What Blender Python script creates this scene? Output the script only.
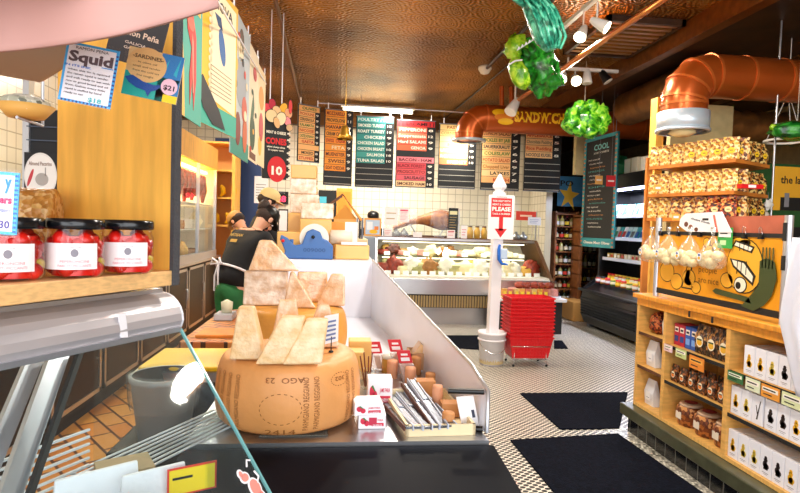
import bpy, bmesh, math, random
from mathutils import Vector, Matrix, noise
for o in list(bpy.data.objects): bpy.data.objects.remove(o)
random.seed(7)
SC = bpy.context.scene
COL = SC.collection
PI = math.pi
# ------------------------------------------------------------------ camera
F_PX = 550.0
CAM = Vector((0, 0, 1.6))
PITCH, YAW, ROLL = 0.0376, 0.1098, 0.030
_f = Vector((math.sin(YAW)*math.cos(PITCH), math.cos(YAW)*math.cos(PITCH), -math.sin(PITCH)))
_r0 = Vector((math.cos(YAW), -math.sin(YAW), 0)); _u0 = _r0.cross(_f)
_r = _r0*math.cos(ROLL) + _u0*math.sin(ROLL); _u = _u0*math.cos(ROLL) - _r0*math.sin(ROLL)
cd = bpy.data.cameras.new('camera'); cam = bpy.data.objects.new('camera', cd); COL.objects.link(cam)
R3 = Matrix((_r, _u, -_f)).transposed()
cam.matrix_world = Matrix.Translation(CAM) @ R3.to_4x4()
cd.sensor_fit = 'HORIZONTAL'; cd.sensor_width = 36.0; cd.lens = 36.0*F_PX/800.0
cd.clip_start = 0.02; cd.clip_end = 100
SC.camera = cam
def ray(px, py): return _f + _r*((px-400)/F_PX) + _u*((246.5-py)/F_PX)
def P(px, py, Y):                     # the real point seen at that place of the frame, Y metres into the shop
    d = ray(px, py); return CAM + d*(Y/d.y)
def PZ(px, py, z):                    # the same on a horizontal surface of height z
    d = ray(px, py); return CAM + d*((z-1.6)/d.z)
# ------------------------------------------------------------------ light
w = bpy.data.worlds.new('world'); SC.world = w; w.use_nodes = True
w.node_tree.nodes['Background'].inputs[0].default_value = (0.93, 0.96, 1.0, 1)
w.node_tree.nodes['Background'].inputs[1].default_value = 0.75
def area(name, loc, size, power, color=(1,1,1), rot=(0,0,0), size_y=None):
    l = bpy.data.lights.new(name, 'AREA'); l.energy = power; l.color = color; l.size = size
    if size_y: l.shape = 'RECTANGLE'; l.size_y = size_y
    else: l.shape = 'DISK'
    o = bpy.data.objects.new(name, l); COL.objects.link(o); o.location = loc; o.rotation_euler = rot; return o
WARM = (1, .92, .80)
area('front_fill_light', (0.8, -2.2, 2.2), 6.5, 185, (.95, .97, 1), (math.radians(82), 0, 0), 3.0)  # added soft fill from behind the camera, set at the open shop front
for x, y in ((0.9, 2.6), (0.9, 6.2), (-1.9, 4.5), (-1.9, 8.0), (2.5, 5.4), (2.4, 2.7), (0.9, 9.0)):
    area('ceiling_fill_light', (x, y, 3.5), 0.35, 50, WARM)  # area lights added to brighten the room, no fixture hangs there
SC.view_settings.view_transform = 'Standard'; SC.view_settings.look = 'None'
SC.view_settings.gamma = 1; SC.view_settings.exposure = 0.35
SC.view_settings.use_curve_mapping = False
# ------------------------------------------------------------------ materials
def lin(h):
    h = h.lstrip('#'); h = h if len(h) == 6 else ''.join(x*2 for x in h); c = [int(h[i:i+2], 16)/255 for i in (0, 2, 4)]
    return tuple(x/12.92 if x <= .04045 else ((x+.055)/1.055)**2.4 for x in c) + (1,)
MATS = {}
def mat(name, h, rough=.6, metal=0, var=.0, scale=12, bump=0, bscale=60, h2=None, spec=.5, coat=0, emit=0, stretch=None):
    if name in MATS: return MATS[name]
    m = bpy.data.materials.new(name); m.use_nodes = True; nt = m.node_tree; b = nt.nodes['Principled BSDF']
    c = lin(h); b.inputs['Base Color'].default_value = c; b.inputs['Roughness'].default_value = rough
    b.inputs['Metallic'].default_value = metal; b.inputs['Specular IOR Level'].default_value = spec
    b.inputs['Coat Weight'].default_value = coat
    if emit: b.inputs['Emission Color'].default_value = c; b.inputs['Emission Strength'].default_value = emit
    tc = nt.nodes.new('ShaderNodeTexCoord'); mp = nt.nodes.new('ShaderNodeMapping')
    nt.links.new(tc.outputs['Object'], mp.inputs[0])
    if stretch: mp.inputs['Scale'].default_value = stretch
    if var or h2:
        n = nt.nodes.new('ShaderNodeTexNoise'); n.inputs['Scale'].default_value = scale; n.inputs['Detail'].default_value = 4
        nt.links.new(mp.outputs[0], n.inputs[0])
        r = nt.nodes.new('ShaderNodeValToRGB'); nt.links.new(n.outputs[0], r.inputs[0])
        r.color_ramp.elements[0].position = .35; r.color_ramp.elements[1].position = .65
        c2 = lin(h2) if h2 else tuple(min(1, x*(1+var)) for x in c[:3])+(1,)
        c1 = c if h2 else tuple(x*(1-var) for x in c[:3])+(1,)
        r.color_ramp.elements[0].color = c1; r.color_ramp.elements[1].color = c2
        nt.links.new(r.outputs[0], b.inputs['Base Color'])
    if bump:
        n = nt.nodes.new('ShaderNodeTexNoise'); n.inputs['Scale'].default_value = bscale; n.inputs['Detail'].default_value = 3
        nt.links.new(mp.outputs[0], n.inputs[0]); bp = nt.nodes.new('ShaderNodeBump'); bp.inputs['Strength'].default_value = bump
        bp.inputs['Distance'].default_value = .01
        nt.links.new(n.outputs[0], bp.inputs['Height']); nt.links.new(bp.outputs[0], b.inputs['Normal'])
    MATS[name] = m; return m
def glassy(name, tint=(1, 1, 1, 1), refl=.5, rough=.02, opac=0.0, oc=(1, 1, 1, 1)):
    m = bpy.data.materials.new(name); m.use_nodes = True; nt = m.node_tree; nt.nodes.clear()
    out = nt.nodes.new('ShaderNodeOutputMaterial'); tr = nt.nodes.new('ShaderNodeBsdfTransparent'); tr.inputs[0].default_value = tint
    gl = nt.nodes.new('ShaderNodeBsdfGlossy'); gl.inputs['Roughness'].default_value = rough
    lw = nt.nodes.new('ShaderNodeLayerWeight'); pw = nt.nodes.new('ShaderNodeMath'); pw.operation = 'POWER'; pw.inputs[1].default_value = 4.0; nt.links.new(lw.outputs['Facing'], pw.inputs[0])
    fr = nt.nodes.new('ShaderNodeMath'); fr.operation = 'MULTIPLY_ADD'; fr.inputs[1].default_value = .9; fr.inputs[2].default_value = .05; nt.links.new(pw.outputs[0], fr.inputs[0])
    mu = nt.nodes.new('ShaderNodeMath'); mu.operation = 'MULTIPLY'; mu.inputs[1].default_value = refl; nt.links.new(fr.outputs[0], mu.inputs[0])
    mx = nt.nodes.new('ShaderNodeMixShader'); nt.links.new(mu.outputs[0], mx.inputs[0]); nt.links.new(tr.outputs[0], mx.inputs[1]); nt.links.new(gl.outputs[0], mx.inputs[2])
    last = mx
    if opac:
        df = nt.nodes.new('ShaderNodeBsdfDiffuse'); df.inputs[0].default_value = oc
        m2 = nt.nodes.new('ShaderNodeMixShader'); m2.inputs[0].default_value = opac
        nt.links.new(mx.outputs[0], m2.inputs[1]); nt.links.new(df.outputs[0], m2.inputs[2]); last = m2
    nt.links.new(last.outputs[0], out.inputs[0]); return m
def nodemat(name, rough=.5, metal=0):
    m = bpy.data.materials.new(name); m.use_nodes = True; nt = m.node_tree; b = nt.nodes['Principled BSDF']
    b.inputs['Roughness'].default_value = rough; b.inputs['Metallic'].default_value = metal
    tc = nt.nodes.new('ShaderNodeTexCoord'); return m, nt, b, tc
def mosaic():
    m, nt, b, tc = nodemat('mosaic_floor', .35); N = nt.nodes.new; L = nt.links.new
    sep = N('ShaderNodeSeparateXYZ'); L(tc.outputs['Object'], sep.inputs[0])
    def mt(op, a, b_=None):
        n = N('ShaderNodeMath'); n.operation = op
        for i, v in enumerate((a, b_)):
            if v is None: continue
            if isinstance(v, (int, float)): n.inputs[i].default_value = v
            else: L(v, n.inputs[i])
        return n.outputs[0]
    px, py = .060, .052
    def dots(ox, oy):
        u = mt('SUBTRACT', mt('FRACT', mt('ADD', mt('DIVIDE', sep.outputs[0], px), ox)), .5)
        v = mt('SUBTRACT', mt('FRACT', mt('ADD', mt('DIVIDE', sep.outputs[1], py), oy)), .5)
        d = mt('SQRT', mt('ADD', mt('MULTIPLY', u, u), mt('MULTIPLY', v, v)))
        return mt('LESS_THAN', d, .30)
    s = mt('MAXIMUM', dots(0, 0), dots(.5, .5))
    mix = N('ShaderNodeMix'); mix.data_type = 'RGBA'; L(s, mix.inputs[0])
    nz = N('ShaderNodeTexNoise'); nz.inputs['Scale'].default_value = 1.5; L(tc.outputs['Object'], nz.inputs[0])
    rp = N('ShaderNodeValToRGB'); rp.color_ramp.elements[0].color = lin('#d3c8b4'); rp.color_ramp.elements[1].color = lin('#efe9dc'); L(nz.outputs[0], rp.inputs[0])
    L(rp.outputs[0], mix.inputs[6]); mix.inputs[7].default_value = lin('#15120f'); L(mix.outputs[2], b.inputs['Base Color']); return m
def brick(name, c1, c2, cm, w, h, mort, rough=.5, rot=0, offset=.5, bump=.2, vert=None):
    m, nt, b, tc = nodemat(name, rough); N = nt.nodes.new; L = nt.links.new
    mp = N('ShaderNodeMapping'); L(tc.outputs['Object'], mp.inputs[0])
    if vert == 'XZ': mp.inputs['Rotation'].default_value = (math.radians(-90), 0, 0)
    elif vert == 'YZ': mp.inputs['Rotation'].default_value = (math.radians(-90), math.radians(-90), 0)
    else: mp.inputs['Rotation'].default_value = (0, 0, rot)
    br = N('ShaderNodeTexBrick'); L(mp.outputs[0], br.inputs[0]); br.inputs['Scale'].default_value = 1
    br.inputs['Brick Width'].default_value = w; br.inputs['Row Height'].default_value = h; br.inputs['Mortar Size'].default_value = mort
    br.offset = offset; br.inputs['Color1'].default_value = lin(c1); br.inputs['Color2'].default_value = lin(c2); br.inputs['Mortar'].default_value = lin(cm)
    L(br.outputs[0], b.inputs['Base Color'])
    bp = N('ShaderNodeBump'); bp.inputs['Strength'].default_value = bump; bp.inputs['Distance'].default_value = .004; bp.invert = True
    L(br.outputs['Fac'], bp.inputs['Height']); L(bp.outputs[0], b.inputs['Normal']); return m
def tin():
    m, nt, b, tc = nodemat('pressed_copper_tin', .30, .85); N = nt.nodes.new; L = nt.links.new
    n1 = N('ShaderNodeTexNoise'); n1.inputs['Scale'].default_value = .9; n1.inputs['Detail'].default_value = 5; L(tc.outputs['Object'], n1.inputs[0])
    rp = N('ShaderNodeValToRGB'); e = rp.color_ramp.elements; e[0].position = .35; e[0].color = lin('#5a340f'); e[1].position = .68; e[1].color = lin('#b57c28'); L(n1.outputs[0], rp.inputs[0])
    L(rp.outputs[0], b.inputs['Base Color'])
    br = N('ShaderNodeTexBrick'); L(tc.outputs['Object'], br.inputs[0]); br.inputs['Scale'].default_value = 1; br.offset = 0
    br.inputs['Brick Width'].default_value = .305; br.inputs['Row Height'].default_value = .305; br.inputs['Mortar Size'].default_value = .012
    sp = N('ShaderNodeSeparateXYZ'); L(tc.outputs['Object'], sp.inputs[0])
    def mt(op, a, b_=None):
        n = N('ShaderNodeMath'); n.operation = op
        for i, v in enumerate((a, b_)):
            if v is None: continue
            if isinstance(v, (int, float)): n.inputs[i].default_value = v
            else: L(v, n.inputs[i])
        return n.outputs[0]
    u = mt('SUBTRACT', mt('FRACT', mt('DIVIDE', sp.outputs[0], .305)), .5); v = mt('SUBTRACT', mt('FRACT', mt('DIVIDE', sp.outputs[1], .305)), .5)
    rr = mt('SQRT', mt('ADD', mt('MULTIPLY', u, u), mt('MULTIPLY', v, v))); th = mt('ARCTAN2', v, u)
    ros = mt('MULTIPLY', mt('SINE', mt('ADD', mt('MULTIPLY', rr, 38), mt('MULTIPLY', mt('SINE', mt('MULTIPLY', th, 4)), 1.6))), mt('COSINE', mt('MULTIPLY', th, 8)))
    wv = N('ShaderNodeTexMagic'); wv.inputs['Scale'].default_value = 10.3; wv.turbulence_depth = 3; L(tc.outputs['Object'], wv.inputs[0])
    a = N('ShaderNodeMath'); a.operation = 'ADD'; L(ros, a.inputs[0]); L(wv.outputs['Fac'], a.inputs[1])
    a2 = N('ShaderNodeMath'); a2.operation = 'SUBTRACT'; L(a.outputs[0], a2.inputs[0]); L(br.outputs['Fac'], a2.inputs[1])
    bp = N('ShaderNodeBump'); bp.inputs['Strength'].default_value = .75; bp.inputs['Distance'].default_value = .014
    L(a2.outputs[0], bp.inputs['Height']); L(bp.outputs[0], b.inputs['Normal']); return m
def leafy(name, c1, c2, c3, scale=9):
    m, nt, b, tc = nodemat(name, .22); N = nt.nodes.new; L = nt.links.new
    n1 = N('ShaderNodeTexNoise'); n1.inputs['Scale'].default_value = scale; n1.inputs['Detail'].default_value = 5; n1.inputs['Distortion'].default_value = 1.6; L(tc.outputs['Object'], n1.inputs[0])
    rp = N('ShaderNodeValToRGB'); e = rp.color_ramp.elements; e[0].position = .38; e[0].color = lin(c1); e[1].position = .66; e[1].color = lin(c3)
    q = rp.color_ramp.elements.new(.5); q.color = lin(c2); L(n1.outputs[0], rp.inputs[0]); L(rp.outputs[0], b.inputs['Base Color'])
    bp = N('ShaderNodeBump'); bp.inputs['Strength'].default_value = .6; bp.inputs['Distance'].default_value = .02; L(n1.outputs[0], bp.inputs['Height']); L(bp.outputs[0], b.inputs['Normal'])
    MATS[name] = m; return m
def speck(name, cols, scale=60, rough=.4, bump=.4):
    """broken-up surface of nuts, chips or fruit seen through cellophane"""
    m, nt, b, tc = nodemat(name, rough); N = nt.nodes.new; L = nt.links.new
    vo = N('ShaderNodeTexVoronoi'); vo.inputs['Scale'].default_value = scale; L(tc.outputs['Object'], vo.inputs[0])
    sp = N('ShaderNodeSeparateColor'); L(vo.outputs['Color'], sp.inputs[0])
    rp = N('ShaderNodeValToRGB'); rp.color_ramp.interpolation = 'CONSTANT'; L(sp.outputs[0], rp.inputs[0])
    e = rp.color_ramp.elements; e[0].color = lin(cols[0]); e[1].position = 1/len(cols); e[1].color = lin(cols[1])
    for i, c in enumerate(cols[2:], 2): q = e.new(i/len(cols)); q.color = lin(c)
    L(rp.outputs[0], b.inputs['Base Color'])
    bp = N('ShaderNodeBump'); bp.inputs['Strength'].default_value = bump; bp.inputs['Distance'].default_value = .01; L(vo.outputs['Distance'], bp.inputs['Height']); L(bp.outputs[0], b.inputs['Normal'])
    MATS[name] = m; return m
M_ = mat
WHITE = M_('white_paint', '#eceaf0', .45); PAPER = M_('white_paper', '#f2f0f2', .7); BLACK = M_('black_plastic', '#0b0b0d', .35)
MATTE = M_('matte_black', '#0d0d10', .75); RUBBER = M_('black_rubber_mat', '#0b0e18', .9, bump=.5, bscale=90, var=.35, scale=40, spec=.06)
STEEL = M_('stainless_steel', '#c3c3c6', .28, .95, bump=.05, bscale=20); ALU = M_('aluminium', '#c9cdd6', .33, .8)
CHROME = M_('chrome_wire', '#d8d8dc', .15, 1)
WOOD = M_('light_plywood', '#e8b054', .5, var=.16, scale=3.5, stretch=(1.5, 1.5, 14), bump=.08, bscale=30)
WOODY = M_('yellow_plywood', '#edb24a', .5, var=.12, scale=3, stretch=(9, 9, 1.2))
WOODL = M_('pine_board', '#d99b45', .5, var=.2, scale=5, stretch=(2, 10, 2)); WOODD = M_('dark_wood', '#5b3318', .5, var=.3, scale=6)
COPPER = M_('copper_paint_duct', '#b4541c', .28, .55, var=.10, scale=3); COPPERD = M_('dark_copper', '#5a2e12', .4, .6, var=.3, scale=5)
GLASS = glassy('clear_glass', (.97, .99, .98, 1), .45); CLEAR = glassy('clear_plastic', (.97, .97, .97, 1), .9, .12, .10)
RED = M_('red_plastic', '#d4111c', .35); YEL = M_('yellow', '#f2b90c', .5); ORG = M_('orange', '#f08a1a', .6); BLU = M_('blue_plastic', '#1c6bd0', .4)
GRY = M_('grey', '#7d7f86', .5); CREAM = M_('cream_paper', '#f3dfa6', .7); NAVY = M_('slate_blue', '#2c4676', .6)
def flat(h): return M_('paint_'+h.strip('#'), h, .6)
# ------------------------------------------------------------------ mesh builder
FONT_CACHE = {}
def text_geo(s, bold=0.0):
    k = (s, bold)
    if k in FONT_CACHE: return FONT_CACHE[k]
    c = bpy.data.curves.new('t', 'FONT'); c.body = s; c.resolution_u = 2; c.offset = bold; c.align_x = 'LEFT'; c.size = 1
    o = bpy.data.objects.new('t', c); COL.objects.link(o)
    dg = bpy.context.evaluated_depsgraph_get(); dg.update()
    me = bpy.data.meshes.new_from_object(o.evaluated_get(dg))
    v = [x.co.copy() for x in me.vertices]; f = [tuple(p.vertices) for p in me.polygons]
    bpy.data.objects.remove(o); bpy.data.curves.remove(c); bpy.data.meshes.remove(me)
    x0 = min([p.x for p in v] or [0]); x1 = max([p.x for p in v] or [1])
    FONT_CACHE[k] = (v, f, x0, x1); return FONT_CACHE[k]
class MB:
    def __init__(s): s.v = []; s.f = []; s.mi = []; s.sm = []; s.mats = []; s.M = Matrix()
    def m(s, mt):
        if mt is None: mt = WHITE
        if mt not in s.mats: s.mats.append(mt)
        return s.mats.index(mt)
    def add(s, vs, fs, mt=None, smooth=False):
        k = len(s.v); i = s.m(mt)
        s.v += [s.M @ Vector(p) for p in vs]
        for f in fs: s.f.append(tuple(a+k for a in f)); s.mi.append(i); s.sm.append(smooth)
        return s
    def box(s, x0, x1, y0, y1, z0, z1, mt=None):
        return s.add([(x0,y0,z0),(x1,y0,z0),(x1,y1,z0),(x0,y1,z0),(x0,y0,z1),(x1,y0,z1),(x1,y1,z1),(x0,y1,z1)],
                     [(0,3,2,1),(4,5,6,7),(0,1,5,4),(1,2,6,5),(2,3,7,6),(3,0,4,7)], mt)
    def hexa(s, a, b, mt=None):      # two quads joined
        return s.add(list(a)+list(b), [(3,2,1,0),(4,5,6,7),(0,1,5,4),(1,2,6,5),(2,3,7,6),(3,0,4,7)], mt)
    def prism(s, pts, o, ux, uy, dv, mt=None):
        o, ux, uy, dv = map(Vector, (o, ux, uy, dv)); n = len(pts)
        a = [o+ux*p[0]+uy*p[1] for p in pts]; b = [p+dv for p in a]
        return s.add(a+b, [tuple(range(n-1, -1, -1)), tuple(range(n, 2*n))]+[(i, (i+1) % n, n+(i+1) % n, n+i) for i in range(n)], mt)
    def cyl(s, p0, p1, r0, r1=None, n=16, mt=None, caps=True, smooth=True):
        p0, p1 = Vector(p0), Vector(p1); r1 = r0 if r1 is None else r1; d = (p1-p0).normalized()
        a = d.orthogonal().normalized(); b = d.cross(a)
        vs = [p0+(a*math.cos(t)+b*math.sin(t))*r0 for t in [2*PI*i/n for i in range(n)]]+[p1+(a*math.cos(t)+b*math.sin(t))*r1 for t in [2*PI*i/n for i in range(n)]]
        s.add(vs, [(i, (i+1) % n, n+(i+1) % n, n+i) for i in range(n)], mt, smooth)
        if caps: s.add(vs, [tuple(range(n-1, -1, -1)), tuple(range(n, 2*n))], mt)
        return s
    def tube(s, pts, r, n=10, mt=None, caps=True, close=False):
        pts = [Vector(p) for p in pts]; m = len(pts); vs = []; rr = r if isinstance(r, (list, tuple)) else [r]*m
        prev = None
        for i, p in enumerate(pts):
            t = (pts[(i+1) % m]-pts[i-1]) if close or 0 < i < m-1 else (pts[1]-pts[0] if i == 0 else pts[-1]-pts[-2])
            t.normalize()
            a = t.orthogonal().normalized() if prev is None else (prev - t*prev.dot(t)).normalized()
            prev = a; b = t.cross(a)
            vs += [p+(a*math.cos(2*PI*j/n)+b*math.sin(2*PI*j/n))*rr[i] for j in range(n)]
        fs = [(i*n+j, i*n+(j+1) % n, ((i+1) % m)*n+(j+1) % n, ((i+1) % m)*n+j) for i in range(m if close else m-1) for j in range(n)]
        s.add(vs, fs, mt, True)
        if caps and not close: s.add(vs, [tuple(range(n-1, -1, -1)), tuple((m-1)*n+j for j in range(n))], mt)
        return s
    def lathe(s, prof, c=(0,0,0), n=32, mt=None, smooth=True, sx=1, sy=1):
        c = Vector(c); vs = []
        for r, z in prof: vs += [c+Vector((r*math.cos(2*PI*j/n)*sx, r*math.sin(2*PI*j/n)*sy, z)) for j in range(n)]
        fs = [(i*n+j, i*n+(j+1) % n, (i+1)*n+(j+1) % n, (i+1)*n+j) for i in range(len(prof)-1) for j in range(n)]
        return s.add(vs, fs, mt, smooth)
    def blob(s, c, r, seed=0, amp=.15, fr=2.0, nu=20, nv=12, mt=None, rot=None, smooth=True):
        c = Vector(c); r = Vector(r) if hasattr(r, '__len__') else Vector((r, r, r)); vs = []; off = Vector((seed*3.1, seed*1.7, seed*.9))
        for i in range(nv+1):
            ph = PI*i/nv
            for j in range(nu):
                th = 2*PI*j/nu; d = Vector((math.sin(ph)*math.cos(th), math.sin(ph)*math.sin(th), math.cos(ph)))
                k = 1+amp*noise.noise(d*fr+off)*2
                p = Vector((d.x*r.x*k, d.y*r.y*k, d.z*r.z*k))
                if rot: p = rot @ p
                vs.append(c+p)
        return s.add(vs, [(i*nu+j, (i+1)*nu+j, (i+1)*nu+(j+1) % nu, i*nu+(j+1) % nu) for i in range(nv) for j in range(nu)], mt, smooth)
    # flat artwork, local x right / z up, facing -y; k = layer of paint
    def rect(s, x0, x1, z0, z1, mt, k=1, d=.0012): return s.box(x0, x1, -k*d, -(k-1)*d if k > 0 else 0, z0, z1, mt)
    def poly(s, pts, mt, k=1, d=.0012): return s.prism(pts, (0, -(k-1)*d, 0), (1,0,0), (0,0,1), (0,-d,0), mt)
    def ell(s, cx, cz, rx, rz, mt, k=1, n=18, d=.0012, rot=0):
        cr, sr = math.cos(rot), math.sin(rot)
        return s.poly([(cx+rx*math.cos(2*PI*i/n)*cr-rz*math.sin(2*PI*i/n)*sr, cz+rx*math.cos(2*PI*i/n)*sr+rz*math.sin(2*PI*i/n)*cr) for i in range(n)], mt, k, d)
    def text(s, t, x, z, size, mt, k=2, width=None, align='L', bold=.02, d=.0012, rot=0, warp=None):
        v, f, x0, x1 = text_geo(t, bold); sx = size
        if width and (x1-x0) > 0: sx = width/(x1-x0)
        wid = (x1-x0)*sx; ox = {'L': 0, 'C': -wid/2, 'R': -wid}[align]; cr, sr = math.cos(rot), math.sin(rot); out = []
        for p in v:
            a = (p.x-x0)*sx+ox; b = p.y*size; q = Vector((x+a*cr-b*sr, -k*d, z+a*sr+b*cr)); out.append(warp(q) if warp else q)
        return s.add(out, f, mt)
    def build(s, name, parent=None, loc=None, bevel=0, mats=None, rotz=0, seg=2, sub=0, solid=0):
        me = bpy.data.meshes.new(name); me.from_pydata([tuple(p) for p in s.v], [], s.f); me.update()
        for m_ in (mats or s.mats): me.materials.append(m_)
        me.polygons.foreach_set('material_index', [min(i, len(me.materials)-1) for i in s.mi]); me.polygons.foreach_set('use_smooth', s.sm)
        bm = bmesh.new(); bm.from_mesh(me); bmesh.ops.recalc_face_normals(bm, faces=bm.faces); bm.to_mesh(me); bm.free()
        o = bpy.data.objects.new(name, me); COL.objects.link(o)
        if loc is not None: o.location = loc
        if rotz: o.rotation_euler.z = rotz
        if parent is not None: o.parent = parent
        if solid: q = o.modifiers.new('solid', 'SOLIDIFY'); q.thickness = solid
        if bevel: q = o.modifiers.new('bevel', 'BEVEL'); q.width = bevel; q.segments = seg; q.limit_method = 'ANGLE'; q.angle_limit = .6
        if sub: q = o.modifiers.new('sub', 'SUBSURF'); q.levels = sub; q.render_levels = sub
        return o
def tag(o, label, cat, group=None, kind=None):
    o['label'] = label; o['category'] = cat
    if group: o['group'] = group
    if kind: o['kind'] = kind
    return o
def thing(name, label, cat, loc=(0,0,0), rz=0, group=None):
    o = bpy.data.objects.new(name, None); COL.objects.link(o); o.location = loc; o.rotation_euler.z = rz; o.empty_display_size = .05
    return tag(o, label, cat, group)
def struct(o): o['kind'] = 'structure'; return o
def dup(root, loc, rz=None, label=None, group=None, scale=None):
    r = root.copy(); COL.objects.link(r); r.location = loc
    if rz is not None: r.rotation_euler.z = rz
    if label: r['label'] = label
    if group: r['group'] = group
    if scale: r.scale = scale
    for ch in list(root.children):
        c = ch.copy(); COL.objects.link(c); c.parent = r
        for g in list(ch.children): d = g.copy(); COL.objects.link(d); d.parent = c
    return r
ORD = 'first second third fourth fifth sixth seventh eighth ninth tenth eleventh twelfth thirteenth fourteenth fifteenth sixteenth'.split()
def face(xl, Yl, xr, Yr, yt, yb):
    """place a flat sign: left edge, right edge, top and bottom of the left edge -> base point, turn, width, height"""
    a = P(xl, yb, Yl); t = P(xl, yt, Yl); b = P(xr, (yt+yb)/2, Yr)
    return Vector((a.x, a.y, a.z)), math.atan2(b.y-a.y, b.x-a.x), math.hypot(b.x-a.x, b.y-a.y), t.z-a.z
# ------------------------------------------------------------------ the room
TILE = brick('white_wall_tile', '#efe7cf', '#e4dcc4', '#b9ae93', .15, .15, .006, .25, offset=0, vert='XZ')
TILEX = brick('white_wall_tile_side', '#efe7cf', '#e4dcc4', '#b9ae93', .15, .15, .006, .25, offset=0, vert='YZ')
MOS = mosaic()
QUARRY = brick('quarry_tile', '#c9762f', '#dd9a4b', '#5b2f14', .30, .15, .010, .35, rot=.9)
TIN = tin()
def slab(name, x0, x1, y0, y1, z0, z1, m):
    b = MB(); b.box(x0, x1, y0, y1, z0, z1, m); return struct(b.build(name))
slab('floor', .25, 7.0, -2.6, 13.2, -.1, 0, MOS)
slab('floor', -3.4, .25, -2.6, 13.2, -.1, 0, QUARRY)
slab('wall_back', -3.4, 3.92, 10.7, 10.85, 0, 3.7, TILE)
slab('wall_left', -3.4, -3.2, -2.6, 13.2, 0, 3.7, TILEX)
slab('wall_right', 6.8, 7.0, -2.6, 13.2, 0, 3.7, M_('tan_plaster', '#a98a58', .7, var=.1))
slab('wall_rear', 3.92, 7.0, 13.1, 13.2, 0, 3.7, M_('dark_back_room', '#3a2c1c', .7, var=.2))
slab('wall_partition', 3.80, 3.92, 9.9, 13.1, 0, 3.7, TILEX)
slab('ceiling', -3.4, 7.0, -2.6, 13.2, 3.7, 3.8, TIN)
DKB = M_('dark_beam', '#3d2410', .5, .3, var=.4, scale=4)
slab('trim_1', 3.34, 3.46, 2.0, 13.0, 3.50, 3.70, M_('bronze_beam', '#7a4a1c', .35, .7, var=.2))
slab('trim_2', 3.46, 6.8, 2.0, 13.0, 3.62, 3.70, DKB)
slab('trim_3', 5.0, 5.15, 2.0, 13.0, 3.40, 3.62, M_('bronze_beam', '#7a4a1c'))
slab('trim_4', -3.2, 3.8, 10.55, 10.7, 3.45, 3.70, M_('cornice_bronze', '#6b441e', .35, .7, bump=.6, bscale=30))
# green side room wall and tan pillars behind the nut shelves
slab('wall_green', 4.9, 6.8, 6.6, 6.75, 0, 2.55, M_('green_wall', '#2f6b35', .6))
slab('trim_5', 3.16, 3.24, 5.30, 5.42, 0, 2.98, WOODY)
slab('trim_6', 4.06, 4.16, 5.60, 5.72, 0, 3.0, WOODY)
slab('wall_panel', 3.44, 4.14, 5.50, 5.57, 0, 2.98, M_('beige_panel', '#b9a877', .7, var=.08))
slab('wall_panel', 3.90, 4.62, 8.9, 9.0, 2.55, 3.60, M_('beige_panel', '#b9a877'))
# ------------------------------------------------------------------ ceiling things
def rod(name, label, cat, p0, p1, r, m, group=None, n=10):
    b = MB(); c = (Vector(p0)+Vector(p1))/2; b.cyl(Vector(p0)-c, Vector(p1)-c, r, n=n, mt=m); return tag(b.build(name, loc=c), label, cat, group)
rod('pipe', 'long copper pipe running under the ceiling past the hanging pickle', 'pipe', (2.45, 2.6, 3.42), (2.45, 9.5, 3.42), .03, M_('copper_pipe', '#c4763a', .3, .9))
rod('conduit', 'black conduit on the ceiling leading to the round smoke detector', 'pipe', (1.84, 2.8, 3.65), (1.82, 6.95, 3.65), .022, BLACK)
rod('conduit', 'thin dark conduit on the ceiling beyond the smoke detector', 'pipe', (2.08, 6.9, 3.68), (1.95, 10.4, 3.68), .012, BLACK)
rod('conduit', 'brown conduit along the ceiling above the picture banners', 'pipe', (-.62, 3.5, 3.66), (-.74, 10.4, 3.66), .022, M_('brown_conduit', '#6e4526', .4, .5))
b = MB(); b.lathe([(.0, .06), (.085, .06), (.09, .03), (.07, .0), (.05, -.03), (.0, -.045)], n=24, mt=M_('cream_plastic', '#e8dcc8', .4))
tag(b.build('smoke_detector', loc=(1.82, 7.08, 3.64)), 'round cream smoke detector at the end of the black conduit', 'smoke detector')
def grate(x, y, n, L):
    t = thing('ceiling_vent', 'slatted bronze air grille beside the bronze ceiling beam', 'vent', (x, y, 3.66))
    b = MB(); [b.box(-.36, .36, i*.11, i*.11+.05, -.01, .02, M_('bronze_slat', '#9a6a34', .4, .6)) for i in range(n)]; b.build('slat_panel', t)
    b = MB(); b.box(-.4, .4, -.06, -.02, -.02, .04, DKB); b.box(-.4, .4, n*.11, n*.11+.04, -.02, .04, DKB); b.box(-.4, -.36, -.06, n*.11+.04, -.02, .04, DKB); b.box(.36, .4, -.06, n*.11+.04, -.02, .04, DKB); b.build('frame', t)
grate(2.92, 5.2, 9, 1)
# ribbed flexible duct in the dark bay on the right
b = MB(); n = 34
pts = [Vector((3.98+.06*math.sin(i*.05), 5.75+i*.055, 3.36)) for i in range(n)]
b.tube(pts, [.20 if i % 2 else .235 for i in range(n)], 20, M_('dark_ribbed_foil', '#84592f', .35, .6, var=.3, scale=6))
tag(b.build('ribbed_duct'), 'dark ribbed flexible duct running back under the beam on the right', 'duct')
b = MB(); pts = [Vector((4.0+i*.085, 6.05, 2.88)) for i in range(26)]
b.tube(pts, [.17 if i % 2 else .20 for i in range(26)], 18, M_('dark_ribbed_foil', '#5b3d22'))
tag(b.build('ribbed_duct'), 'brown ribbed duct above the green watermelon at the right edge', 'duct')
def arc(c, a, b_, n, r, ux, uy):
    return [Vector(c)+Vector(ux)*r*math.cos(a+(b_-a)*i/n)+Vector(uy)*r*math.sin(a+(b_-a)*i/n) for i in range(n+1)]
def bands(b, pts, r, idx, m, nn=28):
    for i in idx:
        d = (pts[min(i+1, len(pts)-1)]-pts[max(i-1, 0)]).normalized(); b.cyl(pts[i]-d*.012, pts[i]+d*.012, r*1.035, n=nn, mt=m)
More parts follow.
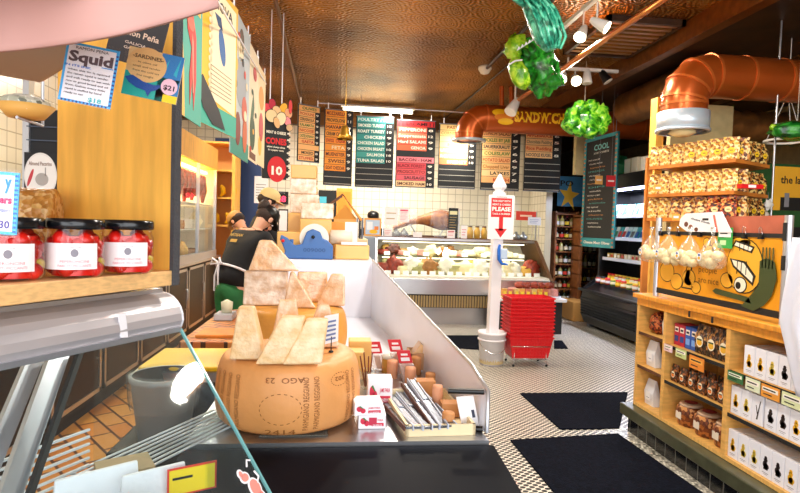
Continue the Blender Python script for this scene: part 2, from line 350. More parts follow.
# big copper duct over the shelves
t = thing('air_duct', 'large copper painted air duct turning down over the nut shelves', 'duct', (3.148, 4.85, 2.56))
L = Vector((3.02, 4.85, 2.5))
pts = [Vector((0,0,.14)), Vector((0,0,.24))]
ux = Vector((1, .06, 0.02)).normalized()
pts += [Vector((0,0,.28))+ux*(.24-.24*math.cos(a))+Vector((0,0,1))*(.24*math.sin(a)) for a in [PI/2*i/3 for i in range(0, 4)]]
e = pts[-1]; pts += [e+ux*.35, e+ux*.75, e+ux*3.4]
b = MB(); b.tube(pts, .20, 32, COPPER); b.build('duct_body', t)
CB = M_('copper_band', '#c9672a', .35, .5)
for i in (1, 2, 3, 4, 5, 6, 7): b = MB(); bands(b, pts, .20, [i], CB); b.build('seam_band', t)
b = MB(); b.lathe([(.19, .0), (.225, .0), (.225, .17), (.20, .17), (.19, .0)], n=32, mt=M_('pale_steel_collar', '#c4d2de', .3, .4)); b.lathe([(.205, -.012), (.235, -.012), (.235, .012), (.205, .012)], n=32, mt=M_('pale_steel_collar', '#c4d2de')); b.build('collar', t)['label'] = 'pale steel collar'
b = MB(); b.lathe([(.0, .02), (.10, .02), (.12, -.02), (.06, -.05), (.0, -.05)], n=24, mt=M_('cream_paper', '#f3dfa6')); b.build('diffuser', t)
# sandwiches duct
t = thing('air_duct', 'horizontal copper painted duct lettered sandwiches over the menu boards', 'duct', (1.90, 8.2, 2.92))
pts = [Vector((0,0,0)), Vector((0,0,.10))]+[Vector((.24-.24*math.cos(a), 0, .10+.24*math.sin(a))) for a in [PI/2*i/4 for i in range(1, 5)]]
pts += [Vector((x, 0, .34)) for x in (.7, 1.4, 2.1, 2.7, 3.6)]
b = MB(); b.tube(pts, .205, 32, COPPER); b.build('duct_body', t)
for i in (1, 3, 5, 9): b = MB(); bands(b, pts, .205, [i], CB); b.build('seam_band', t)
b = MB(); b.lathe([(.19, -.02), (.255, -.02), (.255, .01), (.20, .02)], n=32, mt=M_('pale_steel_collar', '#c4d2de')); b.build('flange', t)
def onduct(q):
    z = q.z; return Vector((q.x, -math.sqrt(max(.0001, .209**2-(z-.34)**2))-.002-abs(q.y), z))
YT = M_('yellow_lettering', '#ffc414', .45)
b = MB()
b.text('SANDWICHES', .63, .285, .20, YT, 1, width=.92, bold=.06, warp=lambda q: onduct(Vector(q)))
b.build('lettering', t)['label'] = 'yellow hand painted word sandwiches'
b = MB()
for k, (cx, cz, rx, rz) in enumerate([(.42, .40, .13, .055), (.46, .33, .14, .05), (.50, .27, .12, .045), (.56, .38, .09, .06)]):
    pp = []
    n = 16
    for i in range(n): pp.append(onduct(Vector((cx+rx*math.cos(2*PI*i/n), .002*k, cz+rz*math.sin(2*PI*i/n)))))
    b.add(pp+[onduct(Vector((cx, .002*k, cz)))], [(i, (i+1) % n, n) for i in range(n)], YT if k % 2 == 0 else ORG)
b.build('painted_sandwich', t)['label'] = 'yellow painted sandwich drawing'
for i, (px, y0, y1) in enumerate(((502, 73, 103), (511.5, 81, 108))):
    p = P(px, y0, 8.0); q = P(px, y1, 8.0); rod('duct_hanger', ('left' if i == 0 else 'right')+' copper rod hanging down to the sandwiches duct', 'rod', (p.x, 8.0, 3.7), (q.x, 8.0, 3.42), .035, COPPER)
# spotlights
LIT = M_('lit_lamp', '#fff3d0', .3, emit=14); WPL = M_('white_lamp_metal', '#e9e4dc', .35)
def spot(p, aim, m, label, lit, s=1.0, stem=.0):
    t = thing('spotlight', label, 'spotlight', p)
    d = Vector(aim).normalized(); b = MB()
    b.cyl(-d*.02*s, d*.10*s, .035*s, .055*s, 20, m); b.cyl(-d*.06*s, -d*.02*s, .022*s, .035*s, 20, m); b.build('lamp_head', t)
    b = MB(); b.cyl(d*.10*s, d*.104*s, .05*s, n=20, mt=LIT if lit else WPL); b.build('lamp_face', t)
    b = MB(); b.cyl((0,0,.0), (0,0,max(.03, stem)), .008*s, n=8, mt=m); b.build('stem', t)
    if lit:
        l = bpy.data.lights.new('spotlight_glow', 'SPOT'); l.energy = 22; l.color = WARM; l.spot_size = 1.7; l.shadow_soft_size = .05
        o = bpy.data.objects.new('spotlight_glow', l); COL.objects.link(o); o.location = Vector(p)+d*.14*s
        o.rotation_euler = d.to_track_quat('-Z', 'Y').to_euler()
t = thing('track_rail', 'white track rail with four spotlights before the sandwiches duct', 'track light', (2.6, 6.5, 3.55))
a, c = P(560, 64.5, 6.5), P(626, 69, 6.5)
b = MB(); b.box(a.x-2.6, c.x-2.6, -.02, .02, 0, .035, WPL); b.build('rail', t); b = MB(); b.cyl((.1,0,.03), (.1,0,.15), .012, n=8, mt=WPL); b.build('hanger', t)
for px, py, aim, m, lit, lab in ((563, 75, (-.5, -.8, -.8), WPL, 1, 'leftmost lit white spotlight on the far track rail'), (575, 78, (-.2, -.9, -.6), WPL, 1, 'second lit white spotlight on the far track rail'),
                            (587, 74, (0, -.1, -1), WPL, 0, 'white unlit spotlight pointing straight down on the far track rail'), (603, 74, (.5, -.3, -.9), BLACK, 0, 'black bodied spotlight at the right of the far track rail')):
    p = P(px, py, 6.5); spot(p, aim, m, lab, lit, 1.15, 3.555-p.z)
t = thing('track_rail', 'white track rail with two spotlights beside the teal pickle', 'track light', (2.10, 4.0, 3.55))
b = MB(); b.box(-.02, .02, -.9, 1.25, 0, .035, WPL); b.build('rail', t)
for px, py, aim, lab in ((577, 12, (.9, -.6, -.7), 'large lit white spotlight at the top of the near track rail'), (572, 24, (-.55, -.5, -.9), 'large lit white spotlight lower on the near track rail')):
    p = P(px, py, 4.75); spot((2.10 if py > 15 else 2.13, 4.75 if py > 15 else 4.55, 3.38), aim, WPL, lab, 1, 1.0, .17)
p = P(515, 104, 7.6); spot(p, (-.5, -.3, -.8), WPL, 'white spotlight hanging in front of the sandwiches duct', 0, 1.6, 3.7-p.z)
# hanging papier mache vegetables
def string(c, p, top=3.7, r=.003):
    b = MB(); b.cyl((0, 0, p.z-0), (0, 0, top), r, n=6, mt=WHITE); return b
def hang(name, label, cat, p, fn):
    t = thing(name, label, cat, p); fn(t)
    b = MB(); b.cyl((0,0,.05), (0,0,3.7-p.z), .003, n=6, mt=M_('string', '#c9c0b0', .7)); b.build('string', t)
TEAL = leafy('teal_pickle', '#0b5a46', '#2f9a7c', '#6fcaa6', 10); GRN = leafy('green_pickle', '#06400f', '#14801f', '#3fb838', 9); LET = leafy('lettuce_green', '#145a0c', '#3f9a18', '#9ad23c', 9); LIM = leafy('lime_pickle', '#4a8a10', '#8fc41e', '#c8e04a', 8)
def f1(t):
    b = MB(); pts = [P(524, -6, 4.0)-o, P(531, 3, 4.0)-o, P(540, 14, 3.98)-o, P(545, 27, 3.95)-o, P(549, 40, 3.93)-o, P(552, 50, 3.93)-o]
    b.tube(pts, [.045, .08, .105, .115, .10, .045], 18, TEAL)
    o_ = b.build('body', t, sub=1)
    b = MB()
    for k in range(5):
        off = Vector((-.09+.045*k, -.085-.02*(2-abs(k-2)), 0)); b.tube([p+off*(.5 if i in (0, 5) else 1) for i, p in enumerate(pts)], .012, 6, TEAL)
    b.build('ridge', t)
    b = MB(); b.tube([P(531, 4, 4.0)-o, P(520, 0, 3.96)-o, P(513, -3, 3.94)-o], [.05, .035, .02], 12, TEAL); b.build('stalk', t)
o = P(538, 14, 4.0); hang('hanging_pickle', 'teal green papier mache pickle hanging under the ceiling, topmost', 'decoration', o, f1)
o = P(536, 66, 5.0)
def f2(t):
    b = MB(); r = Matrix.Rotation(.55, 3, 'Y').inverted()
    b.blob((.02, 0, 0), (.175, .13, .27), 5, .22, 2.6, 28, 18, GRN, Matrix.Rotation(-.5, 3, 'Y')); b.build('body', t)
    b = MB(); b.blob(P(517, 48, 5.0)-o, (.11, .08, .11), 2, .3, 3, 20, 12, LIM); b.build('leaf_top', t)
    b = MB(); q = P(519, 74, 4.9)-o; b.blob(q, (.085, .08, .15), 3, .08, 2, 20, 14, LIM, Matrix.Rotation(-.45, 3, 'Y')); b.build('small_pickle', t)
    b = MB(); q2 = P(514, 64, 4.82)-o; b.tube([q2+Vector((-.05, 0, -.012)), q2+Vector((0, -.03, .02)), q2+Vector((.07, 0, .04))], .008, 6, WHITE)
    q3 = P(523, 46, 4.85)-o
    for k in range(6): b.prism([(0, 0), (.035, 0), (.017, .03)], q3+Vector((-.06+.032*k, -.01, -.05+.022*k)), (1,0,.6), (0,0,1), (0,-.006,0), WHITE)
    b.build('white_teeth_trim', t)['label'] = 'white zigzag trim'
hang('hanging_pickle', 'bright green papier mache pickles hanging below the teal one', 'decoration', o, f2)
o = P(584, 121, 6.6)
def f3(t):
    b = MB(); b.blob((0,0,0), (.27, .2, .19), 8, .10, 2.5, 28, 18, LET); b.build('body', t)
    for k in range(9):
        random.seed(k); a = k*.7; d = Vector((math.cos(a)*.2, -.12, math.sin(a)*.15)); b = MB()
        b.blob(d, (.10, .06, .09), k+20, .22, 2.5, 16, 10, LET); b.build('leaf', t)
hang('hanging_lettuce', 'papier mache head of lettuce hanging before the sandwiches duct', 'decoration', o, f3)
o = P(797, 131, 4.6)
def f4(t):
    b = MB(); b.blob((0,0,0), (.26, .16, .085), 3, .12, 2, 24, 14, leafy('melon_green', '#06380f', '#1c7a22', '#59b84a', 7)); b.build('body', t)
    b = MB(); b.blob((-.24, 0, .02), (.03, .03, .03), 1, .1, 2, 10, 8, LIM); b.build('stalk', t)
hang('hanging_watermelon', 'dark green papier mache melon hanging at the right edge', 'decoration', o, f4)
o = P(786, 142, 5.2)
t = thing('ring_lamp', 'flat white ring lamp hanging below the green melon', 'lamp', o)
b = MB(); b.lathe([(.17, 0), (.20, 0), (.20, .02), (.17, .02), (.17, 0)], n=36, mt=WPL); b.build('ring', t)
b = MB(); [b.cyl((.185*math.cos(a), .185*math.sin(a), .02), (0, 0, .5), .003, n=6, mt=WPL) for a in (0, 2.1, 4.2)]; b.cyl((0,0,.5), (0,0,3.62-o.z), .004, n=6, mt=WPL); b.build('wires', t)
# fluorescent tube over the counter menus
t = thing('fluorescent_light', 'long lit fluorescent tube under the ceiling behind the menu boards', 'light', P(378, 110.5, 9.6))
b = MB(); b.cyl((-.6, 0, 0), (.6, 0, 0), .03, n=12, mt=M_('tube_glow', '#fff0c8', .3, emit=9)); b.build('tube', t)
b = MB(); b.box(-.64, .64, -.05, .05, .035, .07, WPL); b.build('fixture', t)
area('fluorescent_glow', (.63, 9.55, 3.42), 1.3, 60, WARM, (0, 0, 0), .15)
area('menu_wash', (1.95, 8.72, 2.98), .2, 9, WARM, (math.radians(50), 0, 0), .15)
# ------------------------------------------------------------------ menu boards
DK = flat('#0f1214')
def rgbs(*a): return [flat(x) for x in a]
def menu(label, xl, Yl, xr, Yr, yt, yb, rows, nblank, top=None, circ=.2, hooks=True, name='menu_board', rowgap=None):
    loc, rz, W, H = face(xl, Yl, xr, Yr, yt, yb)
    t = thing(name, label, 'menu board', loc, rz, None)
    b = MB(); b.box(0, W, 0, .012, 0, H, DK); b.box(0, W, -.004, 0, 0, .012, GRY); b.box(0, W, -.004, 0, H-.012, H, GRY); b.build('board', t)
    n = len(rows)+nblank; rh = (H-.03)/n; bl = MB(); tx = MB(); pr = MB()
    for i, (s, bg, fg, price) in enumerate(rows):
        z1 = H-.015-rh*i; z0 = z1-rh
        if s is None: continue
        cw = W*circ if price else 0
        bl.rect(.015, W-.015-cw, z0+.004, z1-.002, flat(bg))
        if s:
            mw = min(W-.04-cw-.02, len(s)*rh*.50)
            tx.text(s, W-.03-cw if price else W/2, z0+rh*.26, rh*.70, flat(fg), 2, width=mw, align='R' if price else 'C', bold=.025)
        if price:
            bl.ell(W-.015-cw/2, (z0+z1)/2, cw*.46, rh*.44, flat('#050506')); tx.text(price, W-.015-cw/2, z0+rh*.28, rh*.55, flat('#efe9da'), 2, width=cw*.6, align='C', bold=.02)
    for i in range(nblank):
        z0 = .015+rh*i; bl.rect(.015, W-.015, z0+rh*.12, z0+rh*.22, flat('#a8a59a'))
    bl.build('menu_strips', t); tx.build('lettering', t)
    if hooks:
        b = MB()
        for u in (.12, .88): b.cyl((W*u, .006, H), (W*u, .006, H+.09), .008, n=6, mt=WHITE); b.cyl((W*u, .006, H+.09), (W*u, .006, 3.7-loc.z), .0025, n=5, mt=GRY)
        b.build('clip', t)
    return t
O1, T1, R1, T2 = '#f29a2a', '#2f8f8a', '#e8453a', '#f0c27a'
menu('tall orange olives menu board, leftmost of the hanging menus', 297, 8.0, 320, 8.2, 103, 161,
     [('OLIVES', '#f3b36b', '#2f6a22', ''), ('PICHOLINE', '#f6bd78', '#c24a1c', '9'), ('CERIGNOLA', '#f3b36b', '#222', '9'), ('KALAMATA', '#f6bd78', '#2f6a22', '9'), ('NICOISE', '#f3b36b', '#c24a1c', '8'), ('CASTELVETRANO', '#f6bd78', '#2f6a22', '9'), ('GAETA', '#f3b36b', '#c22a1c', '9'), ('', '#f6bd78', '#222', ''), ('MIXED', '#f3b36b', '#222', '8'), ('STUFFED', '#f6bd78', '#c22a1c', '9')], 0)
menu('orange cheese menu board with the brass bell in front', 323, 8.4, 352.5, 8.5, 108, 185,
     [('MOZZARELLA', '#f2911c', '#7a1408', '9'), ('PROVOLONE', '#f29a2a', '#20140a', '11'), ('HAVARTI', '#f2911c', '#20140a', '9'), ('CREAM CHEESE', '#f29a2a', '#20140a', '8'), ('SWISS  CREAM', '#f2911c', '#b0200c', '9'), ('FETA', '#f29a2a', '#f7e0b0', '9'), ('MUENSTER', '#f2911c', '#5a200c', '9'), ('SWISS', '#f29a2a', '#5a200c', '9'), ('GOAT CHEDDAR', '#f2911c', '#5a200c', '9')], 2)
menu('teal poultry and fish menu board', 354.5, 9.0, 393.5, 9.0, 115, 187,
     [('POULTRY / FISH', '#46aaa8', '#e8f4ee', ''), ('SMOKED TURKEY', '#2f8f8a', '#f0f4e8', '10'), ('ROAST TURKEY', '#277d7a', '#f0f4e8', '10'), ('CHICKEN', '#2f8f8a', '#f0f4e8', '9'), ('CHICKEN SALAD', '#3f9f96', '#f0f4e8', '7'), ('CHICKEN BREAST', '#2f8f8a', '#f0f4e8', '10'), ('SALMON', '#3f9f96', '#f0f4e8', '18'), ('TUNA SALAD', '#2f8f8a', '#f0f4e8', '10')], 4)
t = menu('red salami and pink bacon and ham menu board', 395, 9.0, 435, 9.0, 119, 187,
     [('| | SALAMI | |', '#c81e26', '#3a0508', ''), ('PEPPERONI', '#ee5a40', '#fff0dc', '8'), ('Soppressata', '#f07a5a', '#fff0dc', '12'), ('Hard SALAMI', '#ee5a40', '#fff0dc', '9'), ('GENOA', '#f2663e', '#fff0dc', '9'), (None,)*4, ('BACON - HAM', '#f2808a', '#3a1014', ''), ('BLACK FOREST', '#d84450', '#7a1018', '9'), ('PROSCIUTTO', '#e2565a', '#7a1018', '9'), ('SAUSAGE', '#e2606c', '#3a1014', '9'), ('SMOKED HAM', '#f4cf9a', '#5a2014', '10')], 0)
menu('bright tan roast beef menu board under the duct mouth', 437.5, 9.05, 476, 9.05, 123, 188,
     [('PASTRAMI', '#f6d890', '#b06a2a', ''), ('CORNED BEEF', '#f3cf86', '#b08a4a', '9'), ('TONGUE', '#f6d890', '#b08a4a', '9'), ('BOLOGNA', '#f3cf86', '#907040', '9'), ('LIVERWURST', '#f0b870', '#fff0d0', '9'), ('ROAST BEEF', '#eeb070', '#fff4dc', '10'), ('BRISKET', '#ee8a54', '#fff4dc', '10')], 4)
menu('tan salads menu board with coleslaw and latkes', 480, 9.0, 520, 9.0, 122, 190,
     [('EGG SALAD', '#f0a874', '#c23a1c', '7'), ('LUNCH SALAD', '#f0b878', '#8a3a1c', '7'), ('PICKLES BY JAR', '#f2c27a', '#3a7a22', '8'), ('SAUERKRAUT', '#f0bd7c', '#1c2a34', '7'), ('COLESLAW', '#f2c07a', '#3a7a22', '6'), ('POTATO SALAD', '#f0b474', '#c2501c', '6'), ('Chopped Liver', '#f2bc78', '#b06a2a', '9'), ('LATKES', '#f4c98c', '#1a1a1a', '7'), ('KNISH', '#f0b070', '#c23a1c', '5')], 1, circ=.22)
menu('tan applesauce and puddings menu board, rightmost', 523, 9.0, 561, 9.0, 124, 191,
     [('STUFFED CABBAGE', '#f2bc78', '#7a4a2a', '8'), ('APPLESAUCE', '#f4c07c', '#c8281c', '6'), ('Chocolate Pudding', '#f2c58a', '#8a7a5a', '5'), ('Rice Pudding', '#f2b878', '#d0501c', '5'), ('NOODLE KUGEL', '#f2c58a', '#3a3a3a', '8')], 5, circ=.22)
rod('hanging_rail', 'thin steel rail that the menu boards hang from', 'rail', P(318, 103, 9.02), P(566, 119, 9.06), .012, STEEL)
# brass bell hanging before the orange board
p = P(345, 133, 7.2); t = thing('brass_bell', 'small brass bell hanging in front of the orange cheese menu', 'bell', p)
BR = M_('brass', '#c99a3a', .3, .8)
b = MB(); b.lathe([(0, .10), (.03, .095), (.055, .05), (.07, -.02), (.11, -.08), (.10, -.08)], n=24, mt=BR); b.build('bell_body', t)
b = MB(); b.blob((0,0,-.08), .025, mt=BR); b.build('clapper', t); b = MB(); b.cyl((0,0,.1), (0,0,3.7-p.z), .005, n=6, mt=BR); b.build('chain', t)
# ------------------------------------------------------------------ far deli case
Y0 = 8.8
xa, xb = P(378, 250, Y0).x, P(551, 250, Y0).x
t = thing('deli_case', 'long lit glass deli case with stainless front along the back wall', 'display case', (xa, Y0, 0)); W = xb-xa
b = MB(); b.box(0, W, .08, 1.1, .0, .28, STEEL); b.build('kick_plate', t)
b = MB()
for i in range(int(W/.045)): b.box(i*.045, i*.045+.028, 0, .03, .29, .48, M_('tan_grille', '#b59a6a', .4, .4))
b.box(0, W, .03, 1.1, .28, .50, DK); b.build('grille', t)['label'] = 'tan slatted grille'
b = MB(); b.box(-.02, W, -.03, 1.1, .50, .76, STEEL); b.build('front_panel', t, bevel=.01)
b = MB(); b.box(0, W, 0, 1.1, .76, .80, M_('case_white', '#f4efe0', .4)); b.box(0, W, 1.0, 1.1, .8, 1.36, M_('case_white', '#f4efe0')); b.build('deck', t)
b = MB(); b.box(0, W-.25, .35, 1.0, 1.085, 1.10, glassy('shelf_glass', (.95, 1, .97, 1), .6)); b.build('glass_shelf', t)
b = MB(); b.box(-.02, W-.22, .18, 1.12, 1.36, 1.42, WOODD); b.box(-.02, W-.22, .17, .18, 1.37, 1.41, STEEL); b.build('case_top', t)
b = MB(); s = .012
b.hexa([(0, -.01, .78), (W, -.01, .78), (W, .0, .78), (0, .0, .78)], [(0, .18, 1.37), (W-.22, .18, 1.37), (W-.22, .19, 1.37), (0, .19, 1.37)], GLASS); b.build('front_glass', t)
b = MB(); b.hexa([(-.04, -.03, .76), (.0, -.03, .76), (.0, 1.1, .76), (-.04, 1.1, .76)], [(-.04, .15, 1.42), (.0, .15, 1.42), (.0, 1.1, 1.42), (-.04, 1.1, 1.42)], STEEL); b.build('end_panel', t)
b = MB(); b.hexa([(W, -.03, .76), (W+.05, -.03, .76), (W+.05, 1.1, .76), (W, 1.1, .76)], [(W-.24, .15, 1.42), (W-.19, .15, 1.42), (W-.19, 1.1, 1.42), (W-.24, 1.1, 1.42)], M_('bronze_trim', '#6b4a2a', .4, .5)); b.build('end_panel', t)
for zz in (1.34, 1.075):
    b = MB(); b.box(.1, W-.35, .32, .35, zz-.012, zz, M_('case_lamp', '#fff2cc', .3, emit=4)); b.build('case_light', t)
area('deli_case_glow', (xa+W/2-.1, Y0+.5, 1.33), W-.5, 8, (1, .93, .74), (0, 0, 0), .3)
area('deli_case_glow', (xa+W/2-.1, Y0+.25, 1.33), W-.5, 6, (1, .93, .74), (math.radians(-15), 0, 0), .15)
# goods in the far case
CH = [M_('cheese_pale', '#f2e2b4', .5, var=.08), M_('cheese_white', '#f3eedd', .5, var=.06), M_('cheese_gold', '#e9b553', .45, var=.1), M_('cheese_rind', '#a8723a', .6, var=.25), M_('salami_red', '#9c3a2a', .5, var=.3, scale=30), M_('ham_pink', '#d88a82', .45, var=.2), M_('dry_brown', '#7a4a2a', .6, var=.3), M_('greenish_cheese', '#b9b27a', .5, var=.2), M_('sausage_dark', '#5a1e14', .4, var=.3)]
CN = ['pale', 'white', 'golden', 'brown rinded', 'red cured', 'pink', 'dark brown', 'greenish', 'dark red']
def food(seed, kind):
    b = MB(); random.seed(seed)
    if kind == 0: b.prism([(-.09, -.05), (.09, -.05), (.02, .07)], (0, 0, 0), (1,0,0), (0,1,0), (0,0,.08), None); return b
    if kind == 1: b.lathe([(0, .0), (.085, 0), (.09, .03), (.085, .07), (0, .075)], n=20); return b
    if kind == 2: b.tube([(-.12, 0, .05), (-.09, 0, .05), (.09, 0, .05), (.12, 0, .05)], [.02, .05, .05, .02], 14); return b
    b.blob((0, 0, .065), (.10, .07, .07), seed, .3, 2.5, 18, 12); return b
rows = [(1.105, .58, 'upper', 15), (.805, .28, 'lower', 18)]
k = 0
for z, dy, rn, n in rows:
    for i in range(n):
        random.seed(100+k); k += 1
        x = xa+.14+(W-.55 if rn == 'upper' else W-.36)*i/(n-1)
        ci = [4, 8, 5, 1, 5, 0, 3, 1, 5, 1, 0, 1, 1, 0, 1][i] if rn == 'upper' else [4, 4, 0, 1, 7, 3, 7, 1, 7, 0, 1, 1, 7, 1, 0, 1, 2, 4][i]
        kd = random.choice([0, 1, 2, 3, 3, 3]); b = food(k, kd)
        o = b.build('cheese' if ci not in (4, 5, 8) else 'cured_meat', loc=(x, Y0+dy, z), bevel=.008 if kd == 0 else 0, mats=[CH[ci]], rotz=random.uniform(-.4, .4))
        s = random.uniform(1.0, 1.3) if rn == 'upper' else random.uniform(1.15, 1.55); o.scale = (s, s, s*(1.0 if rn == 'upper' else 1.35))
        tag(o, '%s %s on the %s shelf of the far deli case, %s from left' % (CN[ci], 'cheese' if ci not in (4, 5, 8) else 'cured meat', rn, ORD[i] if i < 16 else ['seventeenth', 'eighteenth'][i-16]), 'cheese' if ci not in (4, 5, 8) else 'meat', 'goods on the %s shelf of the far deli case' % rn)
        if i % 2 == 0 or rn == 'lower':
            q = MB(); q.box(-.05, .05, -.002, .002, 0, .065, PAPER); q.rect(-.035, .035, .035, .05, flat('#8a3a4a'), 1); q.rect(-.03, .03, .015, .022, GRY, 1)
            o = q.build('price_tag', loc=(x+.04, Y0+dy-(.20 if rn == 'upper' else .16), z)); o.rotation_euler.x = -.2
            tag(o, 'small white price card before the %s item on the %s shelf of the far case' % (ORD[i] if i < 16 else ['seventeenth', 'eighteenth'][i-16], rn), 'price tag', 'price cards in the far deli case')
    for i in range(n-1):   # second row behind
        random.seed(300+k+i); x = xa+.2+(W-.6)*i/(n-1); ci = random.choice([0, 1, 1, 2, 7, 0, 3]); kd = random.choice([0, 1, 3, 3]); b = food(k+i, kd)
        o = b.build('cheese', loc=(x, Y0+dy+.22, z), mats=[CH[ci]], rotz=random.uniform(-1, 1)); s = 1.25 if rn == 'upper' else 1.7; o.scale = (1.1, 1.1, s)
        tag(o, 'cheese in the back row of the %s shelf of the far case' % rn, 'cheese', 'back row cheeses on the %s shelf of the far deli case' % rn)
# glass box on top of the far case
z0 = 1.42; Yc = Y0+.35
gx0, gx1 = P(383, 220, Yc).x, P(538, 220, Yc).x
t = thing('glass_screen', 'clear glass screen standing on top of the far deli case', 'screen', (gx0, Yc, z0))
b = MB(); b.box(0, gx1-gx0, 0, .008, 0, .47, GLASS); b.build('pane', t)
for px in (383, 459, 491, 536):
    x = P(px, 220, Yc).x-gx0; b = MB(); b.box(x-.008, x+.008, -.012, .012, 0, .49, STEEL); b.build('post', t)
def up_sign(name, label, cat, px0, px1, yt, yb, Y, base, fn=None, th=.01, group=None, m=PAPER):
    loc, rz, w_, h_ = face(px0, Y, px1, Y, yt, yb); loc.z = base if base is not None else loc.z
    t = thing(name, label, cat, loc, rz, group); b = MB(); b.box(0, w_, 0, th, 0, h_, m); b.build('panel', t)
    if name == 'sign' and base is None and loc.z > 1.45 and Y > 8: b = MB(); b.cyl((w_*.85, th+.004, h_*.6), (w_*.85, th+.004, 1.42-loc.z), .006, n=8, mt=STEEL); b.build('rod', t)
    if fn: b = MB(); fn(b, w_, h_); b.build('artwork', t)
    return t
def lines(c, n=5, hd=None):
    def f(b, w_, h_):
        if hd: b.rect(.1*w_, .9*w_, .78*h_, .9*h_, flat(hd))
        for i in range(n): b.rect(.12*w_, (.85-.1*(i % 3))*w_, h_*(.7-.6*i/n)-.06*h_/n*2, h_*(.7-.6*i/n)+.0, flat(c))
    return f
up_sign('poster', 'plain cream notice on the glass screen over the far case', 'notice', 384.5, 398, 207, 225, Yc-.03, None, lines('#b9a98a', 2))
up_sign('poster', 'white notice with pink print on the glass screen over the far case', 'notice', 399, 409, 208, 222, Yc-.03, None, lines('#e05a7a', 6, '#e05a7a'))
up_sign('poster', 'black poster with tan drawings on the right of the ham', 'poster', 448, 458, 207, 237, Yc+.02, 1.42, lines('#c9a35a', 7, '#efe0b0'), m=DK)
up_sign('price_card', 'white price card at the left foot of the ham stand', 'price card', 384, 392, 228, 236.5, Yc-.05, 1.42, lines('#d0506a', 3))
up_sign('price_card', 'white price card below the middle of the ham', 'price card', 413, 422, 232, 237, Yc-.1, 1.42)
up_sign('price_card', 'white price card below the black poster', 'price card', 447, 455, 229, 237, Yc-.1, 1.42, lines('#d0506a', 2, '#c02a3a'))
up_sign('price_card', 'pale card right of the black poster on the far case', 'price card', 461, 467, 224, 237, Yc-.1, 1.42, lines('#d0506a', 3))
up_sign('poster', 'square framed screen with blue picture and yellow fruit left of the glass', 'screen', 364, 381, 218, 236, Y0+.1, 1.42,
        lambda b, w_, h_: (b.rect(.08*w_, .92*w_, .1*h_, .9*h_, flat('#b9cfe8')), b.rect(.15*w_, .5*w_, .35*h_, .8*h_, flat('#e9f0fa'), 2), b.ell(.55*w_, .25*h_, .25*w_, .12*h_, YEL, 2), b.rect(.6*w_, .85*w_, .35*h_, .55*h_, flat('#e8853a'), 2)), m=M_('tan_frame', '#e0a050', .5), th=.06)
b = MB(); b.box(P(362, 238, Y0+.1).x, xa-.045, Y0-.02, Y0+.9, 0, 1.41, M_('grey_post_box', '#7c848e', .4, .5)); tag(b.build('counter_end', bevel=.01), 'grey narrow counter end left of the far deli case', 'counter')
# ham leg on a stand
p = P(423, 230, Y0+.6); t = thing('ham_stand', 'whole cured ham leg held on a stand on the far case', 'ham', (p.x, p.y, 1.42))
b = MB(); HAM = M_('cured_ham', '#7a3a14', .5, scale=14, h2='#b87432')
pts = [Vector((-.52, 0, .13)), Vector((-.36, 0, .20)), Vector((-.2, 0, .26)), Vector((0, 0, .30)), Vector((.2, 0, .31)), Vector((.38, 0, .30)), Vector((.52, 0, .27)), Vector((.6, 0, .24))]
b.tube(pts, [.035, .04, .05, .075, .17, .19, .13, .04], 20, HAM); b.build('ham', t, sub=1)
b = MB(); b.box(-.4, .5, -.12, .12, 0, .03, WOODD); b.cyl((.3, 0, .03), (.36, 0, .16), .012, mt=STEEL); b.cyl((-.1, 0, .03), (-.25, 0, .24), .012, mt=STEEL); b.cyl((-.25, -.03, .24), (-.25, .03, .24), .05, mt=STEEL); b.build('stand', t)
for i, px in enumerate((470, 477, 484)):
    p = P(px, 236, Y0+.6); b = MB(); b.lathe([(0, 0), (.05, 0), (.055, .12), (.035, .17), (.035, .2), (0, .2)], n=16, mt=M_('cheese_gold', '#e9b553')); b.lathe([(.037, .19), (.037, .215), (0, .215)], n=16, mt=WOODD)
    tag(b.build('jar', loc=(p.x, p.y, 1.42)), '%s amber jar behind the glass right of the black poster' % ORD[i], 'jar', 'amber jars on the far case')
for i, px in enumerate((396, 404, 516, 523)):
    p = P(px, 236, Y0+.6); b = MB(); b.lathe([(0, 0), (.07, 0), (.075, .06), (.03, .1), (.02, .14), (0, .14)], n=16, mt=M_('pewter', '#9a9a9a', .3, .6))
    tag(b.build('jar', loc=(p.x, p.y, 1.42)), '%s small grey pot on top of the far case' % ORD[i], 'pot', 'grey pots on the far case')
# signs right of white post: red lobster sign and blue card
up_sign('sign', 'small red cut out fish sign over the right end of the far case', 'sign', 516, 536, 211, 220, Y0+.1, None, lambda b, w_, h_: (b.rect(.2*w_, .8*w_, .4*h_, .6*h_, flat('#f6d0b0'))), m=flat('#d8402c'))
up_sign('sign', 'small white and blue sign below the red cut out fish sign', 'sign', 528, 541, 217, 225, Y0+.08, None, lines('#4a7ab8', 3), m=flat('#dfe8f2'))
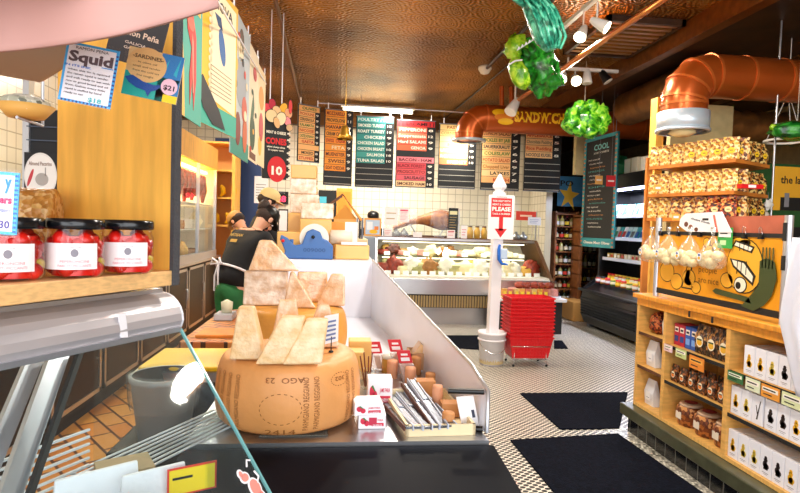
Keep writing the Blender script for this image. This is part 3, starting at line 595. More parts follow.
# refrigerated table in front right of the far case
p0, p1 = P(499, 300, 8.1), P(566, 300, 8.1)
t = thing('display_table', 'low table with pale tray top in front of the right end of the far case', 'table', (p0.x, 8.05, 0)); w_ = p1.x-p0.x
b = MB(); b.box(0, w_, 0, .65, .50, .55, M_('white_tray', '#e6e8ee', .3)); b.build('table_top', t, bevel=.012)
b = MB(); b.box(.05, w_-.05, .06, .6, .0, .50, DK); b.build('base', t); b = MB(); b.box(.35, .45, .04, .06, .38, .48, GRY); b.build('control_box', t)
b = MB(); b.box(.02, w_-.14, .02, .028, .55, .80, GLASS); b.box(w_-.14, w_-.132, .02, .6, .55, .8, GLASS); b.build('glass_guard', t)
for i in range(8):
    random.seed(i); x = p0.x+.12+i*.095; m = [M_('orange_pack', '#e9a04a', .4, var=.3, scale=20), M_('pink_pack', '#d0705a', .4, var=.3, scale=20), M_('tan_pack', '#e0b878', .4, var=.3, scale=20)][i % 3]
    b = MB(); b.box(-.04, .04, -.03, .03, 0, .13, m); b.box(-.025, .025, -.032, -.03, .03, .09, flat('#f4d23a')); tag(b.build('food_pack', loc=(x, 8.25, .55), bevel=.008, rotz=random.uniform(-.2, .2)), '%s small food pack from the left on the low table' % ORD[i], 'food pack', 'packs on the low display table')
for i in range(5):
    x = p0.x+.2+i*.12; b = MB(); b.blob((0, 0, .05), (.08, .06, .05), i+40, .3, 3, mt=CH[4]); tag(b.build('cured_meat', loc=(x+.25, 8.5, .66)), '%s red salami from the left heaped behind the packs on the low table' % ORD[i], 'meat', 'salami behind the low table packs')
b = MB(); b.box(0, .75, 0, .25, 0, .11, CH[5]); tag(b.build('meat_tray', loc=(p0.x+.3, 8.38, .55), bevel=.01), 'pink tray carrying salami at the back of the low table', 'tray')
# ------------------------------------------------------------------ white post in a bucket
p = PZ(491, 364, 0); t = thing('bucket', 'white plastic bucket that the white post stands in', 'bucket', (p.x, p.y, 0))
b = MB(); b.lathe([(0, .004), (.135, 0), (.16, .36), (.168, .36), (.168, .39), (.158, .39), (.13, .02), (0, .02)], n=36, mt=WHITE); b.lathe([(.155, .29), (.168, .295), (.168, .305), (.157, .31)], n=36, mt=WHITE); b.build('pail', t)
b = MB(); b.tube([Vector((.165*math.cos(a), -.165*abs(math.sin(a))-.01, .3-.14*math.sin(a))) for a in [PI*i/14 for i in range(15)]], .004, 6, CHROME); b.build('handle', t)
b = MB(); b.cyl((0,0,.02), (0,0,.3), .138, .148, 28, M_('sand', '#c9b68a', .9, bump=.4)); tag(b.build('sand', loc=(p.x, p.y, 0)), 'sand filling the white bucket around the post', 'sand', kind='stuff')
t = thing('signpost', 'square white wooden post with pointed finial rising from the bucket', 'post', (p.x, p.y, .30)); BP = p.copy()
q = P(499.5, 190, p.y); lean = (q.x-p.x)/(q.z-.3)
def sh(b): b.M = Matrix(((1, 0, lean, 0), (0, 1, 0, 0), (0, 0, 1, 0), (0, 0, 0, 1)))
b = MB(); b.M = Matrix.Rotation(math.atan(lean), 4, 'Y'); b.box(-.06, .06, -.06, .06, 0, q.z-.36, WHITE); b.build('post_shaft', t, bevel=.008)
b = MB(); b.M = Matrix.Rotation(math.atan(lean), 4, 'Y') @ Matrix.Translation((0, 0, q.z-.36))
b.lathe([(.078, 0), (.078, .03), (.05, .04), (.055, .06), (.08, .085), (.085, .11), (.05, .17), (.018, .235), (0, .25)], n=4, mt=WHITE, smooth=False); b.build('finial', t)
def sgn(b, w_, h_):
    RD = flat('#d41c22'); WT = flat('#fff4f0')
    b.rect(.10*w_, .90*w_, .50*h_, .93*h_, RD); b.rect(.42*w_, .58*w_, .20*h_, .50*h_, RD); b.poly([(.26*w_, .24*h_), (.74*w_, .24*h_), (.5*w_, .04*h_)], RD)
    b.text('FOR HELP WITH', .5*w_, .845*h_, .058*h_, WT, 2, .68*w_, 'C'); b.text("MEAT & CHEESE", .5*w_, .765*h_, .058*h_, WT, 2, .70*w_, 'C')
    b.text('PLEASE', .5*w_, .64*h_, .125*h_, WT, 2, .72*w_, 'C', .035); b.text('TAKE A NUMBER', .5*w_, .555*h_, .055*h_, WT, 2, .70*w_, 'C'); b.text('Customers', .5*w_, .945*h_, .04*h_, RD, 2, .4*w_, 'C')
up_sign('sign', 'white sign with red arrow asking customers to please take a number', 'sign', 487.5, 514, 194.5, 239, BP.y-.085, None, sgn)
t = thing('ticket_dispenser', 'blue ticket number dispenser hooked on the white post', 'ticket dispenser', P(503, 254, BP.y-.09))
b = MB(); b.box(-.04, .05, -.03, .03, -.06, .06, M_('pale_blue', '#bcd2ec', .4)); b.build('ticket_roll_case', t, bevel=.01)
b = MB(); b.tube([(-.05, -.03, .11), (-.06, -.03, .05), (-.055, -.03, -.06), (-.02, -.03, -.11), (.05, -.03, -.12)], [.014, .02, .02, .018, .012], 10, M_('blue_plastic', '#1c6bd0')); b.build('blue_arm', t)
# ------------------------------------------------------------------ red shopping baskets
pl, pr = P(504, 340, 6.15), P(553, 340, 6.15); W = pr.x-pl.x; W *= .87; cx = (pl.x+pr.x)/2+.03; cy = 6.3
t = thing('basket_rack', 'low chrome wire rack under the stack of red baskets', 'rack', (cx, cy, 0))
b = MB(); b.tube([(-.2, -.14, .09), (.2, -.14, .09), (.2, .14, .09), (-.2, .14, .09)], .007, 8, CHROME, close=True)
for x in (-.2, .2):
    for y in (-.14, .14): b.cyl((x, y, .01), (x*.92, y, .24), .006, n=8, mt=CHROME); b.blob((x, y, .016), .016, mt=BLACK, amp=0, nu=8, nv=6)
b.tube([(-.23, -.16, .24), (.23, -.16, .24), (.23, .16, .24), (-.23, .16, .24)], .006, 8, CHROME, close=True); b.build('wire_frame', t)
H = .235; wt, wb, dt, db = W/2, W/2*.83, .17, .135
def ringq(b, z, k=0, m=None, h=.012, o=.0):
    f = z/H; x = wb+(wt-wb)*f+o; y = db+(dt-db)*f+o; th = .006
    for (x0, x1, y0, y1) in ((-x, x, -y, -y+th), (-x, x, y-th, y), (-x, -x+th, -y, y), (x-th, x, -y, y)): b.box(x0, x1, y0, y1, z, z+h, m)
def basket(label, z):
    t = thing('shopping_basket', label, 'basket', (cx, cy, z), 0, 'stack of red shopping baskets')
    b = MB(); b.box(-wb, wb, -db, db, 0, .006, RED)
    for s in (-1, 1):
        b.hexa([(-wb, s*db, 0), (wb, s*db, 0), (wb, s*(db-.005), 0), (-wb, s*(db-.005), 0)], [(-wt, s*dt, H), (wt, s*dt, H), (wt, s*(dt-.005), H), (-wt, s*(dt-.005), H)], RED)
        b.hexa([(s*wb, -db, 0), (s*wb, db, 0), (s*(wb-.005), db, 0), (s*(wb-.005), -db, 0)], [(s*wt, -dt, H), (s*wt, dt, H), (s*(wt-.005), dt, H), (s*(wt-.005), -dt, H)], RED)
    for k in range(5): ringq(b, .03+k*.04, m=RED, h=.008, o=.004)
    for k in range(13):
        u = -1+2*k/12
        b.hexa([(u*wb-.003, -db-.004, 0), (u*wb+.003, -db-.004, 0), (u*wb+.003, -db, 0), (u*wb-.003, -db, 0)], [(u*wt-.003, -dt-.004, H), (u*wt+.003, -dt-.004, H), (u*wt+.003, -dt, H), (u*wt-.003, -dt, H)], RED)
    b.build('basket_body', t)
    b = MB(); ringq(b, H, m=RED, h=.014, o=.014); ringq(b, H, m=RED, h=.014, o=.006); b.build('rim', t)
    return t
NB = 12
t0 = basket('bottom red basket of the stack, its whole side showing', .10)
for i in range(1, NB):
    dup(t0, (cx+random.uniform(-.004, .004), cy, .10+i*.042), None, ('topmost red basket of the stack' if i == NB-1 else '%s red basket from the bottom of the stack' % ORD[i]))
t = None
# ------------------------------------------------------------------ floor mats
def fmat(label, pts, h=.012):
    b = MB(); c = sum((Vector((p[0], p[1], 0)) for p in pts), Vector())/4
    b.prism([(p[0]-c.x, p[1]-c.y) for p in pts], (0,0,0), (1,0,0), (0,1,0), (0,0,h), RUBBER); o = b.build('floor_mat', loc=(c.x, c.y, 0.0005), bevel=.005); return tag(o, label, 'floor mat')
fmat('black rubber mat in the foreground aisle, nearest', [(1.32, 3.98), (1.35, 2.5), (2.30, 2.5), (2.23, 4.08)][::-1])
fmat('black rubber mat against the foot of the display shelves, middle one', [(1.78, 5.13), (1.80, 4.19), (2.30, 4.19), (2.9, 5.15)][::-1])
a = [PZ(431, 347, 0), PZ(480, 350, 0), PZ(480, 336, 0), PZ(434, 336, 0)]; fmat('black rubber mat left of the white bucket', a[:4])
a = [PZ(554, 341, 0), PZ(554, 349, 0), PZ(568, 349, 0), PZ(562, 341, 0)]; fmat('small black mat beyond the red baskets', a)
# ------------------------------------------------------------------ black open fridge on the right (faces -x)
t = thing('open_fridge', 'black open chilled cabinet with blue lit shelves beyond the display shelves', 'fridge', (4.11, 7.08, 0)); L = 1.90
FB = M_('fridge_black', '#0c0c0e', .3, spec=.6)
def along(b, prof, y0, y1, m): b.prism(prof, (0, y0, 0), (1,0,0), (0,0,1), (0, y1-y0, 0), m)
b = MB(); along(b, [(.06, .06), (.8, .06), (.8, .75), (.28, .75), (.02, .62), (-.02, .45), (.0, .2)], .05, L-.05, FB); b.build('lower_front', t, bevel=.02)
b = MB()
for k in range(7): b.box(-.03, .02, .10, L-.1, .22+k*.045, .235+k*.045, DK)
b.build('grille', t); b = MB(); b.box(-.04, .04, .0, L, .60, .645, FB); b.build('bumper', t, bevel=.01)
for y in (0, L-.05):
    b = MB(); along(b, [(.08, .1), (.85, .1), (.85, 2.42), (.3, 2.42), (.30, .85), (.05, .65)], y, y+.05, FB); b.build('side_panel', t)
b = MB(); b.box(.8, .85, .05, L-.05, .7, 2.42, FB); b.build('back_panel', t)
b = MB(); b.box(.18, .85, 0, L, 2.28, 2.5, FB); b.build('canopy', t, bevel=.01)
b = MB(); b.box(.24, .28, .1, L-.1, 2.25, 2.275, M_('blue_white_lamp', '#c4ccff', .3, emit=14)); b.build('canopy_light', t)
area('fridge_glow', (4.50, 8.02, 2.24), .3, 95, (.78, .82, 1), (0, 0, 0), 1.7)
SHZ = [.80, 1.16, 1.50, 1.86]
for z in SHZ: b = MB(); b.box(.36, .8, .05, L-.05, z-.02, z, M_('fridge_shelf', '#8a8f99', .3, .5)); b.box(.35, .36, .05, L-.05, z-.03, z+.02, M_('shelf_edge', '#d7dbe6', .3)); b.build('shelf', t)
b = MB(); [b.box(-.0+x*.2+.1, x*.2+.2, .1, .16, .0, .06, GRY) for x in (0, 2)]; [b.box(x*.2+.1, x*.2+.2, L-.16, L-.1, .0, .06, GRY) for x in (0, 2)]; b.build('foot', t)
def pack(kind, seed):
    random.seed(seed); b = MB()
    if kind == 'jar':
        b.lathe([(0, 0), (.042, 0), (.045, .02), (.045, .075), (.036, .09), (0, .09)], n=16, mt=random.choice([M_('jar_green', '#5d7a1e', .3), M_('jar_amber', '#c07a1a', .3), M_('jar_red', '#a82a1a', .3)])); b.lathe([(.046, .025), (.047, .03), (.047, .06), (.046, .065)], n=16, mt=flat(random.choice(['#f0ead0', '#f2d23a', '#e8e8ea']))); b.lathe([(.04, .088), (.04, .108), (0, .108)], n=16, mt=random.choice([DK, flat('#d8b23a'), RED]))
    elif kind == 'flatpack':
        b.hexa([(-.02, -.05, 0), (.02, -.05, 0), (.02, .05, 0), (-.02, .05, 0)], [(.05, -.05, .19), (.06, -.05, .19), (.06, .05, .19), (.05, .05, .19)], flat(random.choice(['#e6e9f2', '#cfe6e4', '#f0eef4', '#3aa0a8'])))
        b.hexa([(-.022, -.04, .03), (-.02, -.04, .03), (-.02, .04, .03), (-.022, .04, .03)], [(.015, -.04, .12), (.018, -.04, .12), (.018, .04, .12), (.015, .04, .12)], flat(random.choice(['#2a5a9a', '#c03a3a', '#2f8a6a', '#666'])))
    else:
        b.box(-.05, .05, -.04, .04, 0, .09, flat(random.choice(['#d8c09a', '#e8dcc0', '#b06a3a', '#c9a04a']))); b.box(-.052, -.05, -.03, .03, .03, .07, flat(random.choice(['#f4ecd8', '#c8402c', '#e8b83a'])))
    return b
for si, (kind, n, nm, cat) in enumerate((('jar', 14, 'food_jar', 'jar'), ('box', 15, 'food_tub', 'tub'), ('flatpack', 13, 'flat_pack', 'package'), ('flatpack', 12, 'flat_pack', 'package'))):
    for i in range(n):
        b = pack(kind, si*50+i); o = b.build(nm, loc=(4.55, 7.25+i*(1.55/(n-1)), SHZ[si]))
        tag(o, '%s on the %s shelf of the black open fridge, %s from near end' % ({'food_jar': 'lidded jar', 'food_tub': 'small tub', 'flat_pack': 'slim leaning package'}[nm], ['lowest', 'second', 'third', 'top'][si], ORD[i]), cat, 'goods on the %s fridge shelf' % ['lowest', 'second', 'third', 'top'][si])
for i in range(10):
    b = pack('jar', 200+i); o = b.build('food_jar', loc=(4.31, 7.25+i*.165, .754)); tag(o, 'lidded jar standing on the front ledge of the black fridge, %s from its near end' % ORD[i], 'jar', 'jars on the fridge ledge')
# boxes above the fridge
for i, (x, y, w_, d_, h_, m, lab) in enumerate(((4.31, 7.18, .5, .40, .20, flat('#f2efe2'), 'large white carton on top of the black fridge'), (4.33, 7.71, .45, .38, .22, flat('#e9e2c8'), 'cream carton on the black fridge behind the large white one'))):
    b = MB(); b.box(0, w_, 0, d_, 0, h_, m); b.box(-.001, w_+.001, d_*.45, d_*.55, -.0, h_+.001, flat('#cdbf94')); tag(b.build('carton', loc=(x, y, 2.5)), lab, 'box')
b = MB(); b.blob((0, 0, .14), (.20, .22, .15), 9, .35, 2.5, 20, 14, flat('#1f7a4a')); tag(b.build('green_bag', loc=(4.39, 8.35, 2.5)), 'crumpled green bag on top of the black fridge', 'bag')
# chalkboard
def chalk(b, w_, h_):
    WT = flat('#e9e6da'); TQ = flat('#45a39b'); OR = flat('#d8924a')
    b.text('COOL', .30*w_, .88*h_, .07*h_, flat('#7ac4c0'), 1, .45*w_, 'L', .02)
    b.text('SOFT CHEESE', .30*w_, .845*h_, .022*h_, WT, 1, .45*w_, bold=0)
    for i, s in enumerate(['fresh mozzarella', 'ricotta salata', 'burrata 8 oz', 'SPREADS', 'olive tapenade', 'red pepper', 'hummus', 'DIPS', 'whitefish', 'herring in cream', 'pickles', 'artichoke', 'feta spread', 'aioli', 'chevre', 'OLIVES', 'castelvetrano', 'kalamata']):
        b.text(s, .14*w_+.03*(i % 3), (.79-.036*i)*h_, .020*h_, [WT, WT, OR, TQ][i % 4], 1, (.35+.05*(i % 4))*w_, bold=0)
loc, rz, w_, h_ = face(581, 8.5, 616, 7.6, 140, 246)
t = thing('chalkboard', 'black chalk menu board in striped turquoise frame hanging before the black fridge', 'chalkboard', loc, rz)
b = MB(); b.box(0, w_, 0, .02, 0, h_, DK); b.build('board', t)
b = MB(); TQ = flat('#2f8f96')
for (x0, x1, z0_, z1_) in ((0, .05, 0, h_), (w_-.05, w_, 0, h_), (0, w_, h_-.05, h_), (0, w_, 0, .14)): b.box(x0, x1, -.012, .021, z0_, z1_, TQ)
for i in range(26): b.rect(.002, .048, i*h_/26+.01, i*h_/26+.03, flat('#c8703a'), 11); b.rect(w_-.048, w_-.002, i*h_/26+.01, i*h_/26+.03, flat('#c8703a'), 11)
b.text('Cheese Meat Olives', .1*w_, .05, .06, flat('#e9e6da'), 11, .8*w_); b.build('frame', t)['label'] = 'turquoise striped frame'
b = MB(); chalk(b, w_, h_); b.build('chalk_writing', t)
b = MB(); b.cyl((.08, .01, h_), (.08, .01, h_+.9), .004, n=6, mt=GRY); b.cyl((w_-.08, .01, h_), (w_-.08, .01, h_+.9), .004, n=6, mt=GRY); b.build('wire', t)
for i, (px, py, s, m, lab) in enumerate(((599, 180, .12, flat('#d8a45a'), 'small tan paper tag in front of the chalkboard'), (611, 181, .15, flat('#c8202c'), 'small red tag at the canopy of the black fridge'))):
    p = P(px, py, 7.3); b = MB(); b.box(-s*.45, s*.45, 0, .004, -s/2, s/2, m); b.rect(-s*.3, s*.3, -.01, .01, PAPER, 1); b.cyl((0, .002, s/2), (0, .002, 3.7-p.z), .002, n=5, mt=GRY); tag(b.build('tag', loc=p), lab, 'tag')
# back room: wine racks, poster
def wall_sign(name, label, cat, xl, xr, yt, yb, Y, fn, m, Yr=None, th=.006, parts=True):
    loc, rz, w_, h_ = face(xl, Y, xr, Yr or Y, yt, yb); t = thing(name, label, cat, loc, rz)
    b = MB(); b.box(0, w_, 0, th, 0, h_, m); b.build('panel', t)
    if label.startswith('white paper notice'): b = MB(); b.cyl((w_/2, .003, h_), (w_/2, .003, 3.7-loc.z), .002, n=5, mt=GRY); b.build('string', t)
    b = MB(); fn(b, w_, h_); b.build('artwork', t); return t
wall_sign('poster', 'blue poster with yellow starfish flower and dark letters beside the menu boards', 'poster', 557, 583, 176, 206, 10.2,
          lambda b, w_, h_: (b.poly([(w_*(.45+.42*math.cos(a*PI/5+.2)*(1 if a % 2 == 0 else .4)), h_*(.35+.5*math.sin(a*PI/5+.2)*(1 if a % 2 == 0 else .4))) for a in range(10)], flat('#f2c23a')), b.text('PO', .1*w_, .68*h_, .26*h_, DK, 1, .5*w_)), flat('#3f86b8'))
def wine_rack(label, px0, px1, yt, yb, Y, rows_, cols, fl=True):
    a = P(px0, yb, Y); c = P(px1, yt, Y); w_ = c.x-a.x; h_ = c.z; t = thing('wine_rack', label, 'wine rack', (a.x, Y, 0))
    WD = M_('rack_wood', '#8a5226', .5, var=.2)
    for x in (0, w_-.03): b = MB(); b.box(x, x+.03, 0, .35, 0, h_, WD); b.build('side_panel', t)
    b = MB()
    for i in range(rows_+1): b.box(0, w_, 0, .35, h_*i/rows_*.97, h_*i/rows_*.97+.02, WD)
    b.build('shelf', t); b = MB(); b.box(0, w_, .33, .35, 0, h_, WOODD); b.build('back_panel', t)
    return t, a.x, w_, h_
def bottle(seed):
    random.seed(seed); b = MB(); m = random.choice([M_('bottle_green', '#1a2e10', .15), M_('bottle_dark', '#140b0a', .15), M_('bottle_amber', '#6b3a0c', .15), M_('bottle_pale', '#b9b26a', .2)])
    b.lathe([(0, 0), (.038, 0), (.04, .01), (.04, .17), (.03, .2), (.014, .23), (.014, .29), (0, .29)], n=14, mt=m); b.lathe([(.041, .04), (.041, .13)], n=14, mt=flat(random.choice(['#efe6c8', '#f4d23a', '#d8c8a0', '#d83a2a', '#ffffff']))); b.lathe([(.016, .24), (.016, .3), (0, .3)], n=10, mt=flat(random.choice(['#c8a03a', '#7a1420', '#0f0f12']))); return b
bk = 0
for ri, (lab, x0, x1, yt, yb, Y, r_, c_) in enumerate((('brown wine rack seen through the opening left of the chalkboard', 552, 579, 212, 310, 10.0, 8, 4), ('tall dark shelf of bottles far back below the blue poster', 560, 602, 205, 298, 12.4, 6, 8))):
    t, ax, w_, h_ = wine_rack(lab, x0, x1, yt, yb, Y, r_, c_)
    for i in range(1, r_):
        for j in range(c_):
            b = bottle(bk); bk += 1
            o = b.build('bottle', loc=(ax+.08+(w_-.16)*j/(c_-1), Y+.12, h_*i/r_*.97+.021)); s = min(1, (h_/r_-.03)/.31); o.scale = (1, 1, s)
            tag(o, 'bottle on the %s shelf up of the %s, %s from the left' % (ORD[i-1], 'brown wine rack' if ri == 0 else 'tall dark bottle shelf', ORD[j]), 'bottle', 'bottles on the %s' % ('brown wine rack' if ri == 0 else 'tall dark bottle shelf'))
t, ax, w_, h_ = wine_rack('wooden bottle shelf between the wine rack and the black fridge', 577, 584, 215, 300, 9.7, 7, 3)
# small round bread on the floor shelf area: dark round basket near fridge end
p = PZ(571, 318, 0); b = MB(); b.box(-.25, .25, -.3, .3, 0, .35, M_('bale_tan', '#b9853f', .7, bump=.5)); tag(b.build('crate', loc=(p.x+.1, 9.55, 0), bevel=.02), 'tan crate on the floor between the low table and the black fridge', 'crate')
# ------------------------------------------------------------------ nut shelves (corner unit)
C = Vector((3.28, 4.30, 0)); A = Vector((2.98, 5.10, 0)); B = Vector((3.86, 4.62, 0))
t = thing('wall_shelves', 'wooden corner shelves stacked with bags of nuts and dried fruit', 'shelf', (C.x, C.y, 0))
back = Vector((.36, .50, 0)); SHW = M_('shelf_wood', '#c5762a', .4, var=.2, scale=4)
NZ = [1.75, 1.98, 2.25]
for z in NZ:
    b = MB(); pts = [(0, 0), (B.x-C.x, B.y-C.y), (B.x-C.x+.02, B.y-C.y+.3), (A.x-C.x+.4, A.y-C.y+.1), (A.x-C.x, A.y-C.y)]
    b.prism(pts, (0, 0, z-.03), (1,0,0), (0,1,0), (0,0,.03), SHW); b.build('shelf', t)
b = MB(); b.box(A.x-C.x+.0, A.x-C.x+.06, A.y-C.y+.03, A.y-C.y+.06, 0, 2.34, SHW); b.build('side_panel', t)
d1 = (A-C).normalized(); d2 = (B-C).normalized()
o1 = Vector((.22, .07, 0)); 
b = MB(); q0 = Vector((.31, .36, 0)); q1 = A-C+Vector((.28, .04, 0)); b.prism([(q0.x, q0.y), (q1.x, q1.y), (q1.x+.02, q1.y+.02), (q0.x+.02, q0.y+.02)], (0, 0, .9), (1,0,0), (0,1,0), (0,0,1.42), WOODY)
q2 = B-C+Vector((-.02, .28, 0)); b.prism([(q0.x, q0.y), (q2.x, q2.y), (q2.x, q2.y+.02), (q0.x, q0.y+.02)], (0, 0, .9), (1,0,0), (0,1,0), (0,0,1.42), WOODY); b.build('back_panel', t)
NUT = [speck('nuts_pale', ['#e8b24a', '#f3cf7a', '#c98a34', '#9a5c1e', '#f6e0a0'], 55), speck('nuts_mix', ['#c98434', '#8a4a18', '#e8b860', '#5a2c10', '#f0d090'], 55), speck('nuts_dark', ['#3a1c0c', '#7a3c16', '#1c0f0a', '#c08038', '#e9c878'], 60), speck('nuts_red', ['#a8381a', '#d86a2a', '#6a1c10', '#e0a050', '#3c140c'], 60)]
NC = ['golden', 'brown mixed', 'dark', 'reddish']
CELLO = glassy('cellophane', (1, 1, 1, 1), 1.6, .12)
def nutbag(seed, m, label, loc, rz, lab):
    random.seed(seed); t = thing('nut_bag', label, 'bag of nuts', loc, rz, 'bags of nuts on the corner shelves')
    w_, h_, d_ = .062, .16, .036; b = MB(); n = 5
    vs = []; zs = [0, .02, .12, .15, .165, .195]
    sc = [(.94, .9), (1, 1), (1, .95), (.9, .45), (.86, .12), (1.02, .16)]
    b.add([(sx*w_*a, sy*d_*c, z) for z, (a, c) in zip(zs, sc) for sx, sy in ((-1, -1), (0, -1.15), (1, -1), (1, 1), (0, 1.1), (-1, 1))],
          [(i*6+j, i*6+(j+1) % 6, (i+1)*6+(j+1) % 6, (i+1)*6+j) for i in range(5) for j in range(6)]+[(5, 4, 3, 2, 1, 0), tuple(30+j for j in range(6))], m)
    b.build('bag', t, bevel=.004)
    if lab: b = MB(); b.M = Matrix.Translation((0, -d_*1.32, .075)); b.ell(0, 0, .027, .025, flat(lab), 1); b.rect(-.012, .012, -.003, .003, DK, 2); b.build('round_sticker', t)
k = 0
for si, z in enumerate(NZ):
    nl, nr = 7, 4
    for run, n in (('left', nl), ('right', nr)):
        for i in range(n):
            u = (i+.4)/n
            p = (A-C)*(1-u) if run == 'left' else (B-C)*((i+.6)/n)
            inw = Vector((.055, .03, 0)) if run == 'left' else Vector((-.02, .06, 0))
            if run == 'right' and i == 0: inw += Vector((.03, .01, 0))
            mi = (0 if i < 4 else (0 if si else 1)) if run == 'left' else (2 if si else [3, 1, 2, 2, 2][i])
            if si == 0 and run == 'left': mi = [0, 0, 1, 1, 1, 3, 3][i]
            if run == 'left': rz_ = -math.atan2(.24, .80)*0 - 1.0 + .35; lab = None if i < 3 else ('#f4c81e' if si == 2 else '#f6dca0')
            else: rz_ = .25; lab = '#f4c81e'
            nutbag(k, NUT[mi], '%s nut bag, %s from left on the %s run of the %s nut shelf' % (NC[mi], ORD[i], run, ['bottom', 'middle', 'top'][si]), C+p+inw+Vector((0, 0, z)), rz_, lab)
            k += 1
    for i in range(6):   # bags standing in a second row
        u = (i+.5)/6; p = (A-C)*(1-u)+Vector((.16, .05, 0)); nutbag(k, NUT[(0, 1)[i % 2]], 'bag of nuts in the back row of the %s nut shelf' % ['bottom', 'middle', 'top'][si], C+p+Vector((0, 0, z)), -.6, None); k += 1
for px, py, Y, m, lab in ((658, 188, 5.0, flat('#f0a83a'), 'small orange price card on the edge of the middle nut shelf'), (676, 217, 4.8, flat('#f0a83a'), 'small orange price card on the edge of the bottom nut shelf')):
    p = P(px, py, Y-.12); b = MB(); b.box(-.032, .032, 0, .003, -.03, .03, m); b.rect(-.022, .022, -.01, .01, PAPER, 1); tag(b.build('price_card', loc=p, rotz=-.3), lab, 'price card')
p = P(751, 186.5, 4.3); b = MB(); b.box(-.10, .10, -.02, .04, -.018, .018, RED); b.rect(-.04, .03, -.012, .012, PAPER, 18); tag(b.build('red_package', loc=p, bevel=.006), 'red flat package lying on the edge of the middle nut shelf', 'package')
# clip strip of silver and white things at the right of the shelf, green plant like packets
for i, (px, py) in enumerate(((752, 200), (760, 209), (768, 205), (757, 214), (765, 217))):
    p = P(px, py, 4.75); b = MB(); b.blob((0,0,0), (.045, .02, .05), i, .4, 3, 12, 8, flat(['#e6e6ea', '#c8c8cc', '#f0eee4', '#8c8c90', '#d8cfc0'][i])); b.cyl((0,0,0), (0,0,.12), .002, n=5, mt=GRY)
    tag(b.build('hanging_packet', loc=p), '%s small silvery packet hanging at the right of the nut shelves' % ORD[i], 'packet', 'silvery packets beside the nut shelves')
b = MB(); b.cyl((0, 0, 0), (0, 0, 2.2), .010, n=8, mt=STEEL); p = P(771, 214, 4.8); tag(b.build('rack_pole', loc=(p.x, p.y, p.z-.3)), 'thin steel pole that silvery packets hang from', 'pole')
# yellow LAND sign and the stall beneath
wall_sign('sign', 'yellow hand painted sign reading the land at the right edge', 'sign', 772, 812, 166, 210, 5.4,
          lambda b, w_, h_: (b.text('the land', .18*w_, .62*h_, .24*h_, DK, 1, .75*w_), b.rect(.2*w_, .9*w_, .0, .3*h_, DK), b.rect(.3*w_, .42*w_, .08*h_, .4*h_, flat('#8a8a90'), 2)), flat('#f6b62a'))
p = P(785, 225, 5.6); b = MB(); b.box(-.45, .8, 0, .4, 0, p.z-.02, DK); tag(b.build('black_cabinet', loc=(p.x, 5.6, 0)), 'black cabinet below the yellow hand painted sign', 'cabinet')
# brown case behind upper pipes: wooden cupboard right of pillar
b = MB(); b.box(0, .9, 0, .02, 0, .55, M_('shelf_wood', '#c5762a')); p = P(654, 150, 5.6)
# ------------------------------------------------------------------ low display shelves (front faces -x), world frame via X0
X0 = 2.385; YE, YN = 4.15, 2.20; YD = [4.15, 3.77, 3.11, 2.25]
t = thing('display_shelves', 'light wooden display shelves on a dark stone plinth along the right aisle', 'shelf unit', (X0, YN, 0))
def LB(nm, x0, x1, y0, y1, z0, z1, m, lab=None, bev=0):
    b = MB(); b.box(x0-X0, x1-X0, y0-YN, y1-YN, z0, z1, m); o = b.build(nm, t, bevel=bev)
    if lab: o['label'] = lab
    return o
WD2 = M_('pale_maple', '#e2ad5c', .45, var=.12, scale=4, stretch=(2, 2, 12)); WD3 = M_('pale_maple_flat', '#e6b463', .45, var=.12, scale=4, stretch=(3, 12, 3))
LB('worktop', X0-.03, X0+.66, YN, YE+.03, 1.085, 1.12, M_('orange_maple', '#e3962e', .4, var=.12, scale=4, stretch=(3, 10, 3)), bev=.006)
LB('back_panel', X0+.42, X0+.44, YN, YE, .22, 1.085, WD2)
for i, y in enumerate(YD):
    LB('upright', X0, X0+.42, y-.018 if i else y-.03, y+.018 if i else y, .25, 1.085, WD2)
LB('bottom_board', X0, X0+.42, YN, YE, .225, .25, WD3)
SH = {1: [.821, .556], 2: [.80, .535], 3: [.785, .52]}
for bay in (1, 2, 3):
    y1, y0 = YD[bay-1]-.02, YD[bay]+.02
    for z in SH[bay]:
        LB('shelf', X0+.01, X0+.42, y0, y1, z-.025, z, WD3)
    for z in SH[bay]: LB('label_strip', X0+.004, X0+.01, y0, y1, z-.024, z-.002, DK if bay > 1 else M_('dark_wood', '#5b3318'), 'thin dark label strip')
LB('top_rail', X0-.004, X0, YN, YE, 1.03, 1.085, M_('orange_maple', '#e3962e'))
LB('plinth', X0-.085, X0+.46, YN-.1, YE+.05, .135, .222, M_('dark_green_stone', '#4a4c38', .35, var=.2), 'dark greenish stone ledge', .008)
LB('base', X0-.035, X0+.44, YN-.1, YE, 0, .135, brick('black_base_tile', '#0c0e10', '#14161a', '#6a6a64', .12, .12, .004, .2, offset=0, vert='YZ'), 'black tiled base')
b = MB(); b.box(X0-.21, X0-.036, YN-.5, YE+.1, 0, .004, brick('white_border_tile', '#f1ecdc', '#15130f', '#8a8474', .02, .02, .002, .3, offset=.5)); struct(b.build('trim_6'))
b = MB(); [b.box(X0-.034-X0, X0-.029-X0, y-YN-.008, y-YN+.008, 1.045, 1.085, DK) for y in (3.45, 3.22)]; b.build('bracket', t)
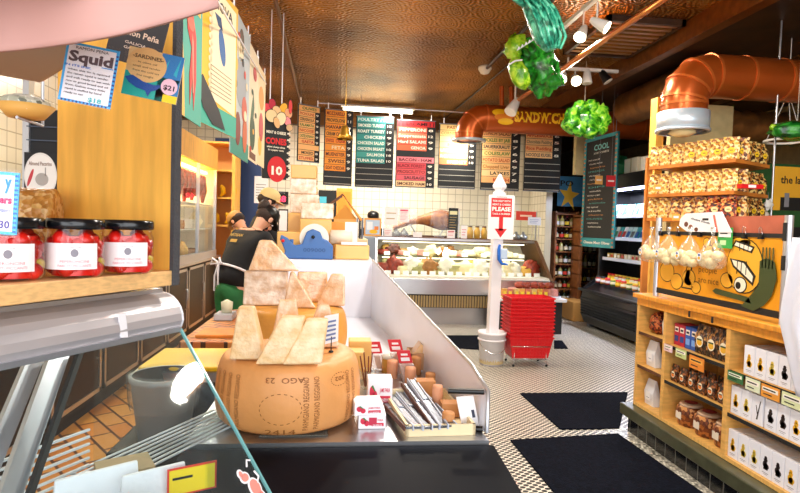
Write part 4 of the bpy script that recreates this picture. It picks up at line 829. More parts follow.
# things in the bays
def bagpouch(b, s=1, m=None):
    m = m or M_('pouch_white', '#e4e8f0', .3, bump=.3, bscale=30)
    b.add([(-.02*s, -.06*s, 0), (-.02*s, .06*s, 0), (.045*s, .06*s, 0), (.045*s, -.06*s, 0), (-.03*s, -.06*s, .10*s), (-.03*s, .06*s, .10*s), (.03*s, .06*s, .1*s), (.03*s, -.06*s, .1*s), (.0, -.055*s, .20*s), (.0, .055*s, .20*s), (.006, .055*s, .2*s), (.006, -.055*s, .2*s)],
          [(0,1,2,3), (0,4,5,1), (1,5,6,2), (2,6,7,3), (3,7,4,0), (4,8,9,5), (5,9,10,6), (6,10,11,7), (7,11,8,4), (8,11,10,9)], m)
    return b
def labl(b, w_, z0, z1, m, x=-.032): b.box(x-.001, x, -w_, w_, z0, z1, m)
for z, nm in ((.822, 'top'), (.557, 'middle'), (.25, 'bottom')):
    for i, y in enumerate((4.04, 3.89) if nm != 'top' else (3.84,)):
        b = MB(); bagpouch(b, 1.0); labl(b, .03, .04, .11, flat('#f7f8fc')); labl(b, .02, .06, .065, flat('#8a94a8'), -.033)
        if i == 2: continue
        tag(b.build('pouch', loc=(X0+.09+.05*i, y-.0 if nm != 'top' else 3.84, z), bevel=.004), 'white paper pouch on the %s shelf of the narrow bay%s' % (nm, '' if nm == 'top' else (', nearer the end' if i == 0 else ', nearer the divider')), 'pouch', 'white pouches in the narrow bay')
b = MB(); b.blob((0, 0, .085), (.07, .075, .085), 4, .15, 3, 20, 14, speck('dark_red_bag', ['#6a1c10', '#a8401c', '#3a1008', '#c8703a'], 70)); tag(b.build('bread_bag', loc=(X0+.1, 4.0, .822)), 'dark red bag of snacks on the top shelf of the narrow bay', 'bag')
b = MB(); b.box(-.04, .05, -.06, .06, 0, .035, PAPER); b.box(-.041, .05, -.05, .05, .012, .02, flat('#d8402c')); tag(b.build('small_box', loc=(X0+.22, 4.0, .822)), 'small white box behind the dark red bag', 'box')
# bay 2: boxes and bags of pasta
def carton(label, loc, w_, h_, d_, m, lab, grp, cat='box'):
    t = thing('carton', label, cat, loc, 0, grp); b = MB(); b.box(0, d_, -w_/2, w_/2, 0, h_, m); bb = b.build('box_body', t, bevel=.002)
    b = MB(); labl(b, w_*.36, h_*.18, h_*.45, flat(lab), -.0005); labl(b, w_*.36, h_*.62, h_*.85, flat('#f4e6d8'), -.0005); labl(b, w_*.25, h_*.68, h_*.78, flat('#2a2a3a'), -.0016); b.build('printed_label', bb)
for i, y in enumerate((3.70, 3.638)): carton('red and blue carton, top shelf of the middle bay, %s from far end' % ORD[i], (X0+.05, y, .802), .058, .155, .12, flat('#b8243a'), '#24408a', 'red cartons in the middle bay')
for i, y in enumerate((3.572, 3.508)): carton('blue carton on the top shelf of the middle bay, %s right of the red ones' % ORD[i], (X0+.05, y, .802), .058, .155, .12, flat('#2c58b0'), '#7aa8e8', 'blue cartons in the middle bay')
def pastabag(label, loc, s, m, grp, colr='#f4b02a', cat='bag'):
    t = thing('snack_bag', label, cat, loc, 0, grp); b = MB(); bagpouch(b, s, m); bb = b.build('bag', t, bevel=.005)
    b = MB(); b.M = Matrix.Translation((-.031*s, 0, .085*s)) @ Matrix.Rotation(-PI/2, 4, 'Z'); b.ell(0, 0, .034*s, .038*s, flat('#f3ead0'), 2, 20); b.ell(0, -.006*s, .026*s, .022*s, flat(colr), 3, 18); b.rect(-.024*s, .024*s, .008*s, .018*s, flat('#2a4a2a'), 4); b.build('round_label', bb)
PST = speck('pasta_dark', ['#2a160c', '#7a4a20', '#140c08', '#b07a38', '#4a2a14'], 50, bump=.8)
for i, y in enumerate((3.415, 3.30, 3.185)): pastabag('brown bag with oval yellow label, top shelf of the middle bay, %s from left' % ORD[i], (X0+.06, y, .802), 1.0, PST, 'brown bags on the top shelf of the middle bay', '#e8b02a')
for i in range(6): pastabag('small brown orange labelled bag, middle shelf of middle bay, %s from left' % ORD[i], (X0+.05, 3.69-i*.1, .537), .62, speck('snack_brown', ['#3a1c10', '#6a3418', '#1c0f0a', '#a8622a'], 90), 'small brown bags on the middle shelf', '#f0822a')
for i in range(6): pastabag('small brown bag in the row behind on the middle shelf of the middle bay', (X0+.17, 3.67-i*.1, .537), .62, MATS['snack_brown'], 'small brown bags behind on the middle shelf', '#f0822a')
for i, y in enumerate((3.60, 3.405, 3.215)):
    t2 = thing('panettone', 'cellophane wrapped round cake on the lowest shelf of the middle bay, %s from left' % ORD[i], 'cake', (X0+.12, y, .25), 0, 'wrapped cakes on the bottom shelf')
    b = MB(); b.lathe([(0, 0), (.075, 0), (.085, .02), (.095, .10), (.09, .13), (.06, .155), (0, .16)], n=28, mt=speck('cake_crust', ['#7a3c16', '#a8602a', '#c98a4a', '#5a2810'], 45)); b.build('cake', t2)
    b = MB(); b.lathe([(.03, .158), (.07, .156), (.078, .142), (.03, .15)], n=24, mt=flat('#c9a88a')); b.lathe([(0, .17), (.045, .165)], n=20, mt=flat('#8a2a2a')); b.build('top_label', t2)
    b = MB(); labl(b, .03, .05, .10, flat('#e8dcc8'), -.093); b.build('front_label', t2)
# bay 3: white boxes with a little figure
WBX = M_('white_carton', '#eef0fa', .35); FY = flat('#f2b61e'); FY2 = flat('#e6c84a'); FD = flat('#2a1a1c')
def figbox(kind, label, y, z, grp):
    t = thing('gift_box', label, 'box', (X0+.02, y, z), 0, grp); w_, h_ = .083, .17
    b = MB(); b.box(0, .20, -w_/2, w_/2, 0, h_, WBX); bb = b.build('box_body', t, bevel=.0025)
    b = MB(); b.M = Matrix.Rotation(-PI/2, 4, 'Z'); m = {'y': FY, 'l': FY2, 'd': FD, 's': FD}[kind]
    if kind == 's':
        b.poly([(-.006, .03), (.02, .14), (.024, .14), (.004, .03)], m); b.poly([(.0, .06), (-.012, .11), (-.008, .11), (.006, .06)], m)
    else:
        b.ell(0, .112, .010, .010, m); b.ell(0, .098, .013, .012, m); b.ell(-.002, .072, .017, .022, m, rot=.3); b.ell(.005, .066, .019, .017, m); b.rect(-.013, .013, .102, .106, m); b.rect(-.014, .016, .046, .056, m)
        b.rect(-.022, .022, .026, .029, flat('#9a9aa4')); b.rect(-.014, .014, .018, .020, flat('#9a9aa4'))
    b.build('printed_figure', bb); return t
KN = {'y': 'orange yellow', 'l': 'pale yellow', 'd': 'dark', 's': 'thin dark'}
for z, rn, seq, ys in ((.787, 'top', 'yyldddll', 2.955), (.522, 'middle', 'yls', 3.045), (.25, 'bottom', 'yllddyllyyl', 3.05)):
    for i, c in enumerate(seq):
        if ys-.089*i < 2.31: break
        figbox(c, 'white box with %s figure, %s shelf of the near bay, %s from left' % (KN[c], rn, ORD[i]), ys-.0865*i, z, 'white figure boxes in the near bay')
for i, c in enumerate('ddylyl'): figbox(c, 'white box with %s figure, nearer group of the middle shelf, %s from left' % (KN[c], ORD[i]), 2.775-.0865*i, .522, 'white figure boxes in the near bay')
# price cards clipped to shelves
def shelfcard(label, y, z, w_, h_, m, l2=None, sides=0):
    t = thing('shelf_card', label, 'price card', (X0-.012, y, z), 0); b = MB(); b.M = Matrix.Rotation(-PI/2, 4, 'Z'); b.box(-w_/2, w_/2, 0, .003, -h_, 0, m); b.build('card', t)
    b = MB(); b.M = Matrix.Rotation(-PI/2, 4, 'Z'); b.rect(-w_*.42, w_*.42, -h_*.5, -h_*.18, flat(l2 or '#f6f2e6')); b.rect(-w_*.36, w_*.30, -h_*.38, -h_*.28, DK, 2); b.rect(-w_*.36, w_*.1, -h_*.78, -h_*.7, DK, 1); b.build('writing', t)
shelfcard('white and red price card under the red cartons', 3.70, .802, .10, .05, flat('#e8c8cc')); shelfcard('pale green price card under the blue cartons', 3.55, .802, .12, .06, flat('#c6d48a'))
shelfcard('large orange price card under the brown bags in the middle bay', 3.38, .79, .15, .085, flat('#e88a2a'), '#f4b04a')
shelfcard('dark green price card at the left of the near bay', 3.02, .785, .13, .06, flat('#2f6b3a'), '#e6f0da'); shelfcard('pale green price card in the near bay', 2.88, .783, .11, .07, flat('#dfe8c8')); shelfcard('orange price card in the near bay', 2.75, .78, .13, .07, flat('#e89a34')); shelfcard('pale yellow green price card at the right edge of the near bay', 2.60, .78, .14, .07, flat('#dce4b4'))
# ------------------------------------------------------------------ screen guard on top of the shelves
GX = X0+.035; SY = 2.745; UA = 1.0
t = thing('painted_screen', 'yellow painted screen with upside down cartoon face on top of the shelves', 'screen', (GX, SY, 1.12))
YP = M_('painted_yellow', '#f0a21c', .35, var=.08, scale=6); LN = flat('#1c1408')
b = MB(); b.M = Matrix.Rotation(-PI/2, 4, 'Z'); W = 3.97-SY
# local x runs from far (left in the photo) to near; origin shifted to the far end
b.M = Matrix.Translation((0, W, 0)) @ Matrix.Rotation(-PI/2, 4, 'Z')
MM = b.M.copy(); b.box(0, W, 0, .015, .07, .475, YP); b.build('panel', t)
b = MB(); b.M = MM; b.box(0, W, -.008, .02, .475, .50, DK); b.box(0, W, -.004, .018, .03, .07, DK); b.build('black_bar', t)
b = MB(); b.M = MM
def ring(cx, cz, rx, rz_, m, inner, k=1): b.ell(cx, cz, rx, rz_, LN, k, 26); b.ell(cx, cz, rx-.006, rz_-.006, inner, k+1, 26)
HN = flat('#f6b42c')
for cx, cz, r in ((.14, .20, .09), (.26, .14, .07), (.20, .32, .06), (.40, .18, .07), (.48, .12, .05), (.60, .36, .065), (.66, .40, .045), (.57, .43, .04), (.64, .33, .05)): ring(cx, cz, r, r*.85, LN, HN)
b.poly([(.32, .10), (.38, .28), (.44, .33), (.42, .18), (.48, .10)], LN, 1); b.poly([(.335, .11), (.385, .265), (.425, .30), (.405, .18), (.455, .11)], HN, 2)
ring(.92, .30, .15, .165, LN, HN, 3); ring(.78, .20, .06, .05, LN, HN, 3); ring(.88, .44, .09, .035, LN, HN, 3)
b.poly([(.80, .34), (.83, .29), (1.0, .19), (1.02, .25), (.93, .33)], LN, 6); b.poly([(.82, .333), (.84, .30), (.995, .21), (1.0, .245), (.92, .318)], flat('#fbf3dc'), 7)
b.poly([(.82, .42), (.84, .455), (1.0, .42), (.98, .38)], LN, 6); b.poly([(.835, .423), (.85, .443), (.985, .412), (.97, .392)], flat('#fbf3dc'), 7)
for u in (.865, .90, .94): b.poly([(u, .25), (u+.005, .25), (u+.008, .33), (u+.003, .33)], LN, 8)
for u in (.88, .915, .95): b.rect(u, u+.004, .39, .45, LN, 8)
b.ell(.90, .185, .055, .05, LN, 6); b.ell(.90, .185, .047, .043, flat('#fbf3dc'), 7); b.ell(.885, .18, .022, .022, LN, 8)
GD = flat('#3e4a1e')
b.poly([(1.05, .34), (1.10, .36), (1.16, .34), (1.18, .25), (1.15, .15), (1.10, .09), (1.02, .045), (.92, .06), (.98, .12), (1.05, .20)], GD, 9)
b.poly([(.66, .12), (.69, .14), (.98, .12), (1.0, .085), (.92, .09), (.69, .105)], GD, 9)
for u in (1.065, 1.09, 1.115, 1.14): b.poly([(u, .30), (u+.009, .30), (u+.009, .42), (u, .42)], GD, 9)
for i, s_ in enumerate(('eating', 'people', 'are nice')): b.text(s_, .50, .30-.07*i, .06, flat('#7a4a10'), 1, .20-.02*(i % 2), 'L', .0)
b.build('painted_face', t)['label'] = 'black outlined cartoon face, hands and green apron painted upside down'
for y in (0, W): b = MB(); b.cyl((.005, y, 0), (.005, y, .60), .022, n=16, mt=ALU); b.box(-.02, -.015, y-.012, y+.012, .46, .56, DK) if y == 0 else None; b.box(-.02, -.015, y-.012, y+.012, .30, .38, DK) if y == 0 else None; b.build('upright', t)
b = MB(); b.M = MM; b.box(.72, W-.02, 0, .016, .50, .60, M_('terracotta_board', '#b9614a', .35, var=.15, scale=5)); b.build('terracotta_panel', t)['label'] = 'terracotta coloured upper panel'
t = thing('leaflet', 'white leaflet with brown pictures standing above the black bar of the painted screen', 'leaflet', (GX-.03, SY, 1.12))
b = MB(); b.M = MM; b.poly([(.40, .50), (.31, .54), (.32, .59), (.38, .625), (.74, .63), (.84, .50)], PAPER, 1, .004); b.build('sheet', t)
b = MB(); b.M = Matrix.Translation((-.0035, 0, 0)) @ MM; b.ell(.39, .55, .022, .018, flat('#6a3a22')); b.ell(.44, .53, .022, .018, flat('#8a4a2a')); b.ell(.50, .515, .02, .014, flat('#6a3a22')); b.text('cheese month', .44, .585, .02, DK, 1, .2, rot=-.18); b.rect(.56, .62, .575, .59, DK); b.poly([(.66, .61), (.70, .50), (.72, .50), (.68, .61)], flat('#d86a5a')); b.build('printing', t)
b = MB(); b.M = MM; b.box(.70, .83, -.022, -.018, .40, .53, flat('#2fa84a')); b.rect(.71, .82, .47, .52, PAPER, 20); b.rect(.725, .79, .49, .497, DK, 21); b.rect(.725, .78, .42, .45, flat('#bfe6b0'), 20)
tag(b.build('price_card', loc=(GX, SY, 1.12)), 'green and white price card clipped in the middle of the painted screen', 'price card')
# clips and hanging net bags
for i, y in enumerate((3.93, 3.71, 3.47, 3.24)):
    t = thing('net_bag', 'clear bag of pale cheese balls hanging on the painted screen, %s from the left' % ORD[i], 'bag', (GX-.075, y, 1.60), 0, 'hanging bags on the painted screen')
    random.seed(i); b = MB()
    for k in range(9): b.blob((random.uniform(-.022, .022), random.uniform(-.07, .07), -.155+.035*random.uniform(-1, 1)), (.034, .038, .034), k+i*9, .12, 2, 12, 8, M_('pale_ball', '#e6d2a0', .4))
    b.build('contents', t)
    b = MB(); b.lathe([(.008, .03), (.018, .05), (.006, -.005), (.018, -.02), (.055, -.07), (.084, -.13), (.086, -.18), (.06, -.21), (0, -.22)], n=18, mt=glassy('film', (1, 1, 1, 1), 1.2, .15, .08, (.95, .93, .88, 1)) if i == 0 else bpy.data.materials['film'], sx=.8, sy=1.2); b.build('clear_film', t)
    b = MB(); b.M = Matrix.Translation((-.074, .02, -.14)) @ Matrix.Rotation(-PI/2, 4, 'Z'); b.ell(0, 0, .022, .026, flat('#e9ecf6')); b.ell(0, -.008, .012, .010, FY, 2); b.ell(0, .012, .012, .006, flat('#3a5aa0'), 2); b.build('sticker', t)
for i, u in enumerate((.06, .27, .51, .74, .92, 1.05)):
    b = MB(); b.M = MM @ Matrix.Translation((u, -.014, .485)); b.prism([(-.016, -.02), (.016, -.02), (.010, .012), (-.010, .012)], (0, -.008, 0), (1,0,0), (0,0,1), (0, .02, 0), BLACK); b.tube([(-.012, 0, .01), (-.008, -.005, .045), (.0, -.005, .05), (.008, -.005, .045), (.012, 0, .01)], .002, 6, CHROME)
    tag(b.build('binder_clip', loc=(GX, SY, 1.12)), 'black binder clip on the bar of the painted screen, %s from the left' % ORD[i], 'clip', 'clips on the painted screen')
# white cloth at the right edge
b = MB(); n, m_ = 24, 14; vs = []
for i in range(n+1):
    for j in range(m_+1):
        u, v = i/n, j/m_; z = 1.60-.88*u; vs.append((.02*math.sin(v*9+u*2)+.03*u, -v*.38-.02*math.sin(u*3), z))
zs = []
prof = [(0, -.02), (.06, .03), (.14, .05), (.3, .055), (.5, .04), (.7, .0), (.85, -.06), (1, -.12)]
vs2 = []
for i in range(n+1):
    u = i/n; e = max(-.13, .012+.055*math.sin(min(1, u*1.5)*PI*.6)-.16*max(0, u-.55)*2)
    for j in range(m_+1):
        v = j/m_; vs2.append((-.04-.05*math.sin(v*PI)+.012*math.sin(v*14+u*5), e-v*.30, 1.60-.80*u))
b.add(vs2, [(i*(m_+1)+j, i*(m_+1)+j+1, (i+1)*(m_+1)+j+1, (i+1)*(m_+1)+j) for i in range(n) for j in range(m_)], M_('white_cloth', '#dfe4f6', .8, bump=.3, bscale=20), True)
tag(b.build('white_cloth', loc=(GX-.05, 2.60, 0), solid=.004), 'white cloth draped over the near end of the painted screen at the right edge', 'cloth')
# ------------------------------------------------------------------ left back counter and its glass case (faces +x)
XF = -1.95
t = thing('back_counter', 'long steel framed counter with black doors along the left wall', 'counter', (XF, 2.2, 0)); L = 7.0
b = MB(); b.box(-.75, 0, 0, L, .12, 1.0, DK); b.box(-.7, -.06, 0, L, 0, .12, DK); b.build('body', t)
b = MB(); b.box(-.78, .04, -.02, L+.02, 1.0, 1.04, STEEL); b.build('steel_top', t, bevel=.006)
for i in range(8):
    y = .05+i*.86; b = MB(); FRM = STEEL
    for (a0, a1, z0_, z1_) in ((0, .035, .16, .97), (.765, .80, .16, .97), (0, .80, .16, .195), (0, .80, .935, .97)): b.box(.0, .012, y+a0, y+a1, z0_, z1_, FRM)
    dr = b.build('door', t); b = MB(); b.box(.0, .005, y+.03, y+.77, .19, .94, M_('dark_glass', '#08090c', .35, spec=.25)); b.build('door_panel', dr); b = MB(); b.tube([(.012, y+.7, .45), (.04, y+.7, .46), (.04, y+.7, .70), (.012, y+.7, .71)], .008, 8, STEEL); b.build('handle', dr)
t = thing('glass_case', 'tall lit glass case with hanging sausages on the left back counter', 'display case', (XF, 5.7, 1.04)); L = 3.2
b = MB(); b.box(-.7, .03, 0, L, 1.34, 1.66, WOODY); b.build('header', t)
b = MB(); b.box(-.7, -.66, 0, L, 0, 1.34, M_('case_white', '#f4efe0')); b.box(-.7, 0, L-.02, L, 0, 1.34, M_('case_white', '#f4efe0')); b.build('back_panel', t)
b = MB(); b.box(-.004, .0, 0, L, .04, 1.34, GLASS); b.build('front_glass', t)
for y in (0, 1.06, 2.12, 3.16): b = MB(); b.box(-.02, .02, y, y+.035, 0, 1.34, ALU); b.build('upright', t)
b = MB(); b.box(-.06, .03, 0, L, 0, .10, ALU); b.build('sill', t)
for z in (.42, .78): b = MB(); b.box(-.6, -.05, .04, L-.04, z, z+.01, M_('white_shelf', '#e8ecee', .3)); b.build('shelf', t)
b = MB(); b.box(-.16, -.10, .05, L-.1, 1.26, 1.30, M_('yellow_case_lamp', '#ffd65a', .3, emit=12)); b.build('light_tube', t)
area('glass_case_glow', (XF-.30, 7.3, 2.29), .35, 34, (1, .84, .5), (0, 0, 0), 2.8)
SAUS = M_('sausage_red', '#8e2c16', .4, var=.4, scale=18)
for i in range(22):
    random.seed(i); b = MB(); h_ = random.uniform(.28, .42); b.tube([(0, 0, 0), (0, 0, -.03), (.01, 0, -h_*.6), (0, 0, -h_)], [.015, .05, .055, .02], 10, SAUS); b.cyl((0,0,0), (0,0,.08), .003, n=5, mt=WHITE)
    tag(b.build('sausage', loc=(XF-.10-.13*(i % 2), 6.5+i*.10, 2.26)), 'dark red sausage hanging in the left glass case, %s from the near end' % (ORD+['seventeenth', 'eighteenth', 'nineteenth', 'twentieth', 'twenty-first', 'twenty-second'])[i], 'sausage', 'sausages hanging in the left glass case')
for i in range(12):
    random.seed(50+i); b = food(i+7, [0, 1, 3][i % 3]); o = b.build('cheese', loc=(XF-.22, 5.95+i*.24, 1.47 if i % 2 else 1.06), mats=[CH[[0, 3, 2, 1, 6, 0][i % 6]]], rotz=i); o.scale = (1.2, 1.2, 1.7)
    tag(o, 'cheese in the left glass case, %s from its near end' % ORD[i], 'cheese', 'cheeses in the left glass case')
# shelves with yellow things beyond the glass case, blue wall piece, clock, paper
slab('wall_blue', -2.30, -1.45, 10.4, 10.5, 1.2, 3.1, NAVY)
t = thing('kitchen_shelf', 'tall yellow wooden shelf at the back beyond the left glass case', 'shelf', (-2.32, 9.25, 0))
b = MB(); b.box(0, .04, 0, .5, 0, 2.9, WOODY); b.box(.55, .60, 0, .5, 0, 2.9, WOODY); b.build('side_panel', t)
b = MB(); [b.box(.04, .55, 0, .5, z, z+.03, WOODY) for z in (.9, 1.5, 1.95, 2.4, 2.85)]; b.build('shelf', t); b = MB(); b.box(0, .6, .48, .5, 0, 2.9, M_('tan_frame', '#e0a050')); b.build('back_panel', t)
for i in range(6):
    b = MB(); b.tube([(-.05, 0, .02), (0, 0, .08), (.0, -.05, .15), (-.03, -.06, .2)], [.02, .04, .04, .02], 10, YEL); tag(b.build('yellow_package', loc=(-2.2+.09*i, 9.4, [1.53, 1.98][i % 2])), '%s yellow curved package on the tall yellow shelf' % ORD[i], 'package', 'yellow packages on the tall shelf')
t = thing('number_display', 'black number display with red digits 48 at the back wall', 'display', P(274, 204, 10.64)); b = MB(); b.box(0, .26, 0, .05, 0, .24, DK); b.build('casing', t)
b = MB(); b.text('48', .04, .05, .15, M_('red_digit', '#ff2a4a', .4, emit=3), 1, .18); b.text('now serving', .04, .21, .02, flat('#b0b0b0'), 1, .16); b.build('digits', t)
wall_sign('notice', 'white paper notice with handwriting hanging under the cones poster', 'notice', 254, 268, 176, 203, 6.8, lines('#666', 6), PAPER)
wall_sign('notice', 'black framed paper on the back wall below the number display', 'notice', 278, 288, 209, 232, 10.69, lambda b, w_, h_: b.rect(.1*w_, .9*w_, .06*h_, .94*h_, PAPER), DK)
wall_sign('cupboard_front', 'orange wooden cupboard front on the back wall behind the cheese stack', 'cupboard', 336, 352, 188, 222, 10.54, lambda b, w_, h_: b.rect(.1*w_, .9*w_, .1*h_, .9*h_, flat('#d98a2a')), flat('#e8a040'), th=.15)
wall_sign('shelf_display', 'black unit with blue picture behind the cheese stack', 'screen', 318, 336, 190, 222, 10.49, lambda b, w_, h_: b.rect(.05*w_, .45*w_, .2*h_, .8*h_, flat('#4ab0c8')), DK, th=.2)
# ------------------------------------------------------------------ hanging picture banners on the left
def banner(label, x0, Ya, x1, Yb, yt0, yb0, art, base, X=None):
    a = P(x0, yb0, Ya); a2 = P(x0, yt0, Ya); c = P(x1, yb0, Yb); w_ = math.hypot(c.x-a.x, c.y-a.y); h_ = a2.z-a.z
    t = thing('picture_banner', label, 'banner', a, math.atan2(c.y-a.y, c.x-a.x)); b = MB(); b.box(0, w_, 0, .006, 0, h_, base); b.build('cloth', t)
    b = MB(); art(b, w_, h_); b.build('painting', t); b = MB(); [b.cyl((w_*u, .003, h_), (w_*u, .003, h_+.06), .004, n=5, mt=WHITE) for u in (.1, .9)]; b.build('string', t)
def U(pts, w_, h_): return [(x*w_, y*h_) for x, y in pts]
C1 = flat('#f6e2ba'); BK = flat('#15151a')
def artA(b, w, h): b.ell(.5*w, .55*h, .3*w, .16*h, flat('#d8202c')); b.ell(.45*w, .35*h, .28*w, .14*h, flat('#e83a40')); b.ell(.55*w, .2*h, .2*w, .1*h, flat('#d8202c')); b.ell(.5*w, .75*h, .25*w, .07*h, flat('#e83a40'))
def artB(b, w, h):
    b.poly(U([(0, 0), (.25, 0), (.2, .3), (.1, .6), (.05, 1), (0, 1)], w, h), flat('#f2b44a')); b.poly(U([(.1, .78), (.9, .78), (.9, 1), (.1, 1)], w, h), flat('#f4b24a'))
    R_ = flat('#c82a20'); b.poly(U([(.3, .7), (.55, .73), (.7, .6), (.72, .3), (.62, .08), (.55, .3), (.45, .1), (.42, .3), (.5, .5), (.32, .6)], w, h), R_, 2); b.ell(.45*w, .66*h, .16*w, .05*h, flat('#e8604a'), 3); b.poly(U([(.5, .6), (.56, .55), (.6, .2), (.56, .2)], w, h), flat('#f0907a'), 3); b.text('crab', .35*w, .8*h, .05*h, C1, 2, .4*w)
def artC(b, w, h):
    b.rect(0, w, .0, .16*h, flat('#39a58e')); b.rect(.0, w, .80*h, h, flat('#f2b233'), 1); b.poly(U([(.32, .2), (.95, .16), (.95, .95), (.36, .98)], w, h), C1, 2)
    for i in range(15): b.ell(.34*w, (.2+.052*i)*h, .04*w, .022*h, C1, 2, 10)
    b.ell(.60*w, .60*h, .07*w, .13*h, flat('#1f5a9a'), 3, rot=.35); b.poly(U([(.50, .73), (.42, .80), (.56, .80), (.60, .72)], w, h), flat('#1f3f6a'), 3); b.text('NOVA', .4*w, .84*h, .10*h, BK, 3, .45*w)
    for i in range(7): b.rect(.35*w, .85*w, (.42-.03*i)*h, (.426-.03*i)*h, flat('#8a7a5a'), 3)
    b.poly(U([(.05, .25), (.18, .32), (.3, .26), (.55, .14), (.7, .02), (.4, .02), (.2, .1)], w, h), BK, 4)
def artD(b, w, h):
    for i in range(6): b.ell((.2+.12*i)*w, (.5+.07*((i*5) % 6))*h, .05*w, .03*h, [flat('#15151a'), flat('#d8402c'), flat('#f6e2ba')][i % 3], 5)
    b.poly(U([(0, .0), (1, 0), (1, .14), (0, .2)], w, h), flat('#2a8a78')); b.ell(.45*w, .78*h, .16*w, .08*h, C1, 2); b.ell(.5*w, .86*h, .12*w, .08*h, flat('#5a3a1a'), 2)
    b.ell(.5*w, .55*h, .30*w, .18*h, flat('#9aa0a8'), 2); b.ell(.7*w, .38*h, .15*w, .1*h, flat('#c8502c'), 3); b.ell(.35*w, .2*h, .14*w, .12*h, flat('#7a2a1a'), 3); b.ell(.75*w, .2*h, .13*w, .14*h, flat('#c8602c'), 3); b.ell(.75*w, .34*h, .08*w, .04*h, C1, 4); b.ell(.2*w, .64*h, .1*w, .05*h, flat('#f2b83a'), 3)
def artE(b, w, h):
    for i in range(5): b.ell((.25+.12*i)*w, (.1+.17*((i*3) % 5))*h, .08*w, .025*h, [flat('#c8402c'), flat('#24482a'), flat('#e8a83a')][i % 3], 4)
    b.poly(U([(.3, .1), (.6, .5), (.5, .62), (.35, .5), (.2, .3)], w, h), flat('#2f5a34')); b.ell(.45*w, .25*h, .25*w, .15*h, flat('#24482a'), 2); b.ell(.6*w, .8*h, .18*w, .06*h, flat('#c83a3a'), 2); b.rect(.2*w, .8*w, .02*h, .08*h, flat('#6a3a1a'), 2)
def artF(b, w, h):
    b.ell(.5*w, .7*h, .3*w, .12*h, flat('#e89a3a')); b.ell(.5*w, .4*h, .25*w, .15*h, flat('#c84a4a'), 2); b.ell(.4*w, .2*h, .2*w, .1*h, flat('#f0b84a'), 2)
banner('peach banner with red crayfish, nearest and leftmost of the picture banners', 149, 1.9, 181, 2.3, -60, 64, artA, flat('#f2c7a4'))
banner('teal and orange banner with long red crab legs', 178, 2.35, 201, 2.70, -45, 112, artB, flat('#3f9f8c'))
banner('yellow banner with scalloped cream panel and dark blue fish', 192, 2.9, 236, 3.55, -42, 118, artC, flat('#f0b51e'))
banner('grey blue banner with cartoon figures over a teal base', 230, 3.6, 248, 4.25, 2, 152, artD, flat('#b9c2c6'))
banner('cream banner with dark green tree and red lettering', 247, 4.3, 257, 4.8, 40, 158, artE, flat('#f0dfbc'))
banner('cream banner with orange shapes, farthest of the picture banners', 256, 4.85, 264, 5.3, 62, 163, artF, flat('#f2d8a8'))
rod('banner_wire', 'pale wire that the picture banners are hung along', 'wire', P(205, -20, 2.5), P(266, 84, 5.4), .006, WHITE)
def cones(b, w, h):
    RD = flat('#cf1c24')
    for cx, cz, rx, rz_, c_, k, ro in ((.12, .96, .17, .06, '#d83a4a', 1, .6), (.32, 1.02, .14, .07, '#b8203a', 2, 0), (.5, .93, .18, .08, '#e8c08a', 3, .5), (.74, .98, .15, .09, '#f2b02a', 2, -.5), (.95, .93, .16, .07, '#e0a070', 3, .2), (.3, .86, .24, .09, '#f0cf9a', 4, .7), (.66, .84, .2, .10, '#f6dcae', 5, -.4), (.92, .82, .14, .07, '#e88a90', 4, .3), (.5, .78, .12, .08, '#e8b47a', 6, .3), (1.0, .74, .14, .05, '#cfa87a', 5, .6), (1.02, 1.02, .08, .1, '#d83a3a', 4, 0)):
        b.ell(cx*w, cz*h, rx*w, rz_*h, BK, k, rot=ro); b.ell(cx*w, cz*h, rx*w*.9, rz_*h*.9, flat(c_), k+1, rot=ro)
    b.text('MEAT & CHEESE', .5*w, .635*h, .05*h, flat('#efe6d0'), 2, .75*w, 'C', .03); b.text('CONES', .5*w, .50*h, .11*h, RD, 2, .8*w, 'C', .05); b.text('salami cheese olives', .5*w, .45*h, .035*h, flat('#efe6d0'), 2, .7*w, 'C'); b.text('in a paper cone', .5*w, .41*h, .035*h, flat('#efe6d0'), 2, .6*w, 'C')
    b.ell(.55*w, .17*h, .36*w, .17*h, RD, 2, 28); b.text('10', .55*w, .10*h, .15*h, flat('#fbeede'), 4, .42*w, 'C', .04)
loc, rz, w_, h_ = face(262, 5.6, 289, 5.75, 97, 181)
t = thing('hanging_poster', 'black cones poster with heaped snacks drawing and round red price', 'poster', loc, rz); b = MB(); b.box(0, w_, 0, .01, .03, h_*.84, DK)
for i in range(20): b.box(w_-.02, w_+.015, -.001, .009, .03+i*h_*.8/20, .03+(i+.5)*h_*.8/20, DK if i % 2 else flat('#e8e0d0'))
b.build('board', t); b = MB(); cones(b, w_, h_*.92); b.build('artwork', t); b = MB(); b.cyl((w_*.7, .005, h_*.84), (w_*.7, .005, 3.7-loc.z), .005, n=6, mt=WHITE); b.cyl((w_*.25, .005, h_*.84), (w_*.25, .005, 3.7-loc.z), .005, n=6, mt=WHITE); b.build('string', t)
